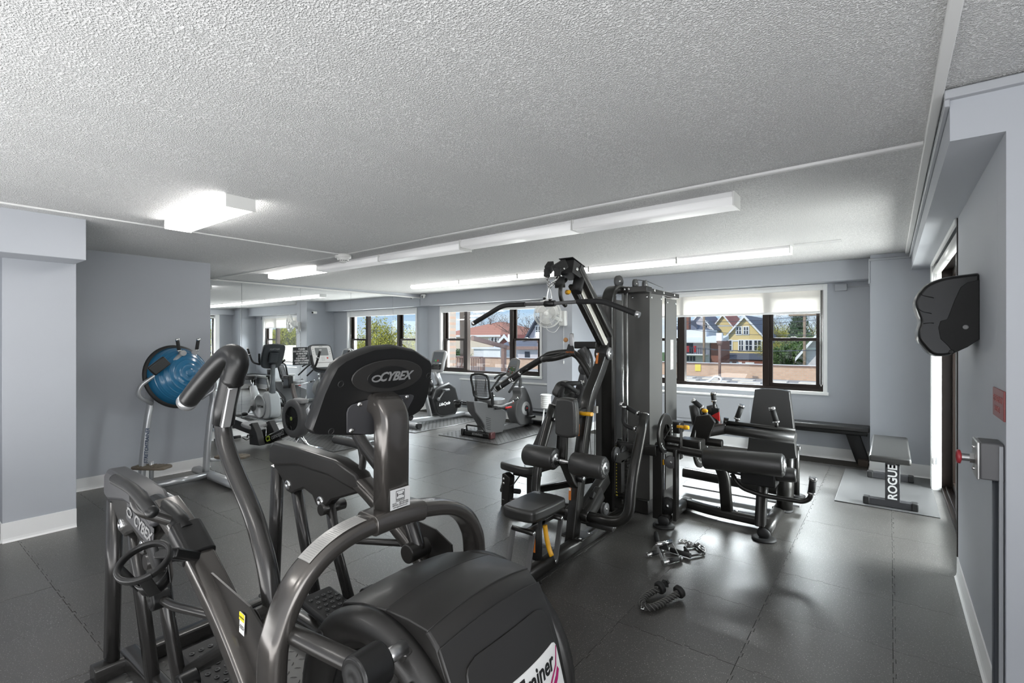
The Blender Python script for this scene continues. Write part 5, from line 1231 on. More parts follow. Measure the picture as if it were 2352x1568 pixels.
c = PY(1312, 790, 3.6); tg = part('pulley_shield', MB().prism([(c.x-.05, c.z-.09), (c.x+.045, c.z-.09), (c.x+.02, c.z+.0), (c.x-.02, c.z+.0)], 'y', 3.58, 3.60), black_m, GY, .004)
m = MB(); m.box((c.x-.004, 3.575, c.z-.02), (c.x+.035, 3.59, c.z+.09)); part('pin_plate', m, steel_m, tg, .008)
m = MB(); m.ball((c.x-.035, 3.57, c.z+.035), .020); part('orange_knob', m, mat('orange_plastic', (.60, .30, .12), .5), tg)
place_text('shield_lettering', 'MATRIX', .022, orange_m, tg, (c.x+.0, 3.578, c.z-.068), (1,0,0), (0,0,1), ext=.0003)
# leg extension station on the right
m = MB(); m.bar([(-1.85, 3.90, .60), (-1.50, 3.90, .60)], .05, .085, (0,0,1)); part('cross_beam', m, gym_m, GY, .006)
for (xa, ya, yb2, zt) in ((-1.45, 3.90, 4.50, .075), (-.755, 4.10, 4.92, .075)):
    m = MB(); m.sweep([(xa, ya, .052), (xa, yb2, .052)], rrect(.085, .08, .03, 4), (0,0,1)); r_ = part('foot_rail', m, gym_m, GY)
    m = MB(); m.ball((xa, ya, .047), .050, (.95, .5, .84), 18, 10); part('rail_end_cap', m, rubberb_m, r_)
    m = MB(); m.disc_stack((xa, ya+.01, .0), (0,0,1), [(0, 0), (.085, 0), (.085, .012), (.06, .018), (0, .018)], 26); part('levelling_foot', m, rubberb_m, r_)
    m = MB(); m.disc_stack((xa, yb2, .0), (0,0,1), [(0, 0), (.085, 0), (.085, .012), (.06, .018), (0, .018)], 26); part('levelling_foot', m, rubberb_m, r_)
m = MB(); m.sweep(smoothpath([(-1.45, 4.42, .06), (-1.25, 4.36, .06), (-1.08, 4.34, .06), (-.76, 4.34, .055)], 4), rrect(.08, .075, .025, 3), (0,0,1)); part('cross_rail', m, gym_m, GY)
m = MB(); m.bar([(-1.075, 4.34, .09), (-1.10, 4.34, .40), (-1.20, 4.34, .55)], .09, .07, (0,1,0), .15, .02, True); q = part('seat_post', m, gym_m, GY)
for dx in (-.07, .07): bolt((-1.075+dx, 4.34, .10), (0,0,1), q, .014)
m = MB(); m.box((-1.54, 3.90, .05), (-1.46, 3.955, .62)).box((-1.385, 3.93, .05), (-1.355, 4.0, .62)); q = part('cam_column', m, gym_m, GY, .005)
pulley((-1.43, 3.95, .16), (.2, -1, 0), .065, q, .035, rubberb_m); pulley((-1.40, 3.93, .52), (.6, -1, 0), .050, q, .03); 
m = MB(); m.cyl((-1.46, 3.93, .49), (-1.46, 3.93, .53), .012, 10); part('pull_pin', m, yellow_m, q)
for cx_, R_, cz_, yc_ in ((-1.475, .165, .735, 3.98), (-1.36, .22, .58, 4.55)):
    m = MB(); m.disc_stack((cx_, yc_, cz_), (1,0,0), [(R_*.45, 0), (R_*.9, 0), (R_, .004), (R_, .020), (R_*.9, .024), (R_*.45, .024)], 44); cm = part('cam_wheel', m, gym_m, GY)
    m = MB()
    for k in range(16):
        an = -2.6+k*.20; m.disc_stack((cx_+.024, yc_+math.cos(an)*R_*.78, cz_+math.sin(an)*R_*.78), (1,0,0), [(.009, 0), (.009, .001), (0, .001)], 8)
    part('adjust_hole', m, mat('hole_grey', (.4, .4, .4), .5), cm)
    m = MB()
    for k in range(4):
        an = k*PI/2+.4; m.bar([V((cx_+.012, yc_, cz_)), V((cx_+.012, yc_+math.cos(an)*R_*.5, cz_+math.sin(an)*R_*.5))], .01, .04, (1,0,0))
    part('cam_spoke', m, gym_m, cm)
zr_ = .60; m = MB(); m.cyl((-1.55, 4.0, zr_+.02), (-1.12, 4.0, zr_), .032, 20); m.cyl((-1.50, 4.0, zr_+.09), (-1.34, 4.0, zr_+.085), .028, 18); m.prism([(3.97, zr_-.06), (4.03, zr_-.06), (4.02, zr_+.20), (3.98, zr_+.20)], 'x', -1.345, -1.335); part('roller_arm', m, gym_m, GY, .003)
c = V((-1.31, 3.99, .80)); m = MB(); m.cyl(c-V((.06, 0, 0)), c, .012, 10); m.cyl(c, c+V((.035, 0, 0)), .020, 8, .015); part('pull_pin', m, yellow_m, GY)
foam_roller((-1.16, 4.0, .575), (-.605, 4.0, .60), .083, GY)
foam_roller((-.70, 4.12, .50), (-.545, 4.13, .51), .052, GY, cap=False)
m = MB(); m.obox((-.79, 4.14, .455), (.24, .16, .10)); m.add([(-1.05, 4.06, .50), (-1.05, 4.22, .50), (-.66, 4.06, .44), (-.66, 4.22, .44), (-1.0, 4.06, .47), (-1.0, 4.22, .47)], [(0,1,3,2), (4,5,3,2), (0,1,5,4), (0,2,4), (1,3,5)]); part('pivot_box', m, black_m, GY, .015)
m = MB(); m.bar([(-.785, 4.13, .09), (-.770, 4.14, .42)], .07, .09, (0,1,0)); part('front_post', m, gym_m, GY, .02)
m = MB(); m.cyl((-.71, 4.72, .08), (-.71, 4.72, .42), .062, 24); part('rear_post', m, gym_m, GY)
m = MB(); hp_ = [(-.98, 4.10, .46), (-.92, 4.08, .37), (-.76, 4.10, .33), (-.50, 4.12, .33), (-.46, 4.12, .36), (-.45, 4.12, .40)]; m.tube(hp_, .017, 12, .06); hs_ = part('side_handle', m, gym_m, GY)
grip((-.45, 4.12, .40), (-.44, 4.12, .50), .023, hs_)
# padded thigh bar with two grips
m = MB(); m.sweep([(-1.11, 4.5, .735), (-.60, 4.5, .715)], rrect(.16, .075, .035, 4), (0,0,1)); tb_ = part('thigh_bar', m, vinyl_m, GY)
m = MB(); m.cyl((-1.12, 4.5, .79), (-.60, 4.5, .775), .018, 14); m.cyl((-1.13, 4.5, .76), (-1.12, 4.5, .83), .02, 12); part('bar_tube', m, gym_m, tb_)
for gx in (-1.035, -.735):
    s_ = -1 if gx < -.9 else 1
    m = MB(); m.tube([(gx, 4.5, .785), (gx-s_*0-.0, 4.5, .83)], .014, 12); part('grip_stem', m, gym_m, tb_)
    grip((gx, 4.5, .83), (gx+(.035 if gx < -.9 else -.03), 4.5, .935), .022, tb_)
m = MB(); m.bar([(-1.12, 4.5, .74), (-1.28, 4.44, .70), (-1.36, 4.40, .62), (-1.33, 4.36, .52)], .09, .07, (0,1,0), .07); m.prism([(-1.40, .62), (-1.25, .62), (-1.18, .80), (-1.23, .86), (-1.34, .84)], 'y', 4.38, 4.42); m.cyl((-1.30, 4.42, .62), (-1.13, 4.42, .62), .035, 18); part('thigh_bar_arm', m, gym_m, GY, .006)
# rear leg press: tall back pad, rails, posts
po = smooth2d([(-.165, -.30), (.165, -.30), (.19, -.22), (.145, .22), (.11, .285), (-.11, .285), (-.145, .22), (-.19, -.22)], 5)
pad('back_pad', (-.845, 4.92, .765), (1,0,0), (0,.05,1), (0,-1,0), po, .085, GY, bev=.025)
m = MB(); m.box((-.90, 5.0, .10), (-.80, 5.07, .80)); m.bar([(-1.62, 4.93, .40), (-.80, 4.97, .37)], .08, .08, (0,0,1)); m.bar([(-1.62, 4.90, .20), (-.76, 4.93, .17)], .09, .085, (0,0,1)); part('press_rail', m, gym_m, GY, .008)
for (x_, y_, h_, r_) in ((-.716, 5.44, .49, .026), (-.745, 5.22, .46, .036)):
    m = MB(); m.cyl((x_, y_, .01), (x_, y_, h_), r_, 16); q = part('corner_post', m, gym_m, GY)
    m = MB(); m.disc_stack((x_, y_, .0), (0,0,1), [(0, 0), (.075, 0), (.075, .012), (.05, .018), (0, .018)], 22); part('levelling_foot', m, rubberb_m, q)
    bolt((x_+r_, y_, h_-.03), (1,0,0), q, .02)
part('cross_plate', MB().box((-1.62, 4.88, .06), (-.62, 5.0, .075)), lgrey_m, GY)
# upright pads and grips seen behind the thigh bar
a, b = PY(1604, 975, 4.75), PY(1597, 935, 4.75); foam_roller(a, b+(b-a)*.15, .055, GY, cap=False)
a, b = PY(1646, 975, 4.75), PY(1635, 932, 4.75); foam_roller(a, b+(b-a)*.05, .048, GY, cap=False)
m = MB(); m.tube([PY(1630, 972, 4.65), PY(1620, 950, 4.65), PY(1612, 935, 4.65)], .018, 12); m.tube([PY(1603, 972, 4.65), PY(1612, 952, 4.65), PY(1620, 942, 4.65)], .012, 10); m.tube([PY(1648, 972, 4.65), PY(1641, 935, 4.65), PY(1640, 920, 4.65)], .014, 10); part('lever_arm', m, gym_m, GY)
grip(PY(1613, 937, 4.65), PY(1594, 921, 4.65), .022, GY); grip(PY(1640, 921, 4.65), PY(1638, 904, 4.65), .022, GY)
m = MB(); m.ball(PY(1619, 943, 4.62), .022, (1.3, 1, .8)); part('pull_pin', m, yellow_m, GY)
c = PY(1643, 947, 4.60); m = MB(); m.box(c-V((.035, .01, .03)), c+V((.035, .01, .04))); rb = part('clip_body', m, black_m, GY, .005); m = MB(); m.prism([(c.x-.03, c.z-.03), (c.x+.04, c.z-.075), (c.x+.035, c.z+.01), (c.x+.0, c.z-.01)], 'y', c.y-.014, c.y-.004); part('red_flag', m, red_m, rb)
m = MB(); m.box((-1.52, 4.20, .70), (-1.42, 4.32, .80)).box((-1.40, 4.1, .55), (-1.22, 4.25, .68)); part('linkage_box', m, gym_m, GY, .012)
# ---------------------------------------------------------------- mats on the floor
tread_mat('black diamond plate mat under the recumbent bike', -5.65, 5.49, -4.44, 7.06, treadd_m)
tread_mat('black diamond plate mat under the upright bike by the left window', -7.25, 5.37, -6.06, 7.05, treadd_m)
tread_mat('black diamond plate mat in front of the mirror under the silver bike', -7.5, 3.80, -5.90, 5.00, treadd_m)
rm = thing('exercise_mat', 'thin plain black rubber mat under the black flat bench by the sliding door', 'mat', (-.03, 6.2, 0))
part('mat_sheet', MB().box((-.415, 5.49, .0006), (.335, 6.95, .008)), mk_rubber('mat_rubber', (.052, .052, .052), (.10, .10, .10), .42), rm, .003)
# ---------------------------------------------------------------- recumbent bike
RB = thing('recumbent_bike', 'dark grey recumbent exercise bike with mesh backrest under the left window', 'exercise bike', (-5.03, 6.4, 0))
X5 = -5.03
def r5(px, py, dx=0): return PX(px, py, X5+dx)
z5 = .012
rr = [(1079,921),(1083,945),(1096,962),(1104,976),(1106,997),(1146,991),(1154,958),(1153,942),(1130,930),(1100,922)]
m = MB(); m.prism([(r5(*q).y, r5(*q).z) for q in rr], 'x', X5-.085, X5+.085); b_ = part('seat_base', m, greyp_m, RB, .015)
m = MB()
for k in range(7): c = r5(1122, 960+k*4.2, .086); m.obox(c, (.004, .11, .007), Euler((-.32, 0, 0)))
part('vent_slots', m, ink_m, b_)
m = MB(); m.box((X5-.27, r5(1098, 1003).y-.04, z5), (X5+.25, r5(1098, 1003).y+.05, z5+.085)); rf = part('rear_foot', m, black_m, RB, .02)
m = MB(); yq = r5(1098, 1003).y; m.box((X5+.25, yq-.05, z5), (X5+.30, yq+.06, z5+.10)); part('foot_cap', m, mat('cap_maroon', (.06, .02, .02), .4), rf, .012)
m = MB(); m.box((X5-.32, yq-.05, z5), (X5-.27, yq+.06, z5+.10)); part('foot_cap', m, black_m, rf, .012)
m = MB(); m.tube([(X5-.20, yq-.03, z5+.08), (X5-.20, yq-.05, z5+.17), (X5+.12, yq-.05, z5+.17), (X5+.18, yq-.03, z5+.08)], .013, 12, .04); part('lift_handle', m, black_m, rf)
place_text('brand_lettering', 'SCHWINN', .045, lgrey_m, rf, (X5+.02, yq-.0415, z5+.042), (1,0,0), (0,0,1), ext=.0006, bold=.0008)
m = MB(); m.bar([(X5, 5.75, z5+.06), (X5, 7.15, z5+.05)], .12, .07, (0,0,1)); part('main_beam', m, greyp_m, RB, .015)
m = MB(); m.box((X5-.25, 7.12, z5), (X5+.25, 7.20, z5+.08)); part('front_foot', m, black_m, RB, .015)
bk = [(-.145, 0), (.145, 0), (.16, .12), (.125, .42), (-.125, .42), (-.16, .12)]
p_b = r5(1118, 905); m = MB(); c0 = V((X5, 5.83, .60)); upb = V((0, -.22, .975)).normalized()
fr_ = [c0+V((a, 0, 0))+upb*b for a, b in smooth2d([(-.14, 0), (.14, 0), (.165, .16), (.15, .36), (-.15, .36), (-.165, .16)], 4)]
m.tube(fr_+[fr_[0]], .018, 8, caps=False); bf = part('backrest_frame', m, black_m, RB)
m = MB()
for k in range(22):
    t = -.15+k*.0143
    a = c0+V((max(-.14, t-.06), 0, 0))+upb*.02; b = c0+V((min(.14, t+.06), 0, 0))+upb*.35; m.bar([a, b], .006, .003, (0,1,0))
for k in range(9): m.bar([c0+V((-.15, 0, 0))+upb*(.03+k*.04), c0+V((.15, 0, 0))+upb*(.03+k*.04)], .004, .003, (0,1,0))
q = part('mesh_back', m, greyp_m, bf); q['kind'] = 'stuff'
m = MB(); m.bar([c0+V((-.165, .02, .1)), c0+V((-.17, .05, -.12))], .05, .03, (1,0,0)); m.bar([c0+V((.165, .02, .1)), c0+V((.17, .05, -.12))], .05, .03, (1,0,0)); m.bar([c0+V((-.17, .05, -.12)), c0+V((.17, .05, -.12))], .04, .05, (0,0,1)); part('backrest_bracket', m, black_m, bf, .008)
so = smooth2d([(-.19, -.14), (.19, -.14), (.20, .05), (.10, .20), (-.10, .20), (-.20, .05)], 4); pad('seat', (X5, 6.06, .565), (1,0,0), (0,1,0), (0,0,1), so, .07, RB, mt=mat('grey_vinyl', (.20, .20, .20), .35))
for s_ in (-1, 1):
    m = MB(); m.tube([(X5+s_*.16, 5.86, .50), (X5+s_*.24, 6.0, .47), (X5+s_*.25, 6.28, .51)], .013, 10, .05); sh_ = part('side_rail', m, lgrey_m, RB); grip((X5+s_*.25, 6.28, .51), (X5+s_*.25, 6.40, .55), .018, sh_)
m = MB(); m.tube([(X5-.18, 5.80, .50), (X5-.30, 5.70, .52)], .012, 8); ring = [V((X5-.36+math.cos(2*PI*i/20)*.065, 5.66+math.sin(2*PI*i/20)*.065, .54)) for i in range(21)]; m.tube(ring, .009, 8); m.disc_stack((X5-.36, 5.66, .44), (0,0,1), [(0, 0), (.05, 0), (.062, .10), (.057, .10), (.046, .006), (0, .006)], 22); part('cup_holder', m, black_m, RB)
m = MB(); m.cyl((X5+.12, 6.0, .42), (X5+.17, 6.18, .42), .012, 10); lv_ = part('recline_lever', m, rubberb_m, RB); m = MB(); m.cyl((X5+.17, 6.18, .42), (X5+.19, 6.32, .42), .016, 10); part('red_grip', m, red_m, lv_)
whl = smooth2d([(6.66, .10), (6.56, .28), (6.60, .46), (6.72, .56), (6.70, .68), (6.82, .70), (6.90, .62), (7.03, .40), (7.06, .20), (6.98, .07), (6.80, .05)], 4)
m = MB(); m.prism(whl, 'x', X5-.10, X5+.10); wh = part('drive_housing', m, greyp_m, RB, .03, seg=3)
m = MB(); m.disc_stack((X5+.10, 6.84, .335), (1,0,0), [(0, 0), (.115, 0), (.115, .008), (.10, .012), (0, .012)], 36); d_ = part('silver_disc', m, mat('disc_grey', (.40, .40, .40), .4), wh)
m = MB(); m.disc_stack((X5+.112, 6.84, .335), (1,0,0), [(.05, 0), (.045, .012), (0, .016)], 22); m.bar([(X5+.135, 6.84, .335), (X5+.135, 6.86, .20)], .022, .03, (1,0,0)); m.box((X5+.14, 6.80, .18), (X5+.24, 6.93, .215)); part('crank_and_pedal', m, rubberb_m, wh)
m = MB(); m.disc_stack((X5+.128, 6.84, .335), (1,0,0), [(.018, 0), (.014, .006), (0, .006)], 14); part('red_hub', m, red_m, wh)
m = MB(); m.tube([(X5, 6.80, .68), (X5, 6.84, .84), (X5, 6.70, .90), (X5, 6.60, .95)], .028, 14, .08); part('console_stem', m, greyp_m, RB)
cn = r5(1176, 843); cn.x = X5; upc = V((0, .42, .90)).normalized(); nc_ = V((0, -.90, .42)).normalized()
co_ = [(a*.7, b) for a, b in smooth2d([(-.13, -.14), (.13, -.14), (.15, 0), (.12, .15), (.0, .175), (-.12, .15), (-.15, 0)], 4)]
cs = pad('console', cn-nc_*.01, (1,0,0), upc, nc_, co_, .06, RB, mt=greyp_m)
def cpl(a, b, w, h, mt, nm, par, off=.002):
    c = cn-nc_*.01; mb = MB(); P = [c+V((a+x, 0, 0))+upc*(b+y)+nc_*o for o in (0, off) for x, y in ((-w/2, -h/2), (w/2, -h/2), (w/2, h/2), (-w/2, h/2))]; mb.add(P, [(0,3,2,1), (4,5,6,7), (0,1,5,4), (1,2,6,5), (2,3,7,6), (3,0,4,7)]); return part(nm, mb, mt, par)
screen_m = mat('lcd_screen', (.12, .13, .14), .15)
cpl(0, .085, .14, .085, screen_m, 'screen', cs); cpl(0, -.055, .15, .13, black_m, 'keypad', cs)
rk = random.Random(5); keyc = [mat('key_green', (.05, .35, .08), .5), mat('key_red', (.5, .04, .03), .5), mat('key_amber', (.5, .35, .05), .5), mat('key_white', (.6, .6, .6), .5)]
for i in range(5):
    for j in range(5): cpl(-.055+i*.0275, -.105+j*.025, .012, .009, keyc[rk.choice([0, 0, 1, 2, 3, 3])], 'key', cs, .004)
for s_ in (-1, 1):
    m = MB(); m.tube([(X5, 6.64, .93), (X5+s_*.16, 6.58, .93), (X5+s_*.20, 6.44, .90), (X5+s_*.19, 6.36, .86)], .016, 12, .06); part('console_handle', m, rubberb_m, RB)
m = MB(); m.tube([(X5+.02, 6.66, .90), (X5+.17, 6.62, .93), (X5+.19, 6.52, .88), (X5+.19, 6.26, .66)], .018, 12, .06); part('long_handlebar', m, rubberb_m, RB)
m = MB(); m.tube([(X5-.02, 6.66, .90), (X5-.17, 6.62, .93), (X5-.19, 6.52, .88), (X5-.19, 6.26, .66)], .018, 12, .06); part('long_handlebar', m, rubberb_m, RB)
# ---------------------------------------------------------------- upright bike by the window
LF = thing('upright_bike', 'black and silver upright exercise bike by the left window, half behind the arc trainer', 'exercise bike', (-6.6, 6.4, 0))
X6 = -6.58
def r6(px, py, dx=0): return PX(px, py, X6+dx)
hs6 = [(991,893),(1003,885),(1023,877),(1038,889),(1047,922),(1042,943),(1038,950),(1007,957),(994,950),(984,915)]
m = MB(); m.prism([(r6(*q).y, r6(*q).z) for q in hs6], 'x', X6-.10, X6+.10); h6 = part('drive_housing', m, mat('black_charcoal', (.028, .028, .029), .3), LF, .02, seg=3)
m = MB(); m.prism([(a*.9+6.47*.1, b*.9+.045) for a, b in [(r6(*q).y, r6(*q).z) for q in hs6]], 'x', X6+.098, X6+.106); part('side_panel', m, black_m, h6, .004)
c = r6(1006, 916, .11); m = MB(); m.disc_stack(c, (1,0,0), [(.035, 0), (.03, .03), (0, .03)], 20); e_ = r6(1021, 896, .14); m.bar([c+V((.02, 0, 0)), e_], .02, .04, (1,0,0)); m.obox(e_+V((.04, 0, .01)), (.09, .11, .03)); part('crank_and_pedal', m, steel_m, h6, .004)
c = r6(1021, 927, .108); place_text('script_lettering', 'LifeCycle', .075, whitel_m, h6, c, (0, 1, .05), (0,0,1), shear=.4, bold=.0012, ext=.0006)
m = MB(); m.sweep([r6(1000, 852), r6(1014, 888)], rrect(.10, .09, .03, 3), (1,0,0)); part('console_post', m, silver_m, LF)
m = MB(); m.tube([r6(985, 870), r6(992, 890), r6(983, 905)], .05, 14, .05); part('seat_column', m, black_m, LF)
cn = r6(1004, 828); cn.x = X6; upc = V((0, .30, .95)).normalized(); nc_ = V((0, -.95, .30)).normalized()
c6 = pad('console', cn, (1,0,0), upc, nc_, [(a, b) for a, b in smooth2d([(-.15, -.20), (.15, -.20), (.165, .0), (.15, .19), (-.15, .19), (-.165, .0)], 3)], .06, LF, mt=lgrey_m)
cn = cn+nc_*.01
cpl(0, .045, .26, .24, screen_m, 'screen', c6, .003); cpl(0, -.13, .26, .07, black_m, 'console_base', c6, .02); cpl(-.03, .0, .04, .03, keyc[0], 'green_key', c6, .006); cpl(.025, .0, .04, .03, keyc[1], 'red_key', c6, .006)
for i in range(6): cpl(-.10+i*.04, -.05, .022, .012, keyc[3] if i % 2 else lgrey_m, 'key', c6, .006)
m = MB(); m.bar([(X6, 5.60, .10), (X6, 7.12, .07)], .11, .08, (0,0,1)); part('base_beam', m, silver_m, LF, .03)
for yy, w_ in ((5.64, .28), (7.08, .27)):
    m = MB(); m.cyl((X6-w_, yy, .06), (X6+w_, yy, .06), .042, 18); q = part('cross_foot', m, silver_m, LF)
    for s_ in (-1, 1):
        m = MB(); m.cyl((X6+s_*w_, yy, .058), (X6+s_*(w_+.06), yy, .055), .046, 18); part('foot_cap', m, rubberb_m, q)
m = MB(); m.bar([(X6, 6.2, .10), (X6, 5.98, .85)], .06, .07, (1,0,0)); part('seat_post', m, silver_m, LF, .01)
pad('saddle', (X6, 5.94, .93), (1,0,0), (0,1,0), (0,0,1), smooth2d([(-.11, -.13), (.11, -.13), (.10, 0), (.03, .14), (-.03, .14), (-.10, 0)], 4), .07, LF)
m = MB(); m.tube([(X6-.22, 6.05, 1.05), (X6-.22, 6.25, 1.08), (X6, 6.38, .98), (X6+.22, 6.25, 1.08), (X6+.22, 6.05, 1.05)], .018, 12, .08); part('handlebar', m, rubberb_m, LF)
# ---------------------------------------------------------------- silver bike facing the mirror
MX = thing('upright_bike', 'silver white exercise bike with light console in front of the mirror', 'exercise bike', (-6.8, 4.45, 0))
YM = 4.45; bodyw_m = mat('pearl_plastic', (.55, .56, .56), .3, coat=.3)
m = MB(); m.prism(smooth2d([(-7.28, .12), (-7.30, .40), (-7.22, .55), (-7.08, .56), (-6.98, .42), (-6.80, .38), (-6.66, .30), (-6.66, .14), (-6.9, .08)], 4), 'y', YM-.10, YM+.10); mb_ = part('body_shell', m, bodyw_m, MX, .02)
for s_ in (-1, 1):
    m = MB(); m.disc_stack((-6.95, YM+s_*.10, .30), (0, s_, 0), [(0, 0), (.215, 0), (.215, .015), (.19, .022), (.185, .012), (0, .012)], 40); q = part('drive_disc', m, bodyw_m, mb_)
    m = MB(); m.disc_stack((-6.72, YM+s_*.11, .30), (0, s_, 0), [(0, 0), (.11, 0), (.11, .012), (0, .016)], 28); m.bar([(-6.72, YM+s_*.145, .30), (-6.60, YM+s_*.145, .16)], .02, .03, (0,1,0)); part('crank_cover', m, lgrey_m, mb_)
    m = MB(); m.ball((-6.60, YM+s_*.21, .14), .06, (1, .9, .55)); part('pedal', m, rubberb_m, mb_)
place_text('brand_lettering', 'MATRIX', .06, ink_m, mb_, (-6.99, YM-.118, .30), (1,0,0), (0,0,1), ext=.0006, bold=.0012)
m = MB(); m.sweep([(-7.18, YM, .50), (-7.20, YM, .72), (-7.22, YM, 1.06)], rrect(.08, .10, .03, 3), (0,1,0), scales=[1.3, .8, .75]); part('console_post', m, mat('grey_post', (.20, .21, .22), .35), MX)
m = MB(); m.sweep([(-6.66, YM, .30), (-6.47, YM, .62)], rrect(.11, .13, .04, 3), (0,1,0), scales=[1.2, .85]); part('seat_tube', m, bodyw_m, MX)
m = MB(); m.cyl((-6.48, YM, .60), (-6.43, YM, .74), .022, 16); part('seat_post', m, chrome_m, MX)
pad('saddle', (-6.40, YM, .83), (1,0,0), (0,1,0), (0,0,1), smooth2d([(-.14, -.03), (-.14, .03), (0, .10), (.12, .12), (.14, 0), (.12, -.12), (0, -.10)], 4), .08, MX)
for xx in (-7.42, -6.05):
    m = MB(); m.cyl((xx, YM-.27, .062), (xx, YM+.27, .062), .038, 18); q = part('cross_foot', m, lgrey_m, MX)
    for s_ in (-1, 1):
        m = MB(); m.cyl((xx, YM+s_*.27, .060), (xx, YM+s_*.33, .058), .044, 18); part('foot_cap', m, rubberb_m, q)
m = MB(); m.bar([(-7.42, YM, .07), (-6.05, YM, .07)], .08, .05, (0,0,1)); part('base_beam', m, lgrey_m, MX, .02)
cn = V((-7.19, 4.44, 1.235)); upc = V((-.36, 0, .93)).normalized(); nc_ = V((.93, 0, .36)).normalized(); uxm = V((0, 1, 0))
def mpl(a, b, outline, th, mt, nm, par, off=0, bev=.003):
    P = [cn+uxm*(a+x)+upc*(b+y)+nc_*off for x, y in outline]; k = len(P); mb = MB(); mb.add(P+[p+nc_*th for p in P], [tuple(range(k)), tuple(range(2*k-1, k-1, -1))]+[(i, (i+1) % k, k+(i+1) % k, k+i) for i in range(k)]); return part(nm, mb, mt, par, bev)
cm_ = mpl(0, 0, smooth2d([(-.19, -.13), (-.12, -.24), (.12, -.24), (.19, -.13), (.20, .13), (.16, .20), (.0, .215), (-.16, .20), (-.20, .13)], 3), .07, mat('console_dark', (.045, .05, .055), .4), 'console', MX, -.07, .02)
mpl(0, 0, rrect(.34, .36, .04, 4), .004, mat('console_face', (.62, .62, .61), .4), 'face_plate', cm_, .0)
mpl(0, .08, rrect(.22, .13, .01, 2), .004, mat('lcd_grey', (.17, .18, .18), .2), 'screen', cm_, .003)
for i in range(3):
    for j in range(4): mpl(-.02+i*.02, -.07+j*.018, rrect(.010, .008, .002, 1), .003, lgrey_m, 'key', cm_, .003, 0)
for a, b, mt in ((-.11, -.03, lgrey_m), (.08, -.03, keyc[1])): mpl(a, b, circ(.014, 16), .004, mt, 'round_key', cm_, .003, 0)
for j in range(3): mpl(.145, .04+j*.04, circ(.007, 10), .003, lgrey_m, 'key', cm_, .003, 0); mpl(-.145, .04+j*.04, circ(.007, 10), .003, lgrey_m, 'key', cm_, .003, 0)
mpl(0, -.105, rrect(.25, .006, .002, 1), .004, greyp_m, 'shelf_line', cm_, .003, 0)
place_text('console_lettering', 'MATRIX', .018, greyp_m, cm_, cn+upc*.165+nc_*.006, uxm, upc, ext=.0003)
m = MB(); bc = cn-nc_*.09; m.obox(bc+upc*-.02, (.05, .17, .20), Euler((0, -.35, 0))); q = part('rear_cover', m, MATS['console_dark'], cm_, .02)
place_text('rear_lettering', 'MATRIX', .05, lgrey_m, cm_, cn-nc_*.0715+upc*.13, -uxm, upc, ext=.0005, bold=.001)
m = MB(); m.tube(rounded([cn+uxm*-.21+V((.02, 0, .02)), cn+uxm*-.20+V((.05, 0, -.17)), cn+V((.12, 0, -.22)), cn+uxm*.20+V((.05, 0, -.17)), cn+uxm*.26+V((.02, 0, -.10))], .10), .017, 14); hb = part('handlebar', m, grip_m, MX)
for s_ in (-1, 1):
    m = MB(); m.tube([cn+uxm*s_*.19+V((.05, 0, -.17)), cn+uxm*s_*.24+V((.20, 0, -.14)), cn+uxm*s_*.25+V((.30, 0, .01))], .016, 14, .07); part('horn_tube', m, grip_m, hb)
    grip(cn+uxm*s_*.25+V((.29, 0, -.005)), cn+uxm*s_*.255+V((.35, 0, .10)), .0175, hb)
m = MB(); m.disc_stack(cn+V((.06, -.01, -.36)), (0,0,1), [(0, 0), (.036, 0), (.043, .09), (.038, .09), (.033, .006), (0, .006)], 20); m.cyl(cn+V((.05, -.01, -.30)), cn+V((-.02, -.01, -.28)), .012, 8); part('cup_holder', m, greyp_m, MX)
# ---------------------------------------------------------------- rowing machine
RW = thing('rowing_machine', 'black and grey air rowing machine with round fan in front of the mirror', 'rowing machine', (-6.6, 3.45, 0))
fc_ = V((-6.19, 3.38, .475))
m = MB(); m.disc_stack(fc_, (0,1,0), [(.155, .0), (.165, -.008), (.235, -.004), (.250, .012), (.252, .12), (.24, .135), (.05, .14), (0, .14)], 48); fw = part('flywheel_cover', m, greyp_m, RW)
m = MB(); m.disc_stack(fc_+V((0, .03, 0)), (0,-1,0), [(0, 0), (.16, 0)], 40); part('fan_cavity', m, ink_m, fw)
m = MB()
for r_ in (.03, .05, .07, .09, .11, .13, .15):
    ring = [fc_+V((math.cos(2*PI*i/36)*r_, -.003, math.sin(2*PI*i/36)*r_)) for i in range(37)]; m.sweep(ring, circ(.0022, 5), None, False)
for k in range(5):
    a = 2*PI*k/5+.3; m.bar([fc_+V((0, -.002, 0)), fc_+V((math.cos(a)*.16, -.002, math.sin(a)*.16))], .004, .010, (0,1,0))
part('fan_grille', m, blackm_m, fw)
m = MB(); m.disc_stack(fc_+V((0, -.004, 0)), (0,-1,0), [(.026, 0), (.024, .006), (0, .008)], 20); part('hub_badge', m, mat('hub_green', (.30, .40, .08), .5), fw)
m = MB(); m.box(fc_+V((-.02, .02, .20)), fc_+V((.20, .13, .262))); part('wrap_cover', m, lgrey_m, fw, .02)
for s_ in (-1, 1):
    m = MB(); m.tube([fc_+V((.06, .07, -.2)), (fc_.x+.10, fc_.y+.07+s_*.10, .10), (fc_.x+.14, fc_.y+.07+s_*.28, .035)], .022, 12, .05); part('front_leg', m, chrome_m, RW)
a = fc_+V((-.05, .07, -.14)); b = V((-6.98, 3.45, .085)); m = MB(); m.bar([a, b], .10, .11, (0,0,1)); mf = part('main_frame', m, black_m, RW, .01)
d_ = (a-b).normalized(); upf = V((-d_.z, 0, d_.x))
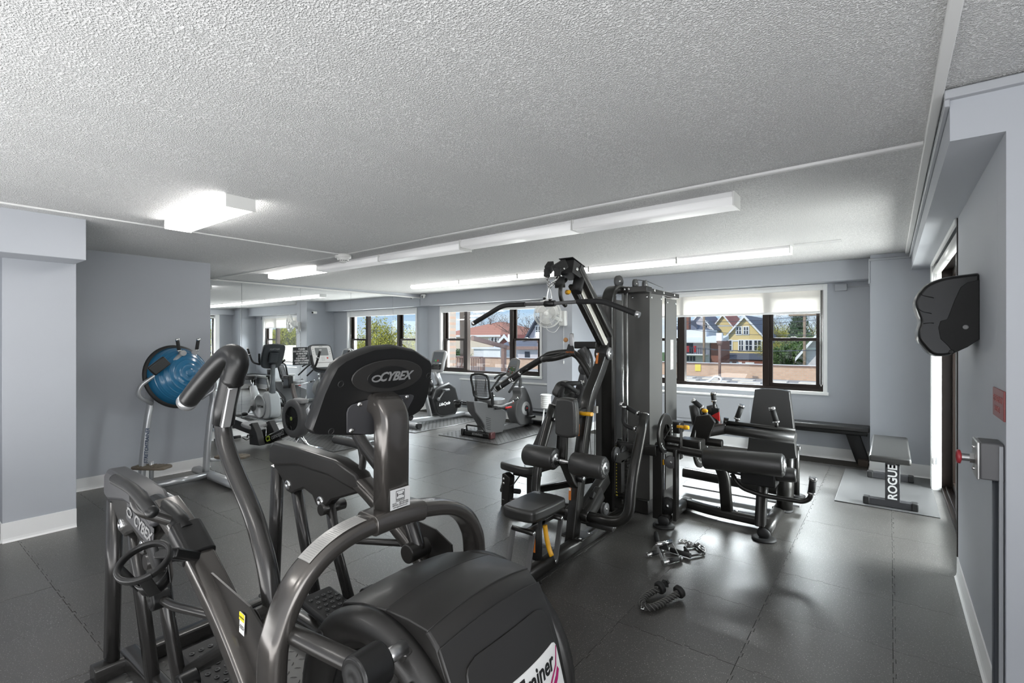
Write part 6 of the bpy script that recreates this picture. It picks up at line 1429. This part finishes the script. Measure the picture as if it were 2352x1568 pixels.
place_text('brand_lettering', 'concept2', .095, lgrey_m, mf, a.lerp(b, .46)+V((0, -.056, -.004)), d_, upf, ext=.0006, bold=.001)
place_text('brand_mark', 'C2', .10, mat('lime_print', (.60, .75, .08), .5), mf, a.lerp(b, .80)+V((0, -.058, -.004)), d_, upf, ext=.0006, bold=.003)
for s_ in (-1, 1):
    m = MB(); m.prism([(-7.14, .03), (-6.86, .05), (-6.95, .22), (-7.08, .34), (-7.16, .31)], 'y', 3.45+s_*.12-.045, 3.45+s_*.12+.045); part('foot_board', m, blackm_m, RW, .008)
m = MB(); m.tube([(-7.0, 3.30, .16), (-7.16, 3.27, .17), (-7.24, 3.30, .12)], .009, 6, .03); m.tube([(-7.02, 3.34, .20), (-7.12, 3.24, .10), (-7.20, 3.22, .13)], .006, 6, .03); part('foot_strap', m, rubberb_m, RW)
rA, rB = V((-7.02, 3.43, .17)), V((-7.93, 3.25, .335)); m = MB(); m.bar([rA, rB], .06, .14, (0,0,1)); rl = part('monorail', m, black_m, RW, .006)
m = MB(); m.bar([rA+V((0, 0, .072)), rB+V((0, 0, .072))], .085, .012, (0,0,1)); part('rail_top', m, silver_m, rl)
dr_ = (rA-rB).normalized(); place_text('rail_lettering', 'ROWERG', .085, MATS['lime_print'], rl, rB.lerp(rA, .12)+V((.006, -.034, -.012)), dr_, (0,0,1), ext=.0006, bold=.001)
m = MB(); m.bar([(-7.83, 3.27, .30), (-7.86, 3.30, .03)], .05, .03, (1,0,0)); m.bar([(-7.87, 3.12, .03), (-7.85, 3.48, .03)], .05, .04, (0,0,1)); part('rear_leg', m, black_m, RW, .004)
pad('rower_seat', (-7.22, 3.40, .31), dr_, (-dr_.y, dr_.x, 0), (0,0,1), smooth2d([(-.10, -.15), (.10, -.15), (.12, 0), (.10, .15), (-.10, .15), (-.12, 0)], 4), .05, RW, mt=lgrey_m)
m = MB(); m.bar([fc_+V((-.02, .08, .20)), V((-6.36, 3.50, .80)), V((-6.42, 3.52, .90))], .05, .05, (0,1,0), .06); arm_ = part('monitor_arm', m, mat('arm_brown_grey', (.10, .09, .085), .4), RW, .005)
mc = PY(662, 877, 3.50); m = MB(); m.box(mc-V((.075, .03, .075)), mc+V((.075, .03, .085))); mn = part('monitor', m, black_m, RW, .008)
part('monitor_screen', MB().box(mc+V((-.055, -.033, -.045)), mc+V((.055, -.029, .045))), screen_m, mn)
place_text('monitor_lettering', 'concept2', .026, lgrey_m, mn, mc+V((0, -.032, .068)), (1,0,0), (0,0,1), ext=.0004)
# ---------------------------------------------------------------- stretch trainer and half ball
SM = thing('stretch_machine', 'silver tubular stretching machine against the left wall', 'exercise machine', (-5.8, 1.95, 0))
XP = -5.84
for yy, nm in ((1.685, 'l'), (2.262, 'r')):
    m = MB(); m.sweep([(XP-.32, yy, .052), (-5.12, yy, .045)], rrect(.105, .075, .034, 4), (0,0,1)); ft = part('foot_beam', m, silver_m, SM)
    m = MB(); m.disc_stack((-5.125, yy, .045), (1,0,0), [(.030, 0), (.050, .006), (.050, .018), (.035, .026), (0, .026)], 4) if False else m.sweep([(-5.135, yy, .045), (-5.105, yy, .044)], rrect(.11, .08, .036, 4), (0,0,1)); part('end_cap', m, lgrey_m, ft)
    top = V((XP, yy+.04, .86)); P = smoothpath([(XP, yy-.03, .08), (XP, yy-.015, .35), (XP, yy+.02, .70), (XP-.02, yy+.05, .86), (XP-.12, yy+.07, .98)], 6)
    m = MB(); m.sweep(P, rrect(.052, .085, .024, 4), (1,0,0)); up = part('upright', m, silver_m, SM)
    if nm == 'l':
        m = MB(); m.tube([(XP+.03, yy+.045, .12), (XP+.03, yy+.045, .30)], .02, 12); part('brace_tube', m, silver_m, up)
        place_text('side_lettering', 'STRETCHTRAINER', .042, mat('navy_print', (.03, .05, .10), .5), up, (XP+.0455, yy+.002, .46), (0, .05, 1), (0,-1,.05), ext=.0005, shear=.3, bold=.001)
    bar_ = [V((XP+.02, yy+.05, .865)), V((XP+.06, yy-.075, .955)), V((XP+.08, yy-.065, 1.055)), V((XP+.12, yy+.10, 1.19)), V((XP+.12, yy+.285, 1.365))]
    if nm == 'r': bar_ = [V((p.x-.10, 2.262-(p.y-2.262)*(.55 if i_ == 4 else 1), p.z)) for i_, p in enumerate(bar_)]
    m = MB(); m.sweep(rounded(bar_, .07, 7), rrect(.034, .05, .015, 3), (1,0,0)); hbx = part('handle_bar', m, silver_m, SM)
    e = bar_[-1]; grip(e+V((0, -.03 if nm == 'l' else .03, .02)), e+V((0, -.045 if nm == 'l' else .045, .13)), .0165, hbx)
    m = MB(); m.cyl(e-V((.03, 0, 0)), e+V((.03, 0, 0)), .028, 16); part('bar_end', m, lgrey_m, hbx)
m = MB(); m.cyl((XP+.05, 1.70, .055), (XP+.05, 2.25, .055), .034, 18); part('cross_tube', m, silver_m, SM)
tan_m = mat('ribbed_tan', (.14, .115, .085), .6)
for yy, xx, zz in ((1.70, XP+.05, .235), (2.42, XP+.12, .215)):
    sp = part('step_pad', MB().prism(smooth2d([(-.14, -.07), (.14, -.075), (.17, 0), (.14, .075), (-.14, .07), (-.17, 0)], 3), 'z', 0, .028), tan_m, SM, .008); sp.data.transform(Matrix.Translation((xx+.02, yy+.02, zz))@Matrix.Rotation(.6, 4, 'Z'))
    m = MB(); Rm = Matrix.Rotation(.6, 3, 'Z')
    for k in range(7): m.obox(V((xx+.02, yy+.02, zz+.030))+Rm@V((-.11+k*.037, 0, 0)), (.012, .12, .008), Rm)
    part('step_ribs', m, tan_m, sp, .002)
m = MB(); m.bar([(XP-.05, 1.72, .22), (XP+.05, 1.76, .22)], .04, .03, (0,0,1)); m.bar([(XP, 2.28, .20), (XP+.1, 2.40, .20)], .04, .03, (0,0,1)); part('step_bracket', m, silver_m, SM)
m = MB(); m.bar([(XP-.10, 1.74, .97), (XP-.10, 2.26, .97)], .10, .05, (0,0,1)); m.bar([(XP-.1, 1.975, .97), (XP-.25, 1.975, 1.15)], .05, .06, (0,1,0)); part('pad_frame', m, black_m, SM, .006)
pad('seat_pad', (XP-.24, 1.99, 1.14), (0,1,0), V((-.3, 0, .95)).normalized(), V((.95, 0, .3)).normalized(), smooth2d([(-.16, -.14), (.16, -.14), (.18, 0), (.16, .14), (-.16, .14), (-.18, 0)], 4), .05, SM)
m = MB(); cxx = PX(365, 840, -5.62); m.obox(cxx, (.05, .17, .10), Euler((.7, 0, 0))); part('grip_block', m, black_m, SM, .01)
BB = thing('balance_trainer', 'blue half ball balance trainer with black rim propped on the silver stretching machine', 'exercise ball', (-5.78, 1.95, 1.12))
bc_ = PX(407, 864, -5.86); nB = V((.93, .22, .20)).normalized()
blue_m = mat('blue_ball', (.015, .13, .26), .22, coat=.4)
pr = [(.300, .012)]
for i in range(0, 27):
    a = PI/2*i/26; r_ = .296*math.cos(a); h_ = .205*math.sin(a)+.012
    pr.append((max(r_, 0), h_))
    if 5 < i < 25 and i % 3 == 0: pr += [(max(r_-.001, 0), h_+.0045), (max(r_-.005, 0), h_+.0035)]
pr = sorted(pr, key=lambda q: (-q[0]))
m = MB(); m.disc_stack(bc_, nB, pr, 56); part('dome', m, blue_m, BB)
m = MB(); m.disc_stack(bc_, nB, [(0, -.045), (.26, -.045), (.318, -.02), (.330, -.004), (.325, .016), (.300, .020)], 56); part('rim_platform', m, rubberb_m, BB)
# ---------------------------------------------------------------- benches
bench = thing('long_bench', 'long low black padded bench against the wall under the right window', 'bench', (-.8, 7.32, 0))
part('bench_pad', MB().box((-1.40, 7.20, .395), (-.195, 7.455, .455)), vinyl_m, bench, .015)
m = MB(); m.bar([(-1.38, 7.33, .37), (-.22, 7.33, .37)], .14, .05, (0,0,1)); part('bench_frame', m, black_m, bench, .004)
for xx, s_ in ((-.30, 1), (-1.30, -1)):
    m = MB(); m.bar([(xx-s_*.07, 7.33, .36), (xx+s_*.04, 7.33, .02)], .14, .05, (0,1,0)); part('leg', m, black_m, bench, .004)
    part('foot_block', MB().box((xx+s_*.04-.05, 7.24, -.012), (xx+s_*.04+.05, 7.42, .06)), mat('foot_brown', (.06, .045, .035), .6) if s_ == 1 else MATS['foot_brown'], bench, .004)
RG = thing('flat_bench', 'black flat weight bench on a rubber mat beside the sliding door', 'bench', (0, 6.1, 0))
part('bench_pad', MB().box((-.155, 5.50, .405), (.145, 6.72, .465)), vinyl_m, RG, .016)
rog_m = mat('rogue_steel', (.045, .045, .048), .4, metal=.2)
m = MB(); m.bar([(0, 5.54, .385), (0, 6.66, .385)], .07, .05, (0,0,1)); part('spine', m, rog_m, RG, .003)
for yy in (5.575, 6.66):
    m = MB(); m.box((-.038, yy-.035, .06), (.068, yy+.035, .39)) if yy < 6 else m.box((-.035, yy-.03, .06), (.035, yy+.03, .39)); ps = part('post', m, rog_m, RG, .005)
    xo = .0
    m = MB(); m.box((-.175, yy-.035, .01), (.17, yy+.035, .07)); fb = part('foot_bar', m, rog_m, RG, .004)
    for s_ in (-1, 1): part('rubber_end', MB().box((-.2 if s_ < 0 else .145, yy-.039, .008), (-.15 if s_ < 0 else .195, yy+.039, .076)), rubberb_m, fb, .008)
    if yy < 6: place_text('post_lettering', 'ROGUE', .092, whitel_m, ps, (.018, yy-.0365, .235), (0,0,1), (-1,0,0), bold=.0022, ext=.0006, spacing=1.0)
# ---------------------------------------------------------------- wall items on the right
YD = 3.24
sil = [(2250,624),(2226,627),(2170,635),(2131,649),(2113,665),(2101,683),(2099,699),(2105,718),(2111,734),(2110,746),(2106,758),(2106,778),(2119,797),(2139,816),(2166,819),(2190,813),(2222,797),(2250,779)]
pd = [(PY(*q, YD).x, PY(*q, YD).z) for q in sil]; pd = [(min(x, .339), z) for x, z in pd]
DP = thing('wall_dispenser', 'black curved wipes dispenser mounted on the right wall', 'dispenser', (.339, YD+.15, 1.6))
core = [(p.x, p.y) for p in smoothpath([(x, z, 0) for x, z in pd], 3)]
k = len(core); mb = MB(); cxm = sum(p[0] for p in core)/k; czm = sum(p[1] for p in core)/k
rows = [(0, .955), (.022, .99), (.06, 1.0), (.24, 1.0), (.278, .99), (.30, .955)]; vs = []
for dy, s_ in rows: vs += [V((.339-(.339-x)*s_, YD+dy, czm+(z-czm)*s_)) for x, z in core]
fs = [(r*k+i, r*k+(i+1) % k, (r+1)*k+(i+1) % k, (r+1)*k+i) for r in range(len(rows)-1) for i in range(k)]+[tuple(range(k)), tuple((len(rows)-1)*k+i for i in range(k))]
mb.add(vs, fs); dsp = part('shell', mb, mat('gloss_black', (.007, .007, .007), .30, coat=.25), DP, .012, seg=3)
m = MB(); pl_ = [(2250,642),(2222,648),(2206,660),(2192,690),(2180,722),(2175,733),(2160,737),(2155,752),(2160,778),(2178,795),(2190,811),(2222,797),(2250,779)]
q_ = [(min(.339, PY(*q, YD).x), PY(*q, YD).z) for q in pl_]; m.prism(q_, 'y', YD-.004, YD+.01); part('side_panel', m, mat('dispenser_grain', (.010, .010, .010), .6, bump=.4, bscale=700), dsp, .003)
m = MB()
for pth in (((2111,674), (2122,679), (2145,684)), ((2106,708), (2120,716), (2140,720)), ((2121,743), (2135,741), (2145,742))): m.tube([PY(*q, YD-.0015) for q in pth], .0022, 6)
part('seam_line', m, ink_m, dsp)
for q in ((2218, 751), (2186, 808)):
    m = MB(); m.disc_stack(PY(*q, YD-.004), (0,-1,0), [(.011, 0), (.009, .003), (.004, .001), (0, .001)], 16); part('lock_button', m, lgrey_m if q[0] > 2200 else ink_m, dsp)
RS = thing('wall_sign', 'small maroon plastic sign with raised letters on the right wall', 'sign', (.339, 2.68, 1.25))
maroon_m = mat('maroon_plastic', (.26, .055, .055), .35)
pa, pb, pc, pd_ = PX(2284, 892, .339), PX(2313, 905, .339), PX(2313, 973, .339), PX(2285, 949, .339)
part('sign_plate', MB().box((.333, 2.562, 1.195), (.3392, 2.808, 1.308)), maroon_m, RS, .002)
place_text('sign_lettering', 'EMERGENCY', .034, mat('maroon_light', (.40, .12, .11), .4), RS, (.3325, 2.685, 1.268), (0,-1,0), (0,0,1), ext=.001, bold=.0006)
place_text('sign_lettering', 'RELEASE', .030, MATS['maroon_light'], RS, (.3325, 2.70, 1.228), (0,-1,0), (0,0,1), ext=.001, bold=.0006)
EB = thing('door_release_box', 'grey metal switch box with a red push knob on the right wall', 'switch', (.3, 2.65, 1.03))
box_m = mat('grey_box', (.10, .10, .105), .45); part('box_body', MB().box((.272, 2.585, .968), (.339, 2.715, 1.108)), box_m, EB, .005)
fp_ = part('face_plate', MB().box((.262, 2.583, .965), (.272, 2.718, 1.110)), mat('plate_steel', (.55, .55, .54), .3, metal=.8), EB, .004)
for z_ in (.995, 1.08): bolt((.262, 2.65, z_), (-1,0,0), fp_, .006)
m = MB(); m.cyl((.262, 2.652, 1.035), (.248, 2.652, 1.035), .021, 6); m.cyl((.25, 2.652, 1.035), (.222, 2.652, 1.035), .014, 18); kb = part('knob_stem', m, steel_m, EB, .001)
m = MB(); m.disc_stack((.225, 2.652, 1.035), (-1,0,0), [(.014, 0), (.027, .004), (.027, .013), (.022, .016), (.018, .012), (0, .012)], 28); part('red_knob', m, mat('knob_red', (.35, .03, .04), .3), kb)
CD = thing('conduit', 'dark vertical conduit running down the wall from the switch box', 'conduit', (.32, 2.62, .5))
m = MB(); m.bar([(.325, 2.625, .968), (.325, 2.625, .10)], .04, .028, (1,0,0)); part('conduit_tube', m, mat('conduit_paint', (.05, .055, .065), .45), CD, .006)
m = MB(); m.bar([(.33, 2.590, 1.10), (.33, 2.590, .10)], .018, .012, (1,0,0)); part('edge_strip', m, trim_m, CD, .003)
# sign on the mirror
MS = thing('notice_sign', 'small black notice with white capital letters on the mirror', 'sign', (XM, 4.7, 1.25))
a, b = PX(673, 800, XM+.004), PX(714, 835, XM+.004); y0_, y1_ = PX(672.5, 797, XM).y, PX(714, 797, XM).y; zt_, zb_ = PX(690, 797, XM).z, PX(690, 838, XM).z
part('sign_board', MB().box((XM+.001, y0_, zb_), (XM+.005, y1_, zt_)), mat('notice_black', (.03, .033, .036), .4), MS, .001)
place_text('notice_lettering', 'PLEASE\nDO NOT EXCEED\n30 MINUTES\nON ANY\nEQUIPMENT\nWHEN OTHERS\nARE WAITING', .0375, whitel_m, MS, (XM+.0055, (y0_+y1_)/2-.008, (zb_+zt_)/2), (0,1,0), (0,0,1), ext=.0004, bold=.0012, line=1.05)
# ---------------------------------------------------------------- fan on the middle column, camera, wipes bucket
FN = thing('wall_fan', 'white oscillating wall fan on the middle column', 'fan', (-4.15, 6.7, 1.85))
part('wall_bracket', MB().box((-4.16, 6.64, 1.715), (-4.03, 6.722, 1.955)), whitep_m, FN, .02)
m = MB(); m.cyl((-4.10, 6.66, 1.80), (-4.17, 6.50, 1.86), .03, 14); part('fan_neck', m, whitep_m, FN)
fcn = V((-4.20, 6.40, 1.90)); nf = V((.30, -.95, -.02)).normalized()
m = MB(); m.disc_stack(fcn-nf*.14, nf, [(0, 0), (.06, .0), (.075, .05), (.05, .10), (.02, .13), (0, .13)], 24); part('motor_housing', m, whitep_m, FN)
m = MB(); ox = nf.orthogonal().normalized(); oy = nf.cross(ox)
for k in range(64):
    a = 2*PI*k/64; d_ = ox*math.cos(a)+oy*math.sin(a); m.sweep([fcn+nf*.075+d_*.035, fcn+nf*.068+d_*.12, fcn+nf*.035+d_*.20, fcn+d_*.218, fcn-nf*.035+d_*.20, fcn-nf*.07+d_*.08], circ(.0016, 4), None, False)
for r_, o_ in ((.218, 0), (.208, .025), (.15, .055), (.035, .075), (.208, -.025)):
    ring = [fcn+nf*o_+(ox*math.cos(2*PI*i/40)+oy*math.sin(2*PI*i/40))*r_ for i in range(41)]; m.sweep(ring, circ(.004, 6), None, False)
part('fan_cage', m, whitep_m, FN)
m = MB(); m.disc_stack(fcn+nf*.078, nf, [(0, 0), (.036, 0), (.033, .008), (0, .01)], 22); part('cage_badge', m, whitep_m, FN)
blade_m = mat('fan_blade', (.62, .62, .60), .2, coat=.5)
for k in range(3):
    m = MB(); vs = []; a0 = 2*PI*k/3
    for i in range(9):
        a = a0+i*.14
        for r_ in (.03, .08, .13, .19): vs.append(fcn+nf*(.02+.004*i-.018)+(ox*math.cos(a+r_*.8)+oy*math.sin(a+r_*.8))*r_)
    m.add(vs, [(i*4+j, i*4+j+1, (i+1)*4+j+1, (i+1)*4+j) for i in range(8) for j in range(3)], True); bl = part('fan_blade', m, blade_m, FN); sd_ = bl.modifiers.new('s', 'SOLIDIFY'); sd_.thickness = .003
m = MB(); m.tube(smoothpath([(-4.13, 6.66, 1.73), (-4.20, 6.60, 1.62), (-4.32, 6.58, 1.66), (-4.30, 6.50, 1.78)], 5), .004, 6); m.tube([(-4.10, 6.712, 1.72), (-4.10, 6.712, 1.16)], .003, 6); m.cyl((-4.10, 6.712, 1.17), (-4.10, 6.712, 1.12), .008, 8); part('power_cord', m, whitep_m, FN)
C2 = thing('security_camera', 'small white security camera on the side of the middle column', 'camera', (-4.45, 6.9, 2.18))
m = MB(); m.cyl((-4.42, 6.9, 2.2), (-4.50, 6.88, 2.2), .018, 12); m.box((-4.56, 6.82, 2.15), (-4.49, 6.92, 2.21)); part('camera_body', m, whitep_m, C2, .01); m = MB(); m.cyl((-4.53, 6.82, 2.18), (-4.53, 6.80, 2.175), .022, 14); part('lens', m, ink_m, C2)
WB = thing('wipes_bucket', 'white ribbed wipes bucket on a thin stand beside the middle column', 'bucket', (-4.35, 6.45, 0))
wc = PY(1254, 905, 6.42); m = MB(); pr = [(0, 0), (.072, 0)]
for i in range(6): pr += [(.076, .012+i*.03), (.081, .018+i*.03), (.081, .026+i*.03), (.077, .032+i*.03)]
pr += [(.082, .20), (0, .20)]; m.disc_stack((wc.x, 6.42, wc.z-.22), (0,0,1), pr, 28); part('bucket_body', m, whitep_m, WB)
m = MB(); m.disc_stack((wc.x, 6.42, wc.z-.025), (0,0,1), [(0, 0), (.088, 0), (.090, .018), (.075, .026), (0, .03)], 28); part('lid', m, whitep_m, WB)
for k in range(3):
    a = 2*PI*k/3+.5; m = MB(); m.cyl((wc.x+math.cos(a)*.05, 6.42+math.sin(a)*.05, wc.z-.21), (wc.x+math.cos(a)*.15, 6.42+math.sin(a)*.15, .0), .007, 8); part('stand_leg', m, whitep_m, WB)
# ---------------------------------------------------------------- cable attachments on the floor
VH = thing('row_handle', 'chrome double D row handle lying on the floor, nearest to the leg machine', 'cable handle', PZ(1530, 1270, 0))
def d_grip(a, b, par):
    a, b = V(a), V(b); d = (b-a).normalized(); m = MB(); m.cyl(a, b, .0125, 14); g = part('handle_tube', m, chrome_m, par)
    m = MB(); m.cyl(a.lerp(b, .30), a.lerp(b, .86), .0155, 14); part('knurled_grip', m, grip_m, g)
    for q in (a, b): m = MB(); m.cyl(q-d*.008, q+d*.008, .016, 14); part('end_ring', m, steel_m, g)
gA, gB = PZ(1524, 1291, .02), PZ(1563, 1281, .02); hA, hB = PZ(1486, 1274, .02), PZ(1520, 1264, .02); tA, tB = PZ(1508, 1250, .125), PZ(1542, 1243, .125)
d_grip(gA, gB, VH); d_grip(hA, hB, VH)
m = MB(); m.cyl(tA, tB, .014, 14); tt = part('top_tube', m, chrome_m, VH)
for a, b in ((tA, gA), (tB, gB), (tA, hA), (tB, hB)):
    m = MB(); m.bar([a, b.lerp(a, .0)], .016, .006, (0,0,1) if abs((a-b).normalized().z) < .9 else (0,1,0)); part('side_bar', m, chrome_m, VH)
m = MB(); c = (tA+tB)/2; m.prism([(c.x-.035, c.z-.045), (c.x+.035, c.z-.045), (c.x+.02, c.z), (c.x-.02, c.z)], 'y', c.y-.003, c.y+.003); part('hook_plate', m, rubberb_m, VH)
SB = thing('straight_handle', 'short black grip lying on the floor, upright behind the chrome row handle', 'cable handle', PZ(1508, 1240, 0))
m = MB(); m.cyl(PZ(1511, 1246, .018), PZ(1507, 1224, .018), .016, 14); part('rubber_grip', m, grip_m, SB); m = MB(); m.cyl(PZ(1510, 1244, .018), PZ(1514, 1254, .018), .012, 12); part('chrome_end', m, chrome_m, SB)
TH = thing('triangle_handle', 'black framed stirrup handle on the floor, right of the chrome row handle', 'cable handle', PZ(1590, 1270, 0))
q = [PZ(1573, 1257, .012), PZ(1597, 1253, .012), PZ(1618, 1271, .012), PZ(1588, 1276, .012)]
m = MB(); m.tube([q[0], q[1]], .007, 8); m.tube([q[1], q[2]], .007, 8); m.tube([q[2], q[3]], .007, 8); m.tube([q[0], PZ(1580, 1268, .012)], .011, 8); part('frame_rod', m, gym_m, TH)
foamv = (PZ(1541, 1262, .02), PZ(1586, 1276, .02)); m = MB(); m.cyl(foamv[0], foamv[1], .017, 14); part('rubber_grip', m, grip_m, TH); m = MB(); m.cyl(PZ(1531, 1261, .02), foamv[0], .012, 12); part('chrome_end', m, chrome_m, TH)
CH = thing('chain', 'short chrome chain with a snap hook lying on the floor behind the handles', 'chain', PZ(1590, 1250, 0))
m = MB(); m.chain([PZ(*p, .008) for p in ((1560, 1243), (1572, 1241), (1579, 1245), (1592, 1250), (1604, 1248), (1613, 1254))], .0042, .040); part('chain_links', m, chrome_m, CH)
m = MB(); P = [PZ(*p, .009) for p in ((1611, 1253), (1618, 1257), (1620, 1265), (1616, 1269), (1609, 1262), (1604, 1256), (1606, 1253), (1611, 1253))]; m.tube(P, .0045, 8); part('snap_hook', m, chrome_m, CH)
TR = thing('triceps_rope', 'black braided cable rope with two round rubber ends lying on the floor', 'rope', PZ(1520, 1375, 0))
rope_m = mat('braided_rope', (.030, .029, .028), .6)
P = smoothpath([PZ(1512, 1352, .045), PZ(1498, 1360, .03), PZ(1481, 1371, .022), PZ(1475, 1383, .02), PZ(1484, 1393, .02), PZ(1502, 1393, .02), PZ(1525, 1382, .022), PZ(1545, 1370, .03), PZ(1560, 1360, .04)], 10)
P = resample(P, .0014)
def strands(P, r, rs, turns):
    L = len(P); out = []
    for s_ in range(3):
        path = []
        for i, p in enumerate(P):
            t = (P[min(i+1, L-1)]-P[max(i-1, 0)]).normalized(); o = t.cross(V((0,0,1))).normalized(); w = t.cross(o); a = turns*2*PI*i/L+2*PI*s_/3
            path.append(p+o*math.cos(a)*r+w*math.sin(a)*r)
        out.append(path)
    return out
for k, path in enumerate(strands(P, .008, .0095, 7)):
    m = MB(); m.tube(path, .0092, 8); part('rope_strand', m, rope_m, TR)
m = MB()
for path in strands(P, .0178, .002, 7): m.tube([p for p in path], .0020, 5)
part('light_tracer', m, mat('tracer_grey', (.13, .13, .12), .5), TR)
for a, b in ((PZ(1512, 1352, .045), PZ(1523, 1344, .055)), (PZ(1556, 1362, .038), PZ(1564, 1355, .048))):
    d = (b-a).normalized(); m = MB(); m.disc_stack(a.lerp(b, .0), d, [(0, 0), (.030, 0), (.036, .006), (.036, .026), (.030, .032), (0, .032)], 28); part('rubber_end', m, rubberb_m, TR, .002)
m = MB(); c = PZ(1528, 1342, .05)
for k in range(5): m.obox(c+V((rt.uniform(-.012, .012), rt.uniform(-.012, .012), rt.uniform(-.01, .012))), (.020, .014, .022), Euler((rt.random()*3, rt.random()*3, 0)))
part('frayed_end', m, rubberb_m, TR)
m = MB(); P2 = [PZ(*p, .02) for p in ((1480, 1378), (1476, 1390), (1473, 1398), (1478, 1399), (1481, 1390), (1482, 1380))]; m.tube(P2, .005, 8); part('eyelet', m, chrome_m, TR)
